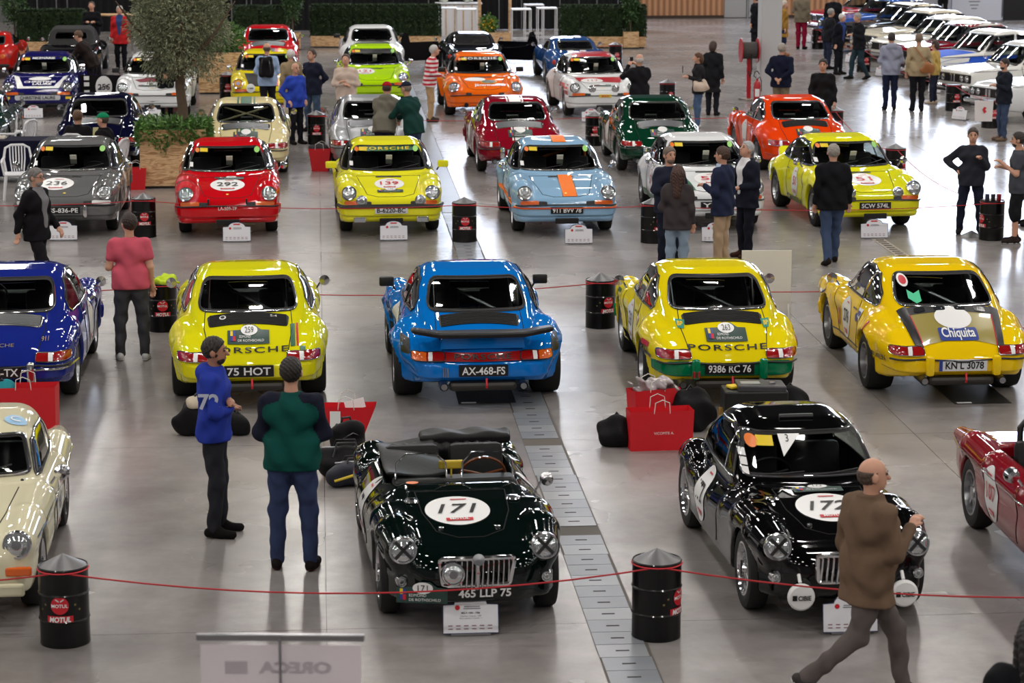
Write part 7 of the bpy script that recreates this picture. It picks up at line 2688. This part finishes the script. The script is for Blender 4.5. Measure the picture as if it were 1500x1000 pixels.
MB().rbox((0, 0, 2.02), (.83, .03, .035), .006).build('top_rail', STEEL, o)
MB().tube([(0, -.02, .06), (0, -.02, 2.02)], .008, 8).build('support_pole', STEEL, o)
MB().rbox((0, 0, .05), (.85, .22, .10), .02).build('cassette', STEEL, o)
GB = mat('ghost_print', (186, 176, 184), rough=.8)
text_obj('mirrored_lettering', 'ORECA', .055, GB, o, (.07, -.004, 1.865), (-1, 0, 0), (0, 0, 1), bold=.05, width=.36)
MB().rbox((-.22, -.004, 1.865), (.11, .003, .065), .001).build('mirrored_mark', GB, o)

# ------------------------------------------------------------------ planters and plants
X, Y = G(251, 276)
w = 1.16
tp_ = planter_box('large plywood planter holding the olive tree', (X, Y + w / 2), w, w, 1.02, GRID)
tree = thing('olive_tree', 'olive tree with round grey-green crown in a plywood planter', 'tree', (X + .14, Y + w / 2, .98), 0)
MB().tube([(0, 0, -.02), (.02, .02, .35), (-.02, .0, .75), (.0, .0, 1.05)], [.115, .095, .085, .10], 10).build('trunk', BARK, tree, True)
br = MB()
for k in range(9):
    a = k * .7
    r_ = .35 + .25 * (k % 3)
    br.tube([(0, 0, .95), (r_ * .4 * math.cos(a), r_ * .4 * math.sin(a), 1.3), (r_ * math.cos(a), r_ * math.sin(a), 1.7 + .2 * (k % 2)), (r_ * 1.4 * math.cos(a + .2), r_ * 1.4 * math.sin(a + .2), 2.3)], [.055, .04, .025, .01], 6)
br.build('branches', BARK, tree, True)
leaves(30000, shell_scatter((0, 0, 1.95), (.90, .90, 1.12), .35), .075, OLIVE, 'foliage', tree, wid=.26, flat=.8)
def rim(n):
    P = RNG.uniform(-1, 1, (n, 3))
    e = RNG.uniform(0, 1, n) < .62
    ax = RNG.choice(2, n)
    P[e, ax[e]] = np.sign(P[e, ax[e]]) * RNG.uniform(.92, 1.12, e.sum())
    Z = np.where(e, RNG.uniform(-.22, .10, n) - .18 * np.maximum(0, np.sin(P[:, 0] * 5 + P[:, 1] * 3)) * (RNG.uniform(0, 1, n) < .6), RNG.uniform(0, .16, n))
    Q = np.stack([P[:, 0] * .56, P[:, 1] * .56, Z], 1)
    D = np.stack([P[:, 0], P[:, 1], RNG.uniform(-.5, .8, n)], 1)
    return Q, D
fp = thing('trailing_fern', 'green trailing fern around the foot of the olive tree', 'plant', (X, Y + w / 2, 1.02), GRID)
leaves(4200, rim, .10, FERN, 'fronds', fp, wid=.35, flat=.6)
MB().tube([(0, 0, -.06), (0.02, 0, .06)], .03, 6).build('stem', BARK, fp)
X2, Y2 = G(322, 138)
planter_box('far plywood planter with shrubs', (X2, Y2 + .55), 1.1, 1.1, 1.0, GRID)
sh_ = thing('shrub', 'bushy green shrub in the far plywood planter', 'plant', (X2, Y2 + .55, .96), 0)
leaves(2600, shell_scatter((0, 0, .35), (.60, .60, .42), .5), .10, FERN, 'foliage', sh_, wid=.4, flat=.7)
MB().tube([(0, 0, 0), (.03, 0, .3)], .04, 6).build('stem', BARK, sh_)


def bg(px, py):
    return G(px, py)


HED = 0
for (x0, x1, yb, words) in ((25, 125, 79, 'behind the black cabriolet'), (343, 420, 72, 'between the olive tree and the green topiary'), (455, 645, 70, 'between the white bar and the slender tree'), (820, 946, 71, 'beyond the blue low coupe')):
    A, B = G(x0, yb), G(x1, yb)
    L = math.hypot(B[0] - A[0], B[1] - A[1])
    ang = math.atan2(B[1] - A[1], B[0] - A[0])
    cx_, cy_ = (A[0] + B[0]) / 2, (A[1] + B[1]) / 2 + .25
    planter_box('long plywood trough ' + words, (cx_, cy_), L, .5, .34, ang, 'planter_trough', 'plywood troughs under the hedges')
    n = max(1, int(round(L / .66)))
    for k in range(n):
        t = (k + .5) / n
        hedge('clipped box hedge block in the trough ' + words, (A[0] + (B[0] - A[0]) * t, A[1] + (B[1] - A[1]) * t + .25), ang, L / n - .02, .42, .92, .33)
for (px_, py_, lb, hh, rr) in ((20, 78, 'round leafy bush beside the hedge behind the cabriolet', 1.3, .42), (428, 74, 'tall slender tree between two hedge troughs', 1.5, .30), (924, 72, 'slender topiary tree beside the wood-clad wall', 1.3, .26)):
    X3, Y3 = G(px_, py_)
    pb = planter_box('square plywood planter under the ' + lb, (X3, Y3 + .3), .46, .46, .5, GRID)
    t3 = thing('topiary', lb, 'tree', (X3, Y3 + .3, .46), 0)
    MB().tube([(0, 0, 0), (0, 0, hh * .8)], .03, 6).build('trunk', BARK, t3, True)
    leaves(2200, shell_scatter((0, 0, hh * .75), (rr, rr, hh * .55), .4), .085, leaf_mat('topiary_leaf', (34, 62, 30), (70, 100, 52)), 'foliage', t3, wid=.5, flat=.7)

# black drapes on poles behind the plants
hyD = 82.5
DRAPE = mat('black_drape', (10, 10, 14), rough=.95)
xs0, xs1 = hx_at(30, hyD), hx_at(935, hyD)
n = 15
for k in range(n):
    a, b = xs0 + (xs1 - xs0) * k / n, xs0 + (xs1 - xs0) * (k + 1) / n
    v, f = [], []
    for q in range(25):
        x_ = a + (b - a) * q / 24
        for z_ in (.02, 2.9):
            v.append(HW(x_, hyD + .05 * math.sin(q * 1.6), z_))
    for q in range(24):
        f.append((q * 2, q * 2 + 2, q * 2 + 3, q * 2 + 1))
    tag(mesh('drape', v, f, DRAPE, None, True), 'black drape hanging behind the hedges', 'curtain', 'black drapes across the hall end')
for px_ in (56, 84, 100, 340, 362, 369, 398, 628, 655, 700, 731, 764, 820, 848, 874, 905):
    x_ = hx_at(px_, hyD - .25)
    o = thing('drape_pole', 'slim metal upright standing before the black drapes', 'pole', HW(x_, hyD - .25, 0), GRID, 'metal uprights before the drapes')
    MB().tube([(0, 0, .01), (0, 0, 2.95)], .022, 8).build('upright', ALU, o, True)
    MB().box((0, 0, .006), (.3, .2, .012)).build('base_plate', ALU, o)

# bar, high tables, flowers
X, Y = G(672, 55)
o = thing('bar_counter', 'white bar counter with pale wood uprights', 'counter', (X, Y + .35, 0), GRID)
for k in range(5):
    MB().box((-.56 + k * .28, -.02, .52), (.25, .03, .98)).build('front_panel', PLASTIC, o)
    MB().box((-.42 + k * .28, -.04, .52), (.03, .04, 1.0)).build('wood_strip', PLY, o)
MB().rbox((0, .22, 1.06), (1.5, .55, .05), .01).build('counter_top', PLASTIC, o)
MB().box((0, .25, .5), (1.3, .4, 1.0)).build('counter_body', mat('counter_grey', (120, 116, 116)), o)
for k, (dx, lb) in enumerate(((-.5, 'bowl of white flowers on the bar, left'), (.28, 'bowl of white flowers on the bar, right'))):
    f_ = thing('flower_bowl', 'white bowl of pale flowers on the bar counter', 'flowers', (X + dx, Y + .55, 1.085), 0, 'bowls of flowers on the bar')
    MB().lathe([(.05, 0), (.09, .04), (.08, .10), (.06, .10)], 14, cap=False).build('bowl', PLASTIC, f_, True)
    leaves(260, shell_scatter((0, 0, .16), (.16, .16, .10), .3), .07, leaf_mat('pale_flower', (200, 214, 180), (240, 240, 230)), 'blooms', f_, wid=.8)
X, Y = G(724, 69)
pb = planter_box('plywood planter with yellow flowers beside the bar', (X, Y + .3), .98, .5, .42, GRID)
fl_ = thing('flowering_plant', 'leafy plant with small yellow flowers by the bar', 'plant', (X, Y + .3, .40), 0)
leaves(900, shell_scatter((-.18, 0, .26), (.26, .2, .30), .3), .09, FERN, 'foliage', fl_, wid=.5, flat=.7)
leaves(120, shell_scatter((-.18, -.1, .28), (.22, .2, .22), .6), .05, mat('yellow_bloom', (226, 190, 40)), 'blooms', fl_, wid=.9)
MB().tube([(0, 0, 0), (-.1, 0, .3)], .02, 5).build('stem', BARK, fl_)
for px_ in (702, 747):
    X5, Y5 = G(px_, 66)
    o = thing('timber_post', 'pale timber post beside the bar planter', 'post', (X5, Y5 + .75, 0), GRID, 'timber posts by the bar')
    MB().box((0, 0, 1.3), (.09, .09, 2.6)).build('post', PLY, o)
    MB().box((0, 0, .02), (.2, .2, .04)).build('base_plate', ALU, o)
for (px_, py_, lb) in ((655, 64, 'white high table in front of the bar, beside the hedge'), (683, 66, 'white high table in front of the bar, beside the planter'), (763, 66, 'white high table beside the bar planter posts'), (782, 58, 'white high table behind the two others by the drapes'), (801, 64, 'white high table beside the hedge beyond the blue coupe')):
    X4, Y4 = G(px_, py_)
    high_table(lb, (X4, Y4 + .3), GRID)
X, Y = G(158, 76)
o = thing('bar_table', 'wood-topped high table with steel legs behind the red jacket', 'table', (X, Y + .3, 0), GRID)
MB().rbox((0, 0, 1.08), (1.5, .6, .04), .01).build('table_top', PLY, o)
for sx in (-1, 1):
    for sy in (-1, 1):
        MB().tube([(sx * .68, sy * .24, 0), (sx * .68, sy * .24, 1.06)], .02, 6).build('leg', STEEL, o)

# covered table, chairs
X, Y = G(20, 268)
o = thing('covered_table', 'long table under a dark blue cloth behind the grey coupe', 'table', (X, Y + .35, 0), GRID)
MB().box((0, 0, .735), (1.6, .7, .03)).build('table_top', MATS['white_board'], o)
MB().box((0, 0, .44), (1.64, .74, .64), taper=.985).build('tablecloth', cloth((20, 22, 44)), o)
for sx in (-1, 1):
    for sy in (-1, 1):
        MB().box((sx * .7, sy * .28, .37), (.04, .04, .74)).build('leg', STEEL, o)
tag(MB().rbox((X - .35, Y + .35, .775), (.34, .24, .03), .008).box((X - .28, Y + .33, .80), (.2, .14, .015), rz=.4).build('paper_stack', mat('paper', (206, 198, 186), rough=.8)), 'stack of papers on the covered table', 'papers')
X5, Y5 = G(28, 291)
garden_chair('white plastic chair at the covered table, back turned', (X5, Y5), math.pi + .2)
garden_chair('white plastic chair under the person in the green cap', G(160, 277), math.radians(75))
garden_chair('white plastic chair under the seated person without a cap', G(117, 266), math.radians(-10))
X5, Y5 = G(27, 244)
garden_chair('white plastic chair beyond the covered table', (X5, Y5), 1.2)
X6, Y6 = G(136, 264)
o = thing('bistro_table', 'small dark table between the two seated people', 'table', (X6, Y6, 0), 0)
MB().rbox((0, .1, .72), (.8, .5, .03), .01).build('table_top', mat('dark_table', (36, 34, 38), rough=.5), o)
for sx in (-1, 1):
    for sy in (-1, 1):
        MB().tube([(sx * .34, .1 + sy * .2, 0), (sx * .34, .1 + sy * .2, .71)], .018, 6).build('leg', STEEL, o)
tag(MB().add([(X6 + .02, Y6 + .0, .737), (X6 + .16, Y6 + .03, .737), (X6 + .16, Y6 + .12, .95), (X6 + .02, Y6 + .09, .95), (X6 + .02, Y6 + .16, .737), (X6 + .16, Y6 + .19, .737)], [(0, 1, 2, 3), (3, 2, 5, 4)]).build('menu_card', mat('menu_card', (186, 180, 130), rough=.6)), 'folded yellow card standing on the small table', 'card')

# hose reel and extinguisher at the column
X, Y = G(1096, 146)
o = thing('hose_reel', 'red fire hose reel with dark hose beside the column', 'hose reel', (X, Y, 0), GRID)
RP = mat('fire_red', (170, 22, 34), rough=.35)
MB().box((0, 0, .55), (.10, .10, 1.10)).build('stand', RP, o)
MB().lathe([(.20, -.17), (.20, .17)], 28, c=(0, -.02, 1.18), axis='X').build('hose', mat('dark_hose', (64, 60, 58), rough=.7, bump=.5, bscale=30), o, True)
for sx in (-1, 1):
    MB().lathe([(.001, -.012), (.29, -.012), (.30, 0), (.29, .012), (.001, .012)], 32, c=(sx * .20, -.02, 1.18), axis='X', cap=False).build('reel_disc', RP, o, True)
MB().tube([(.02, -.2, 1.1), (.03, -.22, .75), (.0, -.2, .55), (-.04, -.16, .7)], .018, 6).build('nozzle_hose', BLACK, o, True)
MB().tube([(-.05, -.05, .03), (-.25, -.15, .03), (-.1, -.3, .03), (.2, -.2, .03), (.15, -.02, .03)], .025, 6).build('floor_hose', mat('grey_hose', (170, 164, 156), rough=.7), o, True)
X, Y = G(1108, 149)
o = thing('fire_extinguisher', 'red fire extinguisher standing by the column', 'extinguisher', (X, Y - .1, 0), 0)
MB().lathe([(.075, 0), (.082, .02), (.082, .42), (.06, .48), (.025, .52), (.025, .56)], 20, cap=True).build('cylinder', RP, o, True)
MB().tube([(0, 0, .55), (.06, 0, .60), (.10, 0, .50), (.10, -.02, .25)], .012, 6).build('hose', BLACK, o, True)
MB().tube([(-.02, 0, .57), (-.08, 0, .62), (-.06, 0, .72), (0, 0, .74), (.05, 0, .66)], .012, 6).build('handle', BLACK, o, True)
mesh('label', [(.083 * math.sin(a), -.083 * math.cos(a), z) for z in (.14, .32) for a in (-.7, -.35, 0, .35, .7)], [(i, i + 1, i + 6, i + 5) for i in range(4)], WHITE, o)

# display panels at the far right
for k, (x0, x1, lb, colr) in enumerate(((1338, 1392, 'pale grey exhibition screen beside the wood-clad wall', (176, 178, 190)), (1394, 1466, 'white exhibition screen with small print', (206, 210, 224)), (1469, 1540, 'black exhibition screen behind the white saloons', (16, 16, 18)))):
    hy = 85.5 - .05 * k
    xa, xb = hx_at(x0, hy), hx_at(x1, hy)
    o = thing('exhibition_screen', lb, 'screen', HW((xa + xb) / 2, hy, 0), GRID, 'tall exhibition screens')
    MB().box((0, 0, 1.25), (xb - xa, .06, 2.5)).build('panel', mat('panel_%d' % k, colr, rough=.6), o)
    MB().box((0, 0, .02), (xb - xa, .4, .04)).build('foot_plate', STEEL, o)
    if k == 1:
        for q in range(14):
            MB().box((-.1, -.032, .45 + q * .12 + .1 * (q // 4)), (.2 + .1 * (q % 3), .004, .035)).build('print_line', GREYTXT, o)

# things carried
def carried(name, label, cat, loc):
    return thing(name, label, cat, loc, 0)
x, y = G(1433, 207)
o = carried('carrier_bag', 'white carrier bag with a small red emblem held in a hand', 'carrier bag', (x + .08, y - .05, .42))
MB().add([(-.17, -.04, 0), (.17, -.04, 0), (.19, -.02, .42), (-.19, -.02, .42), (-.17, .04, 0), (.17, .04, 0), (.19, .02, .42), (-.19, .02, .42)], [(0, 1, 2, 3), (5, 4, 7, 6), (4, 0, 3, 7), (1, 5, 6, 2), (4, 5, 1, 0)]).build('bag_body', mat('white_carrier', (218, 212, 212), rough=.5), o)
MB().tube([(-.07, 0, .41), (-.05, 0, .52), (.05, 0, .52), (.07, 0, .41)], .006, 5).build('handle', REDP, o)
MB().add([(.0, -.045, .16), (.05, -.044, .2), (.02, -.043, .24), (.05, -.042, .28), (0, -.042, .3), (-.04, -.043, .24)], [(0, 1, 2, 3, 4, 5)]).build('emblem', REDP, o)
x, y = G(393, 178)
soft_bag('black backpack worn over a pale blue shirt', (x, y - .24, .98), math.pi, (.32, .18, .46), 'backpack')
x, y = G(1343, 163)
soft_bag('tan leather shoulder bag over a beige shirt', (x + .20, y - .22, .88), .2, (.32, .12, .28), 'slump', mat('tan_leather', (156, 98, 52), rough=.5), name='shoulder_bag')
tag(MB().tube([(x + .16, y - .24, 1.10), (x + .02, y - .22, 1.3), (x - .12, y - .14, 1.48), (x - .13, y + .04, 1.50)], .014, 5).build('bag_strap', MATS['tan_leather'], None, True), 'tan leather strap across the beige shirt', 'strap')
x, y = G(1022, 187)
soft_bag('pale handbag on an arm in a black sleeve', (x + .02, y - .26, .80), .1, (.34, .14, .24), 'slump', mat('pale_leather', (196, 176, 160), rough=.5), name='handbag')
def phone(lb, x, y, z, rz=0.0):
    tag(MB().rbox((x, y, z), (.075, .012, .15), .004, rz=rz).box((x, y - .007, z), (.06, .002, .12), rz=rz).build('telephone', BLACK), lb, 'telephone', 'telephones in hands')
x, y = G(1022, 187)
phone('telephone held up beside the pale handbag', x - .34, y - .02, 1.26, 1.4)
x, y = G(137, 101)
phone('telephone in the hands before a black top', x, y - .36, 1.22)
x, y = G(936, 203)
phone('telephone raised in front of the black coat', x - .15, y + .40, 1.58, .3)
x, y = G(1203, 213)
o = thing('camera_body', 'black camera carried in a lowered hand', 'camera', (x - .17, y - .03, .80), 0)
MB().rbox((0, 0, .05), (.14, .07, .10), .015).build('camera_housing', BLACK, o)
MB().lathe([(.04, -.16), (.04, -.03)], 16, c=(0, 0, .05), axis='Y').build('lens', BLACK, o, True)
